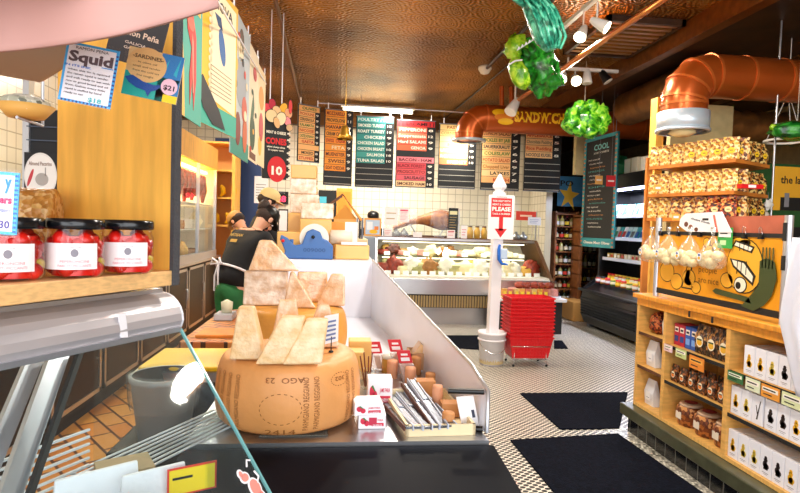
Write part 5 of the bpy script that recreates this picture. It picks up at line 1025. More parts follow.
# ------------------------------------------------------------------ people
SKIN = M_('skin', '#d9a184', .5); SHIRT = M_('black_tshirt', '#0e0e12', .85, bump=.2, bscale=25); GP = M_('green_trousers', '#1f6a36', .8, bump=.3, bscale=15, var=.15, scale=8); HAIR = M_('brown_hair', '#2e1c12', .7, bump=.6, bscale=80)
def skinned(name, V, E, m, parent, sub=2):
    me = bpy.data.meshes.new(name); me.from_pydata([v[:3] for v in V], E, []); me.materials.append(m); o = bpy.data.objects.new(name, me); COL.objects.link(o); o.parent = parent
    s = o.modifiers.new('skin', 'SKIN'); me.skin_vertices[0].data[0].use_root = True
    for i, v in enumerate(V): r = v[3]; me.skin_vertices[0].data[i].radius = (r, r if len(v) < 5 else v[4])
    s.use_smooth_shade = True; q = o.modifiers.new('sub', 'SUBSURF'); q.levels = sub; q.render_levels = sub; return o
def hand(V, E, k, h, d):
    """five bent fingers leaving a palm at h along d"""
    d = Vector(d).normalized(); s = d.cross(Vector((0, 0, 1))); s = s.normalized() if s.length > .1 else Vector((1, 0, 0)); h = Vector(h); n0 = len(V)
    pm = h+d*.05; V.append((*pm, .028, .02)); E.append((k, n0))
    for i, (o_, l) in enumerate(((-.028, .060), (-.010, .072), (.009, .068), (.027, .052))):
        a = pm+s*o_+d*.035; c = a+d*l*.5+Vector((0, 0, -.006)); e = c+d*l*.45+Vector((0, 0, -.022)); n = len(V); V += [(*a, .0095), (*c, .009), (*e, .0075)]; E += [(n0, n), (n, n+1), (n+1, n+2)]
    a = h+s*-.035+d*.02; c = a+s*-.018+d*.03; n = len(V); V += [(*a, .011), (*c, .009)]; E += [(k, n), (n, n+1)]
def person(label, loc, rz, hipz, lean, headt, lh, rh, trous, cap, capc, hairc=HAIR, apron=None, face_=True, fat=1.0, bun=False, headyaw=0):
    t = thing('person', label, 'person', loc, rz)
    hz = hipz; cy, sy = math.cos(lean), math.sin(lean)
    def up(d, x=0, y=0): return (x, y*cy+d*sy, hz+d*cy-y*sy)
    V = [(*up(0), .11*fat, .09*fat), (*up(.2), .10*fat, .085*fat), (*up(.38), .115*fat, .09*fat), (*up(.50), .09, .08), (*up(.56), .055), (*up(.60), .052)]
    hd = Vector(up(.60)); hv = Vector((0, math.sin(headt), math.cos(headt))); h1 = hd+hv*.09; h2 = hd+hv*.19
    V += [(*h1, .082, .095), (*h2, .075, .085)]
    E = [(0, 1), (1, 2), (2, 3), (3, 4), (4, 5), (5, 6), (6, 7)]
    ends = []
    for s, hh in ((-1, lh), (1, rh)):
        a = Vector(up(.47, s*.17*fat**.5)); hh = Vector(hh); m_ = (a+hh)/2+Vector((s*.05, -.02, -.09)); n = len(V)
        V += [(*a, .045), (*m_, .036), (*(hh-(hh-m_).normalized()*.01), .026)]; E += [(3, n), (n, n+1), (n+1, n+2)]; ends.append((a, m_, hh, n+2))
    legs = []
    for s in (-1, 1):
        n = len(V); a = (s*.09, 0, hz-.08); k_ = (s*.10, .03, hz*.5); f_ = (s*.10, -.02, .09); V += [(*a, .085*fat), (*k_, .058), (*f_, .04), (s*.11, .10, .035, .035)]; E += [(0, n), (n, n+1), (n+1, n+2), (n+2, n+3)]; legs.append((a, k_, f_))
    for (a, m_, hh, k) in ends: hand(V, E, k, hh, hh-m_)
    skinned('body', V, E, SKIN, t)
    # shirt
    SV = [(*up(-.08), .185*fat, .16*fat), (*up(.1), .18*fat, .155*fat), (*up(.26), .18*fat, .15*fat), (*up(.40), .165*fat, .13*fat), (*up(.50), .10, .09), (*up(.55), .062)]; SE = [(0, 1), (1, 2), (2, 3), (3, 4), (4, 5)]
    for (a, m_, hh, _) in ends:
        n = len(SV); mm = a+(m_-a)*.85; SV += [(*a, .085), (*mm, .068)]; SE += [(3, n), (n, n+1)]
    skinned('shirt', SV, SE, SHIRT, t)
    TV = [(0, 0, hz+.08, .165*fat, .14*fat), (0, 0, hz-.06, .15*fat, .13*fat)]; TE = [(0, 1)]
    for (a, k_, f_) in legs: n = len(TV); TV += [(*a, .105*fat), (*k_, .085), (f_[0], f_[1], .10, .07)]; TE += [(1, n), (n, n+1), (n+1, n+2)]
    skinned('trousers', TV, TE, trous, t)
    for s in (-1, 1): b = MB(); b.blob((s*.11, .06, .045), (.052, .14, .05), 1, .02, 1, 14, 8, BLACK); b.build('shoe', t)
    # head pieces in a head frame
    HM = Matrix.Translation(h1) @ Matrix.Rotation(-headt, 4, 'X') @ Matrix.Rotation(headyaw, 4, 'Z')
    b = MB(); b.M = HM; b.blob((0, -.02, .03 if cap else .055), (.096, .098, .075 if cap else .10), 2, .03, 3, 22, 14, hairc)
    if bun: b.blob((-.02, -.10, .10), (.06, .05, .06), 5, .15, 4, 14, 10, hairc)
    b.build('hair', t)
    b = MB(); b.M = HM; b.blob((0, .105, -.0), (.014, .02, .022), 0, 0, 1, 10, 8, SKIN); b.build('nose', t)
    for s in (-1, 1):
        b = MB(); b.M = HM; b.blob((s*.098, 0, .0), (.012, .022, .03), 0, 0, 1, 10, 8, SKIN); b.build('ear', t)
        b = MB(); b.M = HM; b.blob((s*.032, .088, .02), (.012, .008, .008), 0, 0, 1, 10, 8, WHITE); b.blob((s*.032, .095, .02), (.005, .004, .006), 0, 0, 1, 8, 6, DK); b.build('eye', t)
    b = MB(); b.M = HM; b.tube([(-.025, .088, -.045), (0, .098, -.048), (.025, .088, -.045)], .006, 8, flat('#a85a50')); b.build('mouth', t)
    if cap:
        b = MB(); b.M = HM; b.lathe([(.107, .045), (.110, .085), (.098, .125), (.06, .155), (0, .165)], n=26, mt=capc); b.lathe([(.104, .045), (0, .10)], n=26, mt=capc)
        if cap != 'visor': b.build('cap', t)
        b = MB(); b.M = HM; vs = []; n = 12
        for i in range(n+1):
            a = PI*(.15+.7*i/n); vs += [(.105*math.cos(a), .105*math.sin(a), .055), (.11*math.cos(a), .105*math.sin(a)+.075*math.sin(a)**2, .045)]
        b.add(vs+[(x, y, z-.008) for x, y, z in vs], [(2*i, 2*i+1, 2*i+3, 2*i+2) for i in range(n)]+[(2*(n+1)+2*i, 2*(n+1)+2*i+2, 2*(n+1)+2*i+3, 2*(n+1)+2*i+1) for i in range(n)]+[(2*i+1, 2*(n+1)+2*i+1, 2*(n+1)+2*i+3, 2*i+3) for i in range(n)], capc); b.build('cap_brim', t)
    if apron is not None:
        b = MB(); ring_ = [Vector(up(.10, .19*fat*math.cos(a), .155*fat*math.sin(a))) for a in [2*PI*i/20 for i in range(20)]]; b.tube(ring_, .011, 6, WHITE, close=True)
        q = Vector(up(.10, -.03, -.165*fat)); b.tube([q, q+Vector((-.07, -.02, .04)), q+Vector((-.10, -.02, -.02)), q], .009, 6, WHITE); b.tube([q, q+Vector((.03, -.015, .05)), q+Vector((.07, -.02, .0)), q], .009, 6, WHITE)
        b.tube([q, q+Vector((-.03, -.02, -.12)), q+Vector((-.05, -.01, -.26))], .009, 6, WHITE); b.tube([q, q+Vector((.02, -.02, -.10)), q+Vector((.01, -.01, -.2))], .009, 6, WHITE); b.build('apron_string', t)
        b = MB(); b.M = Matrix.Translation(up(.33, 0, -.145*fat)) @ Matrix.Rotation(-lean, 4, 'X'); b.text('ARTISAN', 0, .06, .04, flat('#b08a3a'), 6, .20, 'C'); b.rect(-.05, .05, .0, .03, flat('#b08a3a'), 6); b.build('shirt_print', t)['label'] = 'faded gold print'
    return t
p = P(232, 277, 5.25)
person('person in black shirt, black cap and green trousers bending over, seen from behind', (p.x+.0, 5.25, 0), -.78, 1.03, .50, .85, (-.12, .52, 1.12), (.18, .55, 1.12), GP, True, BLACK, apron=1, fat=1.18, bun=True)
p = P(268, 200, 5.9)
person('bearded person in black with a cream cap standing behind the bending one', (p.x-.10, 5.95, 0), -1.25, 1.12, .10, .35, (-.15, .35, 1.15), (.2, .38, 1.15), BLACK, True, M_('cream_cap', '#d9b97c', .7), fat=1.05)
# beard
p = P(233, 215, 7.2)
person('person in a tan cap bending low by the left glass case', (p.x+.34, 7.2, 0), .95, 1.02, .55, .9, (-.1, .5, 1.05), (.15, .5, 1.05), BLACK, True, M_('tan_cap', '#b98a4c', .7))
p = P(374, 215, 9.95)
person('person with black cap mostly hidden behind the far deli case', (p.x, 10.32, 0), PI, 1.02, .12, .3, (-.2, .22, 1.1), (.2, .22, 1.1), BLACK, True, BLACK)
# ------------------------------------------------------------------ main counter with cheese
t = thing('cheese_counter', 'stainless topped counter carrying the cheese wheels and knives', 'counter', (0, 1.6, 0))
b = MB(); b.prism([(-.42, -.025), (.458, -.025), (.26, 2.14), (-.42, 2.14)], (0, 0, .945), (1,0,0), (0,1,0), (0,0,.025), STEEL); b.build('steel_top', t)
b = MB(); b.prism([(-.40, .04), (.44, .04), (.24, 2.12), (-.40, 2.12)], (0, 0, .0), (1,0,0), (0,1,0), (0,0,.944), WHITE); b.build('body', t)
t = thing('side_guard', 'white sloped side guard along the aisle edge of the cheese counter', 'guard', (0, 0, 0)); GW = M_('guard_white', '#e9ecf8', .22, var=.03, scale=5)
A0, A1 = Vector((.462, 1.635, .97)), Vector((.222, 3.70, .97)); nrm = Vector((.995, .10, 0))*.010
def gz(u): return 1.126+(1.362-1.126)*u
b = MB(); pts = []; n = 14
bot = [A0+(A1-A0)*(i/n) for i in range(n+1)]; top = [Vector((bot[i].x, bot[i].y, gz(i/n) if 0 < i else 1.10)) for i in range(n+1)]
for i in range(n): b.hexa([bot[i], bot[i+1], bot[i+1]+nrm, bot[i]+nrm], [top[i], top[i+1], top[i+1]+nrm, top[i]+nrm], GW)
b.build('side_sheet', t)
b = MB(); b.tube([A0+Vector((.005, 0, 0))]+[v+nrm*.5 for v in top], .007, 8, ALU); b.build('edge_trim', t)
b = MB(); b.box(-.42, .235, 3.70, 3.712, .97, 1.30, GW); b.build('back_sheet', t)
b = MB(); b.prism([(-.41, 2.35), (.375, 2.35), (.245, 3.695), (-.41, 3.695)], (0, 0, .9705), (1,0,0), (0,1,0), (0,0,.004), GW); b.build('liner_sheet', t)
b = MB(); d = (A1-A0).normalized(); q = A0+d*.02; b.cyl(q+Vector((-.004, -.012, .125)), q+Vector((-.115, .0, .125)), .009, n=10, mt=BLACK); b.cyl(q+Vector((-.004, -.012, .008)), q+Vector((-.05, .0, .008)), .009, n=10, mt=BLACK); b.build('black_edge', t)
# white rear cabinet the slicer stands on
t = thing('rear_cabinet', 'tall white cabinet behind the counter with the slicer and cheese stack on top', 'cabinet', (0, 3.72, 0))
b = MB(); b.box(-.50, .24, 0, .85, 0, 1.355, GW); b.build('body', t, bevel=.01); 
CT = 1.356
# black front counter
t = thing('front_counter', 'glossy black counter top in the foreground before the cheese wheel', 'counter', (0, 0, 0)); BLK = M_('gloss_navy_black', '#060914', .45, spec=.03)
b = MB(); b.prism([(-.30, .55), (.43, .55), (.472, 1.572), (-.42, 1.572), (-.42, 1.33), (-.07, 1.125), (-.30, .70)], (0, 0, .86), (1,0,0), (0,1,0), (0,0,.098), BLK); b.build('counter_top', t, bevel=.004)
b = MB(); b.prism([(-.05, 1.0), (.35, 1.0), (.44, 1.58), (-.05, 1.58)], (0, 0, 0), (1,0,0), (0,1,0), (0,0,.858), BLK); b.build('body', t)
b = MB(); b.box(-.20, .0, 1.62, 1.67, .0, .004, GRY); tag(b.build('rubber_grip', loc=(-.02, 0, .9705), mats=[M_('grey_mesh', '#5c5a52', .7, bump=.8, bscale=200)]), 'grey rubber grip strip under the big cheese wheel', 'mat')
# ---- cheese wheels
RIND = M_('parmesan_rind', '#dc9a5a', .45, var=.10, scale=5, bump=.25, bscale=22); RIND2 = M_('parmesan_rind_dark', '#d3933a', .5, var=.12, scale=6, bump=.3, bscale=30); PIN = M_('rind_print', '#8a5420', .6)
def wheel(label, c, R, H, m):
    t = thing('parmesan_cheese', label, 'cheese', c); b = MB()
    prof = [(0, 0), (R*.90, 0), (R*.965, H*.06), (R, H*.28), (R, H*.5), (R*.965, H*.8), (R*.90, H*.94), (R*.84, H), (0, H*.995)]
    b.lathe(prof, n=64, mt=m); b.build('rind', t, sub=1); return t, prof
c1 = P(289, 400, 1.815); W1 = Vector((c1.x, 1.815, .9745)); R1 = .233; H1 = .215
t, prof = wheel('big parmesan wheel in the foreground with dotted rind lettering', W1, R1, H1, RIND)
def onw(th0):
    def f(q):
        z = q[2]; s_ = q[0]; u = z/H1
        pr_ = [(.90, 0), (.955, .06), (.995, .28), (.998, .5), (.968, .8), (.93, .90), (.85, 1)]; u = min(.999, max(0, u)); r = R1
        for (ra_, ua_), (rb_, ub_) in zip(pr_, pr_[1:]):
            if ua_ <= u <= ub_: r = R1*(ra_+(rb_-ra_)*(u-ua_)/(ub_-ua_))+.0012
        a = -PI/2+th0+s_/R1; return Vector((r*math.cos(a), r*math.sin(a), z))
    return f
b = MB()
for th in (-1.25, -1.10, -.95, -.80, -.65, -.50, .42, .56, 1.08, 1.22):
    b.text('PARMIGIANO REGGIANO', 0, .022, .025, PIN, 1, .155, 'L', .0, rot=PI/2, warp=lambda q, th=th: onw(th)((-(.02)+q.x, 0, q.z)))
b.text('AGO  23', .0, .0, .022, PIN, 1, .115, 'C', .0, rot=PI, warp=lambda q: onw(0.03)((q.x, 0, q.z+.178)))
b.text('2414', .0, .0, .022, PIN, 1, .09, 'C', .0, rot=0, warp=lambda q: onw(-.02)((q.x, 0, q.z+.012)))
for cth, cz, ra, rb in ((-.02, .088, .062, .046), (.80, .158, .036, .02)):
    n = 40
    for k in range(n):
        if k % 2: continue
        a0, a1 = 2*PI*k/n, 2*PI*(k+1)/n; f = onw(cth); P4 = [(ra*math.cos(a0), ra*0+rb*math.sin(a0)), (ra*math.cos(a1), rb*math.sin(a1)), ((ra-.002)*math.cos(a1), (rb-.002)*math.sin(a1)), ((ra-.002)*math.cos(a0), (rb-.002)*math.sin(a0))]
        b.add([f((x, 0, cz+z)) for x, z in P4], [(0, 1, 2, 3)], PIN)
b.text('302', 0, 0, .018, PIN, 1, .04, 'C', .0, rot=PI, warp=lambda q: onw(.80)((q.x, 0, q.z+.166)))
b.build('rind_lettering', t)['label'] = 'dotted rind lettering'
c2 = P(294, 335, 2.68); W2 = Vector((c2.x, 2.72, .975)); wheel('second parmesan wheel behind the big one under the wrapped pieces', W2, .258, .225, RIND2)
# ---- pieces
WRAP = M_('wrapped_parmesan', '#dba874', .22, bump=1.0, bscale=30, h2='#f6dcbc', scale=16, coat=.8); PARM = M_('cut_parmesan', '#e6bc80', .4, bump=.7, bscale=50, h2='#f4dcb4', scale=18, coat=.4); WRAPW = M_('wrapped_white', '#d8b490', .16, bump=1.0, bscale=26, h2='#f8ead8', scale=20, coat=1); GOLD = M_('gouda', '#eab765', .4, var=.06, scale=4, coat=.3)  # pale second tone of the wrapped cheeses paints highlights of the glossy film
def piece(label, x0, x1, yt, yb, z, tx=.5, tw=.15, dep=.6, m=PARM, rz=0, cat='cheese', name='cheese_wedge', dy=0, tilt=0, Y=None, sk=0):
    """cheese piece standing on height z; tx/tw = where and how wide its upper edge is"""
    p = PZ((x0+x1)/2, yb, z) if Y is None else P((x0+x1)/2, yb, Y); Y_ = p.y; w_ = (x1-x0)*Y_/F_PX; h_ = (yb-yt)*Y_/F_PX; d_ = w_*dep
    b = MB(); a = -w_/2; tl = a+w_*(tx-tw/2); tr = a+w_*(tx+tw/2)
    b.hexa([(a, 0, 0), (a+w_, 0+sk*d_, 0), (a+w_*.93, d_, 0), (a+w_*.07, d_, 0)], [(tl, d_*.15, h_), (tr, d_*.15, h_), (tr, d_*(.85 if tw > .5 else .6), h_), (tl, d_*(.85 if tw > .5 else .6), h_)], m)
    o = b.build(name, loc=(p.x, p.y+dy, z), bevel=min(w_, h_)*.06, rotz=rz, seg=3); return tag(o, label, cat)
ZT = W1.z+H1+.0005
piece('pale parmesan wedge at the left on the big cheese wheel', 229, 264, 308, 360, ZT, .42, .42, .8, PARM, -.05)
piece('parmesan wedge in the middle on the big wheel, leaning right', 255, 294, 318, 365, ZT, .92, .62, .6, PARM, .0, sk=.1)
piece('parmesan wedge right of the middle one on the big wheel', 282, 322, 320, 365, ZT, .86, .55, .5, PARM, .05)
piece('parmesan piece at the right of the big wheel behind the front wedges', 302, 340, 305, 348, ZT, .55, .3, .35, WRAP, .1)
piece('short parmesan piece between the wheels, left of centre', 270, 303, 300, 346, ZT, .5, .5, .3, WRAP, 0)
t = thing('price_card', 'slanted printed card on a pin stuck in the big cheese wheel', 'price card', PZ(331, 352, ZT), .9); b = MB(); b.cyl((0,0,0), (0,0,.05), .002, n=6, mt=DK); b.lathe([(0, 0), (.008, 0), (.008, .004), (0, .005)], n=12, mt=DK); b.build('pin', t)
b = MB(); b.box(-.035, .035, 0, .002, .03, .12, PAPER); [b.rect(-.028, .02, .04+.014*i, .046+.014*i, flat('#6a7aa8')) for i in range(5)]; b.build('card', t)
Z2 = W2.z+.225+.0005
piece('wrapped rectangular block at the left on the second wheel', 243, 287, 273, 307, Z2, .5, .96, .45, WRAPW, .0, name='cheese_block', Y=2.66)
piece('triangular parmesan wedge at the front centre of the second wheel', 283, 316, 273, 309, Z2, .25, .10, .35, WRAP, .0, Y=2.60)
piece('rough parmesan chunk behind the triangular wedge on the second wheel', 295, 329, 273, 303, Z2, .5, .85, .3, WRAP, .1, Y=2.80)
piece('leaning parmesan slab at the right of the second wheel', 316, 345, 275, 307, Z2, .72, .45, .45, WRAP, -.1, Y=2.68)
piece('large parmesan wedge on top of the wrapped rectangular block', 249, 299, 244, 274, Z2+(307-273)*2.66/F_PX+.001, .32, .24, .5, WRAP, .05, Y=2.67)
# ---- cheese stack and slicer on the rear cabinet
def block(label, x0, x1, yt, yb, Y, m, dep=.16, name='cheese_block', base=None, dy=0, rz=0):
    p = P((x0+x1)/2, yb, Y); w_ = (x1-x0)*Y/F_PX; z0_ = p.z if base is None else base; z1_ = P((x0+x1)/2, yt, Y).z
    b = MB(); b.box(-w_/2, w_/2, 0, dep, 0, z1_-z0_, m); o = b.build(name, loc=(p.x, Y+dy, z0_), bevel=.008, rotz=rz, seg=3); tag(o, label, 'cheese'); return z1_
Ya, Yb_ = 4.18, 3.96
z = block('golden cheese block at the bottom of the tall stack', 289, 322, 236, 262, Ya, GOLD, base=CT)
z = block('golden cheese block second from the bottom of the tall stack', 288, 318, 213, 236, Ya, GOLD, base=z+.001)
z = block('clear wrapped white block in the middle of the tall stack', 290, 318, 194, 213, Ya, WRAPW, base=z+.001)
z = block('wrapped white block below the top of the tall stack', 290, 316, 178.5, 194, Ya, WRAPW, base=z+.001)
z = block('plain yellow block on the very top of the tall cheese stack', 291, 316, 165, 178.5, Ya, GOLD, base=z+.001)
z = block('golden block behind the slicer at the front of the tall stack', 300, 334, 236, 262, Yb_, GOLD, base=CT)
z = block('wide yellow block in front of the tall stack', 300, 331, 219, 236, Yb_, GOLD, base=z+.001, dep=.15)
z = block('wrapped pale block leaning on the front of the tall stack', 301, 333, 203, 219, Yb_, WRAPW, base=z+.001, dep=.15)
z = block('golden block with glossy wrap left of the slicer', 277, 311, 232, 262, 3.90, GOLD, base=CT, dep=.12)
z = block('orange golden block behind the round white cheese', 330, 347, 222, 262, Ya+.05, M_('cheddar', '#e89a3c', .45, var=.08), base=CT)
zj = block('pale yellow block with torn white paper, right end of the cabinet top', 335, 369, 245, 262, 3.84, GOLD, base=CT, dep=.17)
b = MB(); b.box(-.09, .09, 0, .02, 0, .02, PAPER); p = P(354, 245, 3.83); tag(b.build('torn_paper', loc=(p.x, 3.835, zj+.0005), bevel=.003), 'strip of white paper on the pale yellow block', 'paper')
b = MB(); b.tube([(-.08, 0, .05), (-.07, 0, .05), (.07, 0, .05), (.08, 0, .05)], [.03, .05, .05, .03], 18, M_('pale_log', '#ead9c4', .4)); p = P(341, 244, 3.92); tag(b.build('cheese_log', loc=(p.x, 3.93, zj+.001)), 'short pale cheese log lying on the pale yellow block', 'cheese')
p = P(351, 240, 4.0); b = MB(); b.box(-.045, .045, 0, .003, 0, .15, PAPER); b.box(-.05, .05, -.02, .03, -.008, .0, CLEAR); b.rect(-.01, .01, .06, .07, flat('#b8a8c8')); tag(b.build('price_card', loc=(p.x, 3.99, zj+.0095)), 'white card standing behind the cheese log', 'price card')
p = P(306, 262, 3.78); t = thing('slicer', 'blue cheese slicer with round pale blade on the white cabinet', 'slicer', (p.x, 3.80, CT+.0005)); SB = M_('slicer_blue', '#3c6cae', .4)
b = MB(); b.prism([(-.16, 0), (.18, 0), (.18, .09), (.14, .13), (.11, .14), (.09, .185), (.04, .205), (.0, .185), (-.02, .13), (-.03, .10), (-.08, .09), (-.13, .14), (-.17, .16), (-.175, .13), (-.14, .05)], (0, -.04, 0), (1,0,0), (0,0,1), (0, .05, 0), SB); b.build('housing', t, bevel=.008)
b = MB(); b.cyl((.05, .018, .14), (.05, .03, .14), .10, n=40, mt=M_('blade_plate', '#eee8da', .3)); b.build('blade', t); b = MB(); b.cyl((-.10, -.01, .085), (-.10, -.01, .13), .012, n=12, mt=SB); b.blob((.045, -.05, .15), .012, mt=DK, amp=0, nu=12, nv=8); b.blob((-.155, -.045, .12), .012, mt=RED, amp=0, nu=12, nv=8); b.build('knobs', t)
b = MB(); b.M = Matrix.Translation((0, -.04, 0)); b.text('009000', -.02, .05, .035, flat('#2d558e'), 1, .15); b.build('embossed_marks', t)
# little house roof, dark papers beyond
p = P(345, 220, 7.0); t = thing('wooden_house', 'small wooden house shaped display with brown roof behind the cheese stack', 'display', (p.x, 7.0, 0))
b = MB(); zz = P(345, 219, 7.0).z; b.box(-.14, .14, 0, .25, 0, zz, M_('tan_frame', '#e0a050')); b.poly([(-.15, zz), (.15, zz), (0, zz+.18)], flat('#c8862c')); b.build('body', t)
b = MB(); b.hexa([(-.30, -.03, zz+.08), (-.04, -.03, zz+.29), (-.04, .3, zz+.29), (-.30, .3, zz+.08)], [(-.30, -.03, zz+.11), (-.04, -.03, zz+.32), (-.04, .3, zz+.32), (-.30, .3, zz+.11)], WOODD)
b.hexa([(-.02, -.03, zz+.30), (.20, -.03, zz-.02), (.20, .3, zz-.02), (-.02, .3, zz+.30)], [(-.04, -.03, zz+.32), (.22, -.03, zz+.0), (.22, .3, zz+.0), (-.04, .3, zz+.32)], M_('orange_maple', '#e3962e')); b.build('roof', t)
for i in range(4):
    b = MB(); b.box(0, .02, 0, .2, 0, .28, flat(['#3a4a7a', '#8a94a8', '#2a2a34', '#6a7488'][i])); p = P(354+i*2.5, 237, 7.4); tag(b.build('binder', loc=(p.x, 7.4, 1.412)), '%s upright binder from the left beside the framed screen' % ORD[i], 'binder', 'binders left of the far deli case')
b = MB(); q0 = P(346, 238, 7.3); q1 = P(368, 238, 7.3); b.box(q0.x, q1.x, 7.32, 8.3, 0, 1.41, M_('cabinet_cream', '#d9c8a0', .5)); tag(b.build('low_cabinet', bevel=.01), 'cream cabinet carrying the upright binders', 'cabinet')
# ---- small things at the right of the counter
CZ = .9705
for i, (x0, x1, yt, yb, lab) in enumerate(((345, 364, 352, 380, 'golden cheese block standing right of the big wheel'), (348, 371, 338, 362, 'taller golden cheese block behind the first beside the wheel'))):
    p = PZ((x0+x1)/2, yb, CZ) if i == 0 else PZ((x0+x1)/2, 372, CZ); w_ = (x1-x0)*p.y/F_PX; h_ = (yb-yt)*p.y/F_PX+(0 if i == 0 else .03); b = MB(); b.box(-w_/2, w_/2, 0, .09, 0, h_, GOLD); tag(b.build('cheese_block', loc=(p.x, p.y, CZ), bevel=.004), lab, 'cheese')
def sbox(label, x, y, z, w_, d_, h_, rz=0):
    t = thing('product_box', label, 'box', (x, y, z), rz); b = MB(); b.box(-w_/2, w_/2, 0, d_, 0, h_, WHITE); b.build('box_body', t, bevel=.002); b = MB(); CR = flat('#d02a4a')
    b.ell(-w_*.33, h_*.55, w_*.10, h_*.22, CR); b.ell(-w_*.2, h_*.4, w_*.09, h_*.2, CR); b.poly([(-w_*.36, h_*.75), (-w_*.3, h_*.8), (-w_*.18, h_*.58), (-w_*.22, h_*.58)], flat('#3a7a3a'), 2); b.text('JAMS PARA', -.02*w_, h_*.55, h_*.2, CR, 1, w_*.42); b.rect(-.02*w_, .42*w_, h_*.2, h_*.42, CR, 1); b.text('QUESOS', .02*w_, h_*.24, h_*.14, WHITE, 3, w_*.34); b.build('printing', t)
p = PZ(372, 429, CZ); sbox('white box with red cherries, bottom one before the knives', p.x, p.y, CZ, .085, .09, .045)
q = Vector((p.x-.012, p.y-.01, CZ+.0455)); sbox('white box with red cherries laid slanting on the bottom one', q.x, q.y, q.z, .088, .08, .038, .08)
p = PZ(378, 414, CZ); sbox('white box with red cherries standing behind the slanted pair', p.x+.01, p.y+.06, CZ, .085, .07, .10, 0)
b = MB(); b.box(-.012, .012, -.002, 0, .008, .032, flat('#c02a4a')); p = PZ(372, 429, CZ); tag(b.build('ribbon_tag', loc=(p.x+.002, p.y-.001, CZ+.004)), 'small dark red ribbon tag on the bottom white box', 'tag')
# glass with brown sticks
p = PZ(367, 388, CZ); t = thing('glass_tumbler', 'clear tumbler holding thin brown sticks beside the cheese wheel', 'tumbler', p); b = MB(); b.lathe([(.0, 0), (.03, 0), (.034, .07), (.032, .07), (.028, .004), (0, .004)], n=20, mt=GLASS); b.build('glass', t)
for i, (dx, dy) in enumerate(((-.012, 0), (-.004, .01), (.006, -.004), (.014, .006))):
    b = MB(); b.cyl((dx*.6, dy, .005), (dx*1.8-.008, dy, .125+.012*(i % 2)), .0035, .0025, 8, M_('brown_stick', '#7a3a1c', .5)); tag(b.build('stick', loc=p), '%s thin brown stick from the left in the clear tumbler' % ORD[i], 'stick', 'brown sticks in the tumbler')
# wooden tray with knives
TX0, TX1 = PZ(406, 437, CZ), PZ(474, 433, CZ); TW = TX1.x-TX0.x
t = thing('wooden_tray', 'pale wooden tray at the counter edge holding the packed knives', 'tray', (TX0.x, TX0.y, CZ), math.atan2(TX1.y-TX0.y, TX1.x-TX0.x)*.3); PW = M_('pale_wood', '#ecd9ae', .5, var=.08, scale=6)
for nm, a in (('tray_front', (0, TW, 0, .008, 0, .035)), ('tray_back', (-.03, TW-.01, .36, .368, 0, .035)), ('tray_base', (0, TW-.0, .008, .36, 0, .006))): b = MB(); b.box(*a, PW); b.build(nm, t)
b = MB(); b.hexa([(0, 0, 0), (.008, 0, 0), (-.022, .36, 0), (-.03, .36, 0)], [(0, 0, .035), (.008, 0, .035), (-.022, .36, .035), (-.03, .36, .035)], PW); b.build('tray_side', t)
b = MB(); b.hexa([(TW-.008, 0, 0), (TW, 0, 0), (TW-.012, .36, 0), (TW-.02, .36, 0)], [(TW-.008, 0, .035), (TW, 0, .035), (TW-.012, .36, .035), (TW-.02, .36, .035)], PW); b.build('tray_side', t)
KST = M_('knife_steel', '#7d828e', .3, .9); KB = flat('#5a2e1c')
for i, (xa_, ya_, xb_, yb_) in enumerate(((377, 395, 409, 435), (389, 394, 418, 435), (398, 391, 428, 435), (405, 384, 436, 434), (411, 380, 444, 434), (415, 388, 452, 433))):
    e0 = P(xa_, ya_, 2.0+.0*i); e1 = PZ(xb_, yb_-7, CZ+.03); c = e1; d = e0-e1; L_ = d.length; d.normalize(); s_ = d.cross(Vector((0, 0, 1))).normalized(); n_ = s_.cross(d)
    t = thing('packed_knife', 'cheese knife in clear packaging leaning from the tray, %s from the left' % ORD[i], 'knife', c, 0, 'packed knives in the tray'); MMx = Matrix((s_, d, n_)).transposed().to_4x4()
    b = MB(); b.M = MMx; b.box(-.009, .009, 0, L_*.52, -.003, .003, KST); b.poly([(0, 0)]*0 or [(-.009, 0), (.009, 0), (.0, 0.001)], KST) if False else None; b.build('blade', t)
    b = MB(); b.M = MMx; b.box(-.010, .010, L_*.52, L_*.97, -.007, .007, KST if i % 2 else M_('grey_handle', '#8e929c', .35, .4)); b.build('handle', t, bevel=.003)
    b = MB(); b.M = MMx; b.box(-.016, -.012, 0, L_, -.008, .008, KB if i in (0, 3) else flat('#b9c0d0')); b.box(.012, .016, 0, L_, -.008, .008, flat('#c9d0de')); b.build('package_edge', t)
# wooden pots / corks / pink cylinders in the tray and behind
PKM = M_('kraft_pink', '#d99a74', .5); KR = M_('kraft', '#c98a52', .6, var=.1)
def cylthing(name, label, cat, px, py, r, h_, m, z=CZ, grp=None, cap=None):
    p = PZ(px, py, z); b = MB(); b.lathe([(0, 0), (r, 0), (r, h_*.9), (r*.92, h_), (0, h_)], n=20, mt=m)
    if cap: b.lathe([(0, h_+.001), (r*1.02, h_+.001), (r*1.02, h_+.012), (0, h_+.014)], n=20, mt=cap)
    return tag(b.build(name, loc=p), label, cat, grp)
for i, (px, py, r, h_, m) in enumerate(((437, 410, .018, .085, PKM), (448, 428, .02, .05, KR))): cylthing('wooden_pot', ['pink brown wooden cylinder standing in the tray right of the knives', 'small brown cylinder at the front right of the tray'][i], 'cylinder', px, py, r, h_, m, CZ+.007)
p = PZ(428, 404, CZ); b = MB(); b.box(-.035, .035, 0, .05, 0, .06, KR); tag(b.build('kraft_box', loc=(p.x, p.y+.05, CZ+.007), bevel=.002), 'kraft brown carton in the tray behind the knives', 'box')
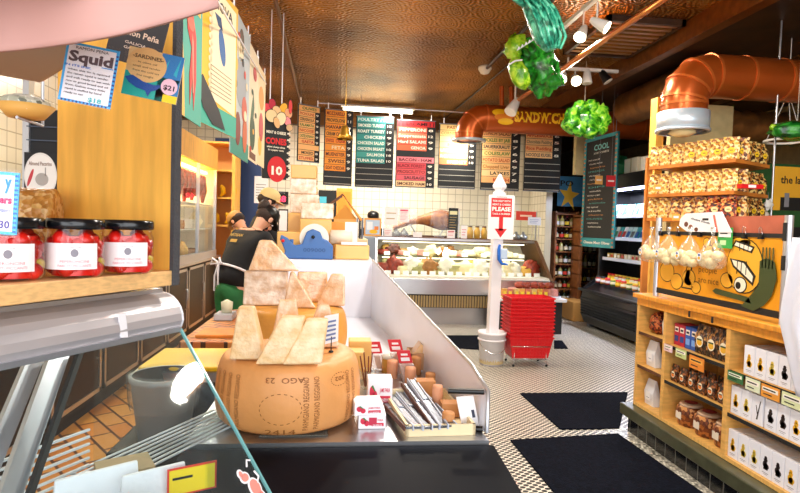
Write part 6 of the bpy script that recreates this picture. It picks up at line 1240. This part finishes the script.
p = PZ(452, 422, CZ); b = MB(); b.box(-.03, .03, 0, .05, 0, .045, KR); tag(b.build('kraft_box', loc=(p.x, p.y+.02, CZ+.007), bevel=.002), 'kraft brown carton at the right of the tray', 'box')
for i, (px, py) in enumerate(((392, 372), (399, 366), (407, 372), (416, 368), (410, 380))): cylthing('small_pot', '%s pinkish wrapped pot from the left behind the knives' % ORD[i], 'pot', px, py+6, .022, .075, [PKM, KR, M_('pink_wrap', '#e0a8a0', .4), KR, PKM][i], CZ, 'wrapped pots behind the knives')
cylthing('glass_jar', 'round jar with pale lid behind the wrapped pots', 'jar', 389, 372, .032, .06, M_('amber_preserve', '#c99a4a', .3), CZ, None, M_('grey_lid', '#d8d4c8', .4))
cylthing('wooden_pot', 'short tan cup right of the wrapped pots', 'cup', 430, 388, .02, .06, KR)
# white crate with cheese at the panel, red header bags
p = PZ(424, 372, CZ); t = thing('wooden_crate', 'small wooden crate with a cheese wedge by the white guard', 'crate', (p.x+.01, p.y+.02, CZ)); CW = M_('crate_wood', '#c79a70', .5, var=.1)
for nm, a in (('front_board', (-.07, .07, 0, .008, 0, .075)), ('back_board', (-.07, .07, .12, .128, 0, .075)), ('side_board', (-.07, -.062, 0, .128, 0, .075)), ('side_board', (.062, .07, 0, .128, 0, .075)), ('base_board', (-.06, .06, .01, .12, 0, .006))): b = MB(); b.box(*a, CW); b.build(nm, t)
b = MB(); b.prism([(-.05, 0), (.05, .0), (-.01, .09)], (0, .02, .06), (1,0,0), (0,0,.6), (0, .08, 0), PARM); tag(b.build('cheese_wedge', loc=(p.x, p.y+.02, CZ+.0), bevel=.003), 'small cheese wedge sitting in the wooden crate', 'cheese')
for i, (px, py, Yk, a_) in enumerate(((381, 347, 2.35, .35), (403, 345, 2.3, .3), (411, 356, 2.2, .35))):
    q = P(px, py, Yk); t = thing('header_bag', 'clear bag with red header card leaning behind the pots, %s from the left' % ORD[i], 'bag', (q.x, Yk, CZ), .1, 'red headed bags behind the pots'); hh = q.z-CZ
    Mx = Matrix.Rotation(a_, 4, 'Y') if False else Matrix.Rotation(-.0, 4, 'X') @ Matrix(((1, 0, -.25, 0), (0, 1, .1, 0), (0, 0, 1, 0), (0, 0, 0, 1)))
    b = MB(); b.M = Mx; b.box(-.028, .028, 0, .006, hh-.03, hh+.02, flat('#cf1f2c')); b.box(-.018, .018, -.001, 0, hh-.022, hh-.008, PAPER); b.box(-.014, .014, -.001, 0, hh, hh+.008, PAPER); b.build('header_card', t)
    b = MB(); b.M = Mx; b.box(-.03, .03, -.008, .012, 0, hh-.035, glassy('bag_film', (1, 1, 1, 1), 2.2, .12, .3, (.95, .93, .93, 1)) if i == 0 else bpy.data.materials['bag_film']); b.box(-.012, .012, -.003, .007, .01, hh-.04, KR); b.build('bag_body', t)
# black tongs / magazine and white price card by the guard
b = MB(); pts = [PZ(452, 372, CZ)+Vector((0, 0, .05)), PZ(455, 388, CZ)+Vector((0, 0, .04)), PZ(464, 402, CZ)+Vector((0, 0, .025)), PZ(474, 424, CZ)+Vector((0, 0, .012))]
b.tube(pts, .009, 8, DK); b.tube([q+Vector((-.018, 0, .0)) for q in pts], .007, 8, M_('worn_brown', '#6a4a3a', .5)); tag(b.build('bent_tool'), 'long black and brown tool lying along the foot of the white guard', 'tool')
t = thing('price_card', 'white card in a stand at the near end of the white guard', 'price card', PZ(474, 427, CZ)+Vector((-.01, 0, .0)), .25); b = MB(); b.M = Matrix(((1, 0, -.25, 0), (0, 1, 0, 0), (0, 0, 1, 0), (0, 0, 0, 1))); b.box(-.03, .03, 0, .003, .0, .10, PAPER); b.rect(.012, .022, .03, .055, flat('#3a3f52'), 1); b.build('card', t)
# ------------------------------------------------------------------ behind the counter: board, bin, scale, table
p0, p1 = PZ(137, 367, .93), PZ(175, 345, .93); q1 = PZ(229, 345, .93)
t = thing('work_table', 'dark work table carrying the long yellow cutting board', 'table', (p0.x, p0.y, 0)); wq = q1.x-p0.x
b = MB(); b.box(-.02, wq+.1, 0, .42, .86, .905, STEEL); b.build('table_top', t); b = MB(); b.box(0, wq+.08, .03, .40, .1, .86, DK); b.build('body', t)
b = MB(); b.box(0, wq+.06, .01, .40, 0, .022, M_('cutting_board_yellow', '#f4c414', .4)); tag(b.build('cutting_board', loc=(p0.x, p0.y, .9055), bevel=.006), 'long yellow cutting board on the dark work table', 'cutting board')
p = PZ(165, 374, .93); t = thing('low_cabinet', 'low black cabinet that the grey bin stands on', 'cabinet', (p.x, p.y-.02, 0)); b = MB(); b.box(-.17, .20, -.16, .16, 0, .66, DK); b.build('body', t, bevel=.008)
t = thing('waste_bin', 'grey plastic bin lined with a clear bag behind the deli case', 'bin', (p.x, p.y, .661)); GB = M_('bin_grey', '#a9abae', .45)
b = MB(); b.lathe([(0, 0), (.105, 0), (.135, .25), (.142, .25), (.142, .272), (.130, .272)], n=36, mt=GB); bb = b.build('bin_body', t); b = MB(); b.lathe([(.1295, .271), (.10, .006), (0, .006)], n=36, mt=M_('bin_dark', '#3a3c3e', .7)); b.build('bin_inside', bb)  # shade inside the open bin is put into a dark inner colour
b = MB(); b.lathe([(.137, .13), (.144, .16), (.150, .245), (.150, .278), (.135, .285)], n=36, mt=glassy('liner_film', (1, 1, 1, 1), 1.0, .2, .10, (.85, .87, .88, 1))); b.build('bag_liner', t)
t = thing('butcher_table', 'tiled orange brown prep table behind the second cheese wheel', 'table', (-.86, 3.1, 0)); b = MB(); b.box(0, .34, 0, 1.15, .89, .93, brick('prep_tile', '#b8662a', '#d9924a', '#4a2812', .12, .06, .005, .4, rot=.5)); b.build('table_top', t, bevel=.004); b = MB(); b.box(.03, .32, .03, 1.12, 0, .89, DK); b.build('body', t)
b = MB(); b.box(0, .24, 0, .22, 0, .018, M_('wood_board', '#d9862a', .5, var=.15)); tag(b.build('wooden_board', loc=(-.80, 3.2, .9305), bevel=.004), 'orange wooden board on the prep table', 'board')
t = thing('kitchen_scale', 'small grey scale at the far left of the prep table', 'scale', (-.82, 3.75, .9305)); b = MB(); b.box(0, .12, 0, .16, 0, .045, M_('scale_grey', '#b9bcc2', .3, .3)); b.build('scale_body', t, bevel=.006); b = MB(); b.lathe([(0, 0), (.035, 0), (.04, .07), (0, .09)], c=(.07, .08, .046), n=16, mt=M_('scale_pan', '#d8d6b8', .3)); b.build('pan', t)
# ------------------------------------------------------------------ near deli case (lower left)
E = Vector((-.343, 1.24, 0)); RZ = math.atan2(.873, .488); LC = 1.25
t = thing('deli_case', 'near glass deli case with metal cowl and slanted front glass, lower left', 'display case', E, RZ)
CWL = M_('cowl_metal', '#bcb8bc', .36, .45, var=.04, scale=3)
def px_(b, prof, x0, x1, m): b.prism([(y, z) for y, z in prof], (x0, 0, 0), (0,1,0), (0,0,1), (x1-x0, 0, 0), m)
cp = [(.0, 1.362)]+[(.055-.062*math.cos(a), 1.38+.058*math.sin(a)) for a in [PI/2*i/6 for i in range(0, 7)]]+[(.16, 1.442), (.16, 1.43), (.055, 1.425), (.01, 1.365)]
b = MB(); px_(b, cp, -LC, 0, CWL); b.build('cowl', t)
b = MB(); px_(b, [(-.004, 1.355), (.012, 1.355), (.012, 1.366), (-.006, 1.366)], -LC, 0, ALU); px_(b, [(.05, 1.437), (.16, 1.444), (.16, 1.455), (.05, 1.446)], -LC, 0, ALU); b.build('cowl_trim', t)
b = MB(); px_(b, [(y*1.0, z) for y, z in cp], 0.0005, .006, M_('end_cap', '#e4e6ee', .3)); b.build('end_cap', t)
CG = glassy('case_glass', (.93, .97, .97, 1), .5, .03, .008, (.75, .85, .88, 1))
b = MB(); b.hexa([(-LC, -.285, 1.0), (0, -.285, 1.0), (0, -.280, 1.0), (-LC, -.280, 1.0)], [(-LC, -.002, 1.36), (0, -.002, 1.36), (0, .003, 1.36), (-LC, .003, 1.36)], CG); b.build('front_glass', t)
b = MB(); b.hexa([(.0, -.287, 1.0), (.004, -.287, 1.0), (.004, -.279, 1.0), (.0, -.279, 1.0)], [(.0, -.003, 1.362), (.004, -.003, 1.362), (.004, .005, 1.362), (.0, .005, 1.362)], M_('glass_edge', '#6fa6a8', .15)); b.build('glass_edge', t)['label'] = 'pale turquoise glass edge'
b = MB(); px_(b, [(-.28, 1.0), (.0, 1.36), (.26, 1.36), (.26, 1.0)], -.003, .001, glassy('end_glass', (.93, .97, .97, 1), .3, .03, .005, (.75, .85, .88, 1))); b.build('end_glass', t)
b = MB(); b.box(-LC, 0, -.29, .26, .90, .985, STEEL); b.build('deck', t); b = MB(); b.box(-LC, -.0, -.26, .24, .0, .90, DK); b.build('body', t)
for i in range(7): b = MB(); b.box(-LC, -.01, .262+.0*i, .268, .99+.017*i, .995+.017*i, M_('slat_white', '#d4dbe2', .35)); b.build('rail_slat', t)
for (xa_, ya_, xb_, yb_, ww) in ((62, 350, 10, 500, .024), (40, 350, -22, 500, .020), (82, 352, 30, 500, .006)):
    Wl = Matrix.Rotation(-RZ, 4, 'Z'); e0 = Wl @ (P(xa_, ya_, 1.28)-E); e1 = Wl @ (P(xb_, yb_, 1.05)-E)
    b = MB(); b.hexa([e1+Vector((-ww, 0, 0)), e1+Vector((ww, 0, 0)), e1+Vector((ww, .012, 0)), e1+Vector((-ww, .012, 0))], [e0+Vector((-ww, 0, 0)), e0+Vector((ww, 0, 0)), e0+Vector((ww, .012, 0)), e0+Vector((-ww, .012, 0))], ALU if ww > .01 else DK); b.build('mullion', t)
t = thing('slat_rack', 'white slatted rack standing behind the near deli case', 'rack', PZ(70, 474, .98)); r0 = PZ(70, 474, .98); r1 = PZ(214, 410, .98); dv = r1-r0; nv = Vector((-dv.y, dv.x, 0)).normalized()
for i in range(8): b = MB(); b.cyl(nv*(.0-.020*i)+Vector((0, 0, 0)), dv+nv*(.0-.020*i), .0035, n=8, mt=M_('slat_white', '#d4dbe2')); b.build('slat', t)
b = MB(); [b.cyl(c_+Vector((0, 0, -.98)), c_+Vector((0, 0, .0)), .006, n=8, mt=M_('slat_white', '#d4dbe2')) for c_ in (dv*.02, dv*.02-nv*.14)]; b.build('leg', t)
# sticker on the glass
def loc_on_glass(x, s): return Vector((x, -.2825+.2805*s-.002, 1.0+.36*s))
b = MB(); gv = Vector((0, .2805, .36)).normalized(); ST = flat('#e0857a')
o_ = loc_on_glass(-.040, .115); b.M = Matrix((Vector((1, 0, 0)), Vector((0, gv.z, -gv.y)), gv)).transposed().to_4x4(); b.M = Matrix.Translation(o_) @ b.M
for k, (ex, m) in enumerate(((.004, WHITE), (0, ST))):
    b.ell(.012, .035, .012+ex, .017+ex, m, k+1); b.ell(.0, .062, .009+ex, .008+ex, m, k+1); b.ell(.018, .012, .006+ex, .012+ex, m, k+1); b.ell(.002, .012, .005+ex, .012+ex, m, k+1); b.ell(-.006, .072, .004+ex, .006+ex, m, k+1)
b.tube([(.022, -.001, .04), (.034, -.001, .05), (.030, -.001, .064)], .002, 6, WHITE); b.tube([(.018, -.001, .078), (.026, -.001, .09), (.034, -.001, .086)], .002, 6, WHITE)
o = b.build('sticker', loc=E, rotz=RZ); tag(o, 'pink animal sticker with white outline on the glass of the near case', 'sticker')
b = MB(); b.M = Matrix.Translation((-.155, -.0075, 1.385)); b.hexa([(0, 0, -.016), (.016, 0, -.018), (.016, .003, -.018), (0, .003, -.016)], [(-.004, .003, .03), (.012, .003, .03), (.012, .006, .03), (-.004, .006, .03)], M_('tape', '#e6e4e8', .3)); tag(b.build('tape_strip', loc=E, rotz=RZ), 'short strip of clear tape on the metal cowl of the near case', 'tape')
# paper bags and price card inside
for i, (x, y, rr, m, w_) in enumerate(((-.20, .12, .10, WHITE, .16), (-.13, .02, .02, WHITE, .13), (-.27, .0, -.1, WHITE, .15), (-.30, -.12, .1, WHITE, .16))):
    b = MB(); random.seed(i); b.hexa([(0, 0, 0), (w_, 0, 0), (w_, .06, 0), (0, .06, 0)], [(.004, .02, .085), (w_-.004, .02, .092), (w_-.004, .03, .092), (.004, .03, .085)], M_('bag_white', '#eceef4', .4, bump=.5, bscale=20)); l_ = Matrix.Rotation(RZ, 4, 'Z') @ Vector((x, y, 0))+E
    tag(b.build('paper_bag', loc=(l_.x, l_.y, .986), rotz=RZ-.65+rr, bevel=.003), ['crumpled white paper bag at the back of the near case', 'white paper bag at the centre of the near case behind the yellow card', 'white paper bag left in the near case', 'white paper bag nearest in the near case'][i], 'bag')
b = MB(); b.box(0, .10, 0, .002, 0, .06, flat('#d83a22')); b.rect(.004, .096, .004, .056, flat('#f6d41c'), 1); b.rect(.01, .05, .035, .04, DK, 2); l_ = PZ(170, 489, 1.03)
tag(b.build('price_card', loc=(l_.x, l_.y-.02, 1.02), rotz=.45), 'yellow price card with red border in front of the white bags', 'price card')
b = MB(); b.box(0, .11, 0, .09, 0, .07, M_('kraft_grey', '#a8926c', .6)); b.text('CRUMBLES', .005, .045, .018, DK, 1, .09, rot=.1); b.text('TRUFFLE', .005, .015, .018, DK, 1, .08); l_ = Matrix.Rotation(RZ, 4, 'Z') @ Vector((-.115, .10, 0))+E
tag(b.build('kraft_packet', loc=(l_.x, l_.y, .986), rotz=.5, bevel=.006), 'brown kraft packet with black lettering inside the near case end', 'packet')
# ------------------------------------------------------------------ shelf with jars
RQ = PZ(172, 270.5, 1.49); RQ.z = 0; BD = RQ-PZ(0, 286, 1.49); BD.z = 0; BD.normalize(); RB = math.atan2(BD.y, BD.x)
t = thing('jar_shelf', 'plywood shelf with an upright plywood end panel above the near case', 'shelf', RQ, RB)
b = MB(); b.box(-1.0, .016, .0, .46, 1.458, 1.49, M_('shelf_board_orange', '#e6b87a', .5, var=.12, scale=6, stretch=(8, 1, 30))); b.build('shelf_board', t, bevel=.002)
b = MB(); b.box(0, .016, .006, .34, 1.49, 2.06, WOODY); b.build('end_panel', t); b = MB(); b.box(-.001, .018, -.004, .006, 1.458, 2.06, M_('felt_grey', '#454549', .9, bump=.5, bscale=200)); b.build('edge_tape', t)['label'] = 'dark grey edge strip'
JG = glassy('jar_glass', (1, .97, .96, 1), .9); PEP = M_('peppers_red', '#c81a12', .3, var=.35, scale=30); LBL = M_('jar_label', '#f6eeee', .6)
def jar(label, c, s=1.0, turn=0):
    t = thing('pepper_jar', label, 'jar', c, turn, 'jars of stuffed peppers on the plywood shelf'); R, H = .0475, .088
    b = MB(); b.lathe([(0, .001), (R*.9, .001), (R, .008), (R, H*.80), (R*.93, H*.9), (R*.93, H)], n=36, mt=JG); jg_ = b.build('glass', t)
    b = MB(); random.seed(int(c.x*1000)); b.cyl((0,0,.004), (0,0,H*.84), R*.78, n=20, mt=PEP)
    for k in range(26):
        a = k*2.4; zz = .014+.062*((k*7) % 26)/26; b.blob((R*.68*math.cos(a), R*.68*math.sin(a), zz), .0145, k, .1, 2, 10, 8, PEP if k != 8 else M_('pepper_stuffing', '#c8b23a', .4))
    b.build('peppers', t)
    b = MB(); b.lathe([(R*.96, H-.002), (R*1.0, H), (R*1.0, H+.014), (R*.93, H+.017), (0, H+.016)], n=36, mt=M_('black_lid', '#101216', .2)); b.build('lid', t)
    b = MB(); r = R+.0008; n = 20
    for a0, a1, m, z0_, z1_ in ((-PI/2-1.45, -PI/2+1.05, LBL, .016, .062),):
        vs = []; [vs.extend([(r*math.cos(a0+(a1-a0)*i/n), r*math.sin(a0+(a1-a0)*i/n), z0_), (r*math.cos(a0+(a1-a0)*i/n), r*math.sin(a0+(a1-a0)*i/n), z1_)]) for i in range(n+1)]
        b.add(vs, [(2*i, 2*i+2, 2*i+3, 2*i+1) for i in range(n)], m, True)
    wr = lambda q: Vector(((r+.0006)*math.cos(-PI/2+.25+q.x/r), (r+.0006)*math.sin(-PI/2+.25+q.x/r), q.z)); RP = flat('#e06a78')
    b.text('PEPERONCINI', 0, .028, .0065, RP, 1, .045, 'C', .0, warp=wr); b.text('FARCITI PICCANTI', 0, .0205, .0065, RP, 1, .052, 'C', .0, warp=wr); 
    q_ = MB(); q_.ell(0, .045, .006, .007, flat('#8a8690')); q_.text('CAPPONE', 0, .054, .003, flat('#8a8690'), 1, .02, 'C', .0)
    b.add([wr(Vector(v)) for v in q_.v], q_.f, flat('#8a8690'))
    wl = lambda q: Vector(((r+.0006)*math.cos(-PI/2-1.0+q.x/r), (r+.0006)*math.sin(-PI/2-1.0+q.x/r), q.z))
    for i in range(5): b.text('ingredienti olio', -.01, .028+.006*i, .003, flat('#b08a90'), 1, .018, 'L', .0, warp=wl)
    b.build('label', jg_)['label'] = 'white paper label with pink lettering'; return t
ZJ = 1.4905; j0 = jar('jar of red stuffed peppers beside the plywood end panel, rightmost', Vector((-.418, 1.145, ZJ)), turn=.1)
for x, y, lab in ((-.476, 1.055, 'jar of red stuffed peppers in the middle of the row'), (-.545, .985, 'jar of red stuffed peppers left of the middle one'), (-.62, .92, 'jar of red stuffed peppers cut by the left edge behind the blue bordered card')):
    dup(j0, (x, y, ZJ), .15, lab)
b = MB(); b.tube([(-.08, 0, .07), (-.075, 0, .07), (.075, 0, .07), (.08, 0, .07)], [.05, .068, .068, .05], 24, speck('nougat', ['#d8aa62', '#c88f48', '#e6c088', '#b9803c'], 90)); tag(b.build('cheese_log', loc=(-.70, 1.28, ZJ+.03), rotz=.2), 'tan speckled cheese log behind the jars', 'cheese')
b = MB(); b.box(-.12, .12, -.07, .07, 0, .03, WOODD); tag(b.build('wooden_block', loc=(-.70, 1.28, ZJ), rotz=.2), 'dark wooden block under the speckled cheese log', 'block')
# things farther left behind the jars
wall_sign('round_plaque', 'round white label with stag drawing on a dark panel behind the jars', 'plaque', 24, 57, 152, 198, 3.0, lambda b, w_, h_: (b.ell(w_/2, h_/2, w_/2, h_/2, flat('#e9e6e2'), 1, 40), b.ell(w_/2, h_/2, w_*.46, h_*.46, flat('#f4f2ee'), 2, 40), b.text('Almond Pecorino', w_*.5, .72*h_, .12*h_, flat('#8a6a5a'), 3, .7*w_, 'C'), b.ell(.55*w_, .42*h_, .2*w_, .14*h_, flat('#b0aca8'), 3), b.ell(.2*w_, .45*h_, .05*w_, .2*h_, flat('#c8404a'), 3, rot=-.3), b.rect(.64*w_, .67*w_, .5*h_, .68*h_, flat('#a09c98'), 3)), flat('#15181e'))
loc, rz, w_, h_ = face(22, 3.02, 62, 3.02, 108, 222); t = thing('dark_rack', 'dark gridded rack panel behind the round label and jars', 'rack', loc, rz); b = MB(); b.box(0, w_, .015, .05, -.4, h_, flat('#12151b')); b.build('panel', t)
b = MB(); [b.rect(.1*w_, .9*w_, h_*(.12+.12*i), h_*(.13+.12*i), flat('#4a5568')) for i in range(7)]; b.box(0, .03, .0, .05, -.4, 3.7-loc.z, ALU); b.build('grid_bars', t)
t = thing('bread_bowl', 'shallow dish with speckled grey filling high up at the left edge', 'dish', P(26, 106, 1.9)); b = MB(); b.lathe([(0, -.04), (.05, -.038), (.08, 0), (.075, .0), (.045, -.03), (0, -.03)], n=28, mt=flat('#e8b25a'), sx=1.05); b.build('dish', t)
b = MB(); b.blob((0, 0, -.0), (.070, .07, .034), 3, .1, 3, 24, 12, speck('speckled_cheese', ['#d8dccc', '#b8bca8', '#6a7060', '#eef0e4'], 60)); b.build('filling', t)
t = thing('hanging_bracket', 'wire bracket carrying the shallow dish at the left edge', 'bracket', P(26, 106, 1.9)); b = MB(); b.cyl((0, .1, -.045), (0, .1, .5), .005, n=8, mt=ALU); b.cyl((0, .1, -.045), (0, -.05, -.045), .005, n=8, mt=ALU); b.build('wire', t)
# upper shelf, sheet in place of a finger over the lens and cards
t = thing('upper_shelf', 'taupe upper shelf board at the top left corner', 'shelf', (0, 0, 1.87)); b = MB(); b.prism([(-.72, 1.14), (-.615, 1.22), (-.50, 1.08), (-.30, .70), (-.50, .25), (-1.1, .7)], (0, 0, 0), (1,0,0), (0,1,0), (0,0,.03), M_('taupe_board', '#b7a192', .7)); b.build('board', t, bevel=.01)
b = MB(); n, m_ = 20, 20; vs = []
q00, q10, q11, q01 = P(-30, 62, .80), P(215, -20, .80), P(215, -60, .95), P(-40, -60, .95)
for i in range(n+1):
    for j in range(m_+1):
        u, v = i/n, j/m_; base_ = P(-40+258*u, 52-4*u-42*u*u-90*v, .72+.10*v+.02*math.sin(u*8)); base_.y -= .03*math.sin(v*PI*.9); vs.append(tuple(base_))
b.add(vs, [(i*(m_+1)+j, (i+1)*(m_+1)+j, (i+1)*(m_+1)+j+1, i*(m_+1)+j+1) for i in range(n) for j in range(m_)], M_('finger_pink_taupe', '#a37c72', .9, h2='#c79a92', scale=2.2), True)
tag(b.build('finger_blur_sheet', solid=.006), 'soft pinkish sheet in place of a finger over the lens, top left corner', 'cloth')  # pink blur of a finger at the lens, modelled as a sheet
def card(label, corners, Yk, base, art, name='price_card'):
    (x0, y0), (x1, y1), (x2, y2) = corners   # top-left, top-right, bottom-left
    a = P(x2, y2, Yk); tl = P(x0, y0, Yk); tr = P(x1, y1, Yk); ux_ = (tr-tl); w_ = ux_.length; uz = (tl-a); h_ = uz.length; ux_.normalize(); uz.normalize()
    t = thing(name, label, 'price card', a); t.rotation_euler = Matrix((ux_, uz.cross(ux_), uz)).transposed().to_euler()
    b = MB(); b.box(0, w_, 0, .0015, 0, h_, base); b.build('card', t); b = MB(); art(b, w_, h_); b.build('printing', t)
    b = MB(); b.box(-.003, w_+.003, -.006, -.0055, -.003, h_+.003, bpy.data.materials['card_sleeve']); b.build('plastic_sleeve', t)
glassy('card_sleeve', (1, 1, 1, 1), .35, .15)
D5 = .0004
def squid(b, w, h):
    IN = flat('#241c22'); BL = flat('#1a8ed8')
    b.rect(.05*w, .95*w, .04*h, .96*h, WHITE, 1, D5)
    for i in range(13): b.rect((.06+.07*i)*w, (.09+.07*i)*w, .0*h, .035*h, flat('#1c3a8a'), 2, D5); b.rect(.96*w, w, (.04+.07*i)*h, (.07+.07*i)*h, flat('#1c3a8a'), 2, D5)
    b.text('RAMÓN PEÑA', .5*w, .895*h, .07*h, IN, 3, .62*w, 'C', .0, D5); b.text('Squid', .5*w, .69*h, .24*h, flat('#5a4a50'), 3, .84*w, 'C', .04, D5); b.rect(.72*w, .94*w, .655*h, .67*h, BL, 3, D5)
    b.text('IN ITS INK', .28*w, .595*h, .05*h, flat('#1a6ac8'), 3, .5*w, 'C', .02, D5)
    for i, s in enumerate(('when this tin is opened', 'the ramen squid is tender', 'and soft ready to eat with', 'rice or good bread and oil', 'from Galicia every little', 'squid is stuffed by hand', 'ready to eat')): b.text(s, .10*w, (.53-.066*i)*h, .046*h, IN, 3, [.8, .78, .82, .8, .76, .7, .36][i]*w, 'L', .01, D5)
    b.text('$18', .56*w, .055*h, .10*h, flat('#2ab0b8'), 3, .26*w, 'L', .03, D5)
card('white squid price card with blue dashed border hanging from the upper shelf', ((65.5, 40), (118, 51), (57.5, 99)), .86, flat('#3aa6e6'), squid)
def sard(b, w, h):
    IN = flat('#4a3420'); b.rect(0, w, 0, .5*h, flat('#1fa79a'), 1, D5); b.rect(.6*w, w, 0, h, flat('#2a7ec0'), 1, D5); b.poly([(.62*w, .55*h), (.75*w, .9*h), (.7*w, .55*h)], flat('#28b0c8'), 2, D5); b.poly([(.86*w, .6*h), (.95*w, .98*h), (.92*w, .55*h)], flat('#28b0c8'), 2, D5)
    b.ell(.36*w, .68*h, .36*w, .36*h, flat('#e6b878'), 3, 30, D5); b.text('-SARDINES-', .37*w, .80*h, .11*h, IN, 4, .56*w, 'C', .02, D5)
    for i, s in enumerate(('in olive oil', 'small and tender', 'from the cold sea', 'line caught')): b.text(s, .37*w, (.70-.09*i)*h, .06*h, IN, 4, [.34, .5, .48, .3][i]*w, 'C', .0, D5)
    FB_ = flat('#1c4a9a'); b.poly([(.02*w, .36*h), (.15*w, .42*h), (.35*w, .33*h), (.55*w, .30*h), (.72*w, .34*h), (.60*w, .2*h), (.52*w, .16*h), (.48*w, .04*h), (.42*w, .15*h), (.25*w, .18*h), (.1*w, .26*h)], FB_, 5, D5)
    b.rect(.74*w, w, 0, .16*h, flat('#f2d01c'), 4, D5); b.ell(.83*w, .33*h, .15*w, .17*h, flat('#f2c6d6'), 6, 26, D5); b.text('$21', .83*w, .26*h, .14*h, flat('#241420'), 7, .2*w, 'C', .03, D5)
card('sardines price card with blue fish and round pink price, right of the squid card', ((123, 44.5), (178, 57), (121, 93)), .92, flat('#e8c48a'), sard)
def left(b, w, h):
    b.rect(.03*w, .92*w, .05*h, .95*h, WHITE, 1, D5)
    for i in range(13): b.rect(.93*w, .99*w, (.03+.075*i)*h, (.065+.075*i)*h, flat('#1a6ac8'), 2, D5)
    b.text('y', .88*w, .74*h, .30*h, flat('#2a8ed0'), 3, .12*w, 'R', .05, D5); b.text('ers', .90*w, .50*h, .17*h, flat('#d82a6a'), 3, .22*w, 'R', .05, D5); b.text('peppers', .88*w, .36*h, .10*h, flat('#3a5ac0'), 3, .2*w, 'R', .0, D5); b.text('30', .88*w, .10*h, .17*h, flat('#3a2a90'), 3, .18*w, 'R', .02, D5)
card('blue bordered handwritten price card cut by the left edge in front of the jars', ((-42, 168), (16.5, 173), (-42, 231)), .72, flat('#4ab4ea'), left)
loc, rz, w_, h_ = face(104, 1.12, 159, 1.13, 2, 56); t = thing('tin_poster', 'black poster with gold script behind the sardines card', 'poster', loc, rz)
b = MB(); b.M = Matrix.Rotation(.22, 4, 'Y'); b.box(0, w_, 0, .003, 0, h_, M_('soft_black', '#241c1c', .6)); b.build('sheet', t); b = MB(); b.M = Matrix.Rotation(.22, 4, 'Y'); b.text('Ramón Peña', .1*w_, .52*h_, .16*h_, flat('#d8b8a0'), 1, .8*w_); [b.text('GALICIA', .3*w_, (.36-.1*i)*h_, .07*h_, flat('#c8b0a0'), 1, .4*w_) for i in range(2)]; b.build('printing', t)
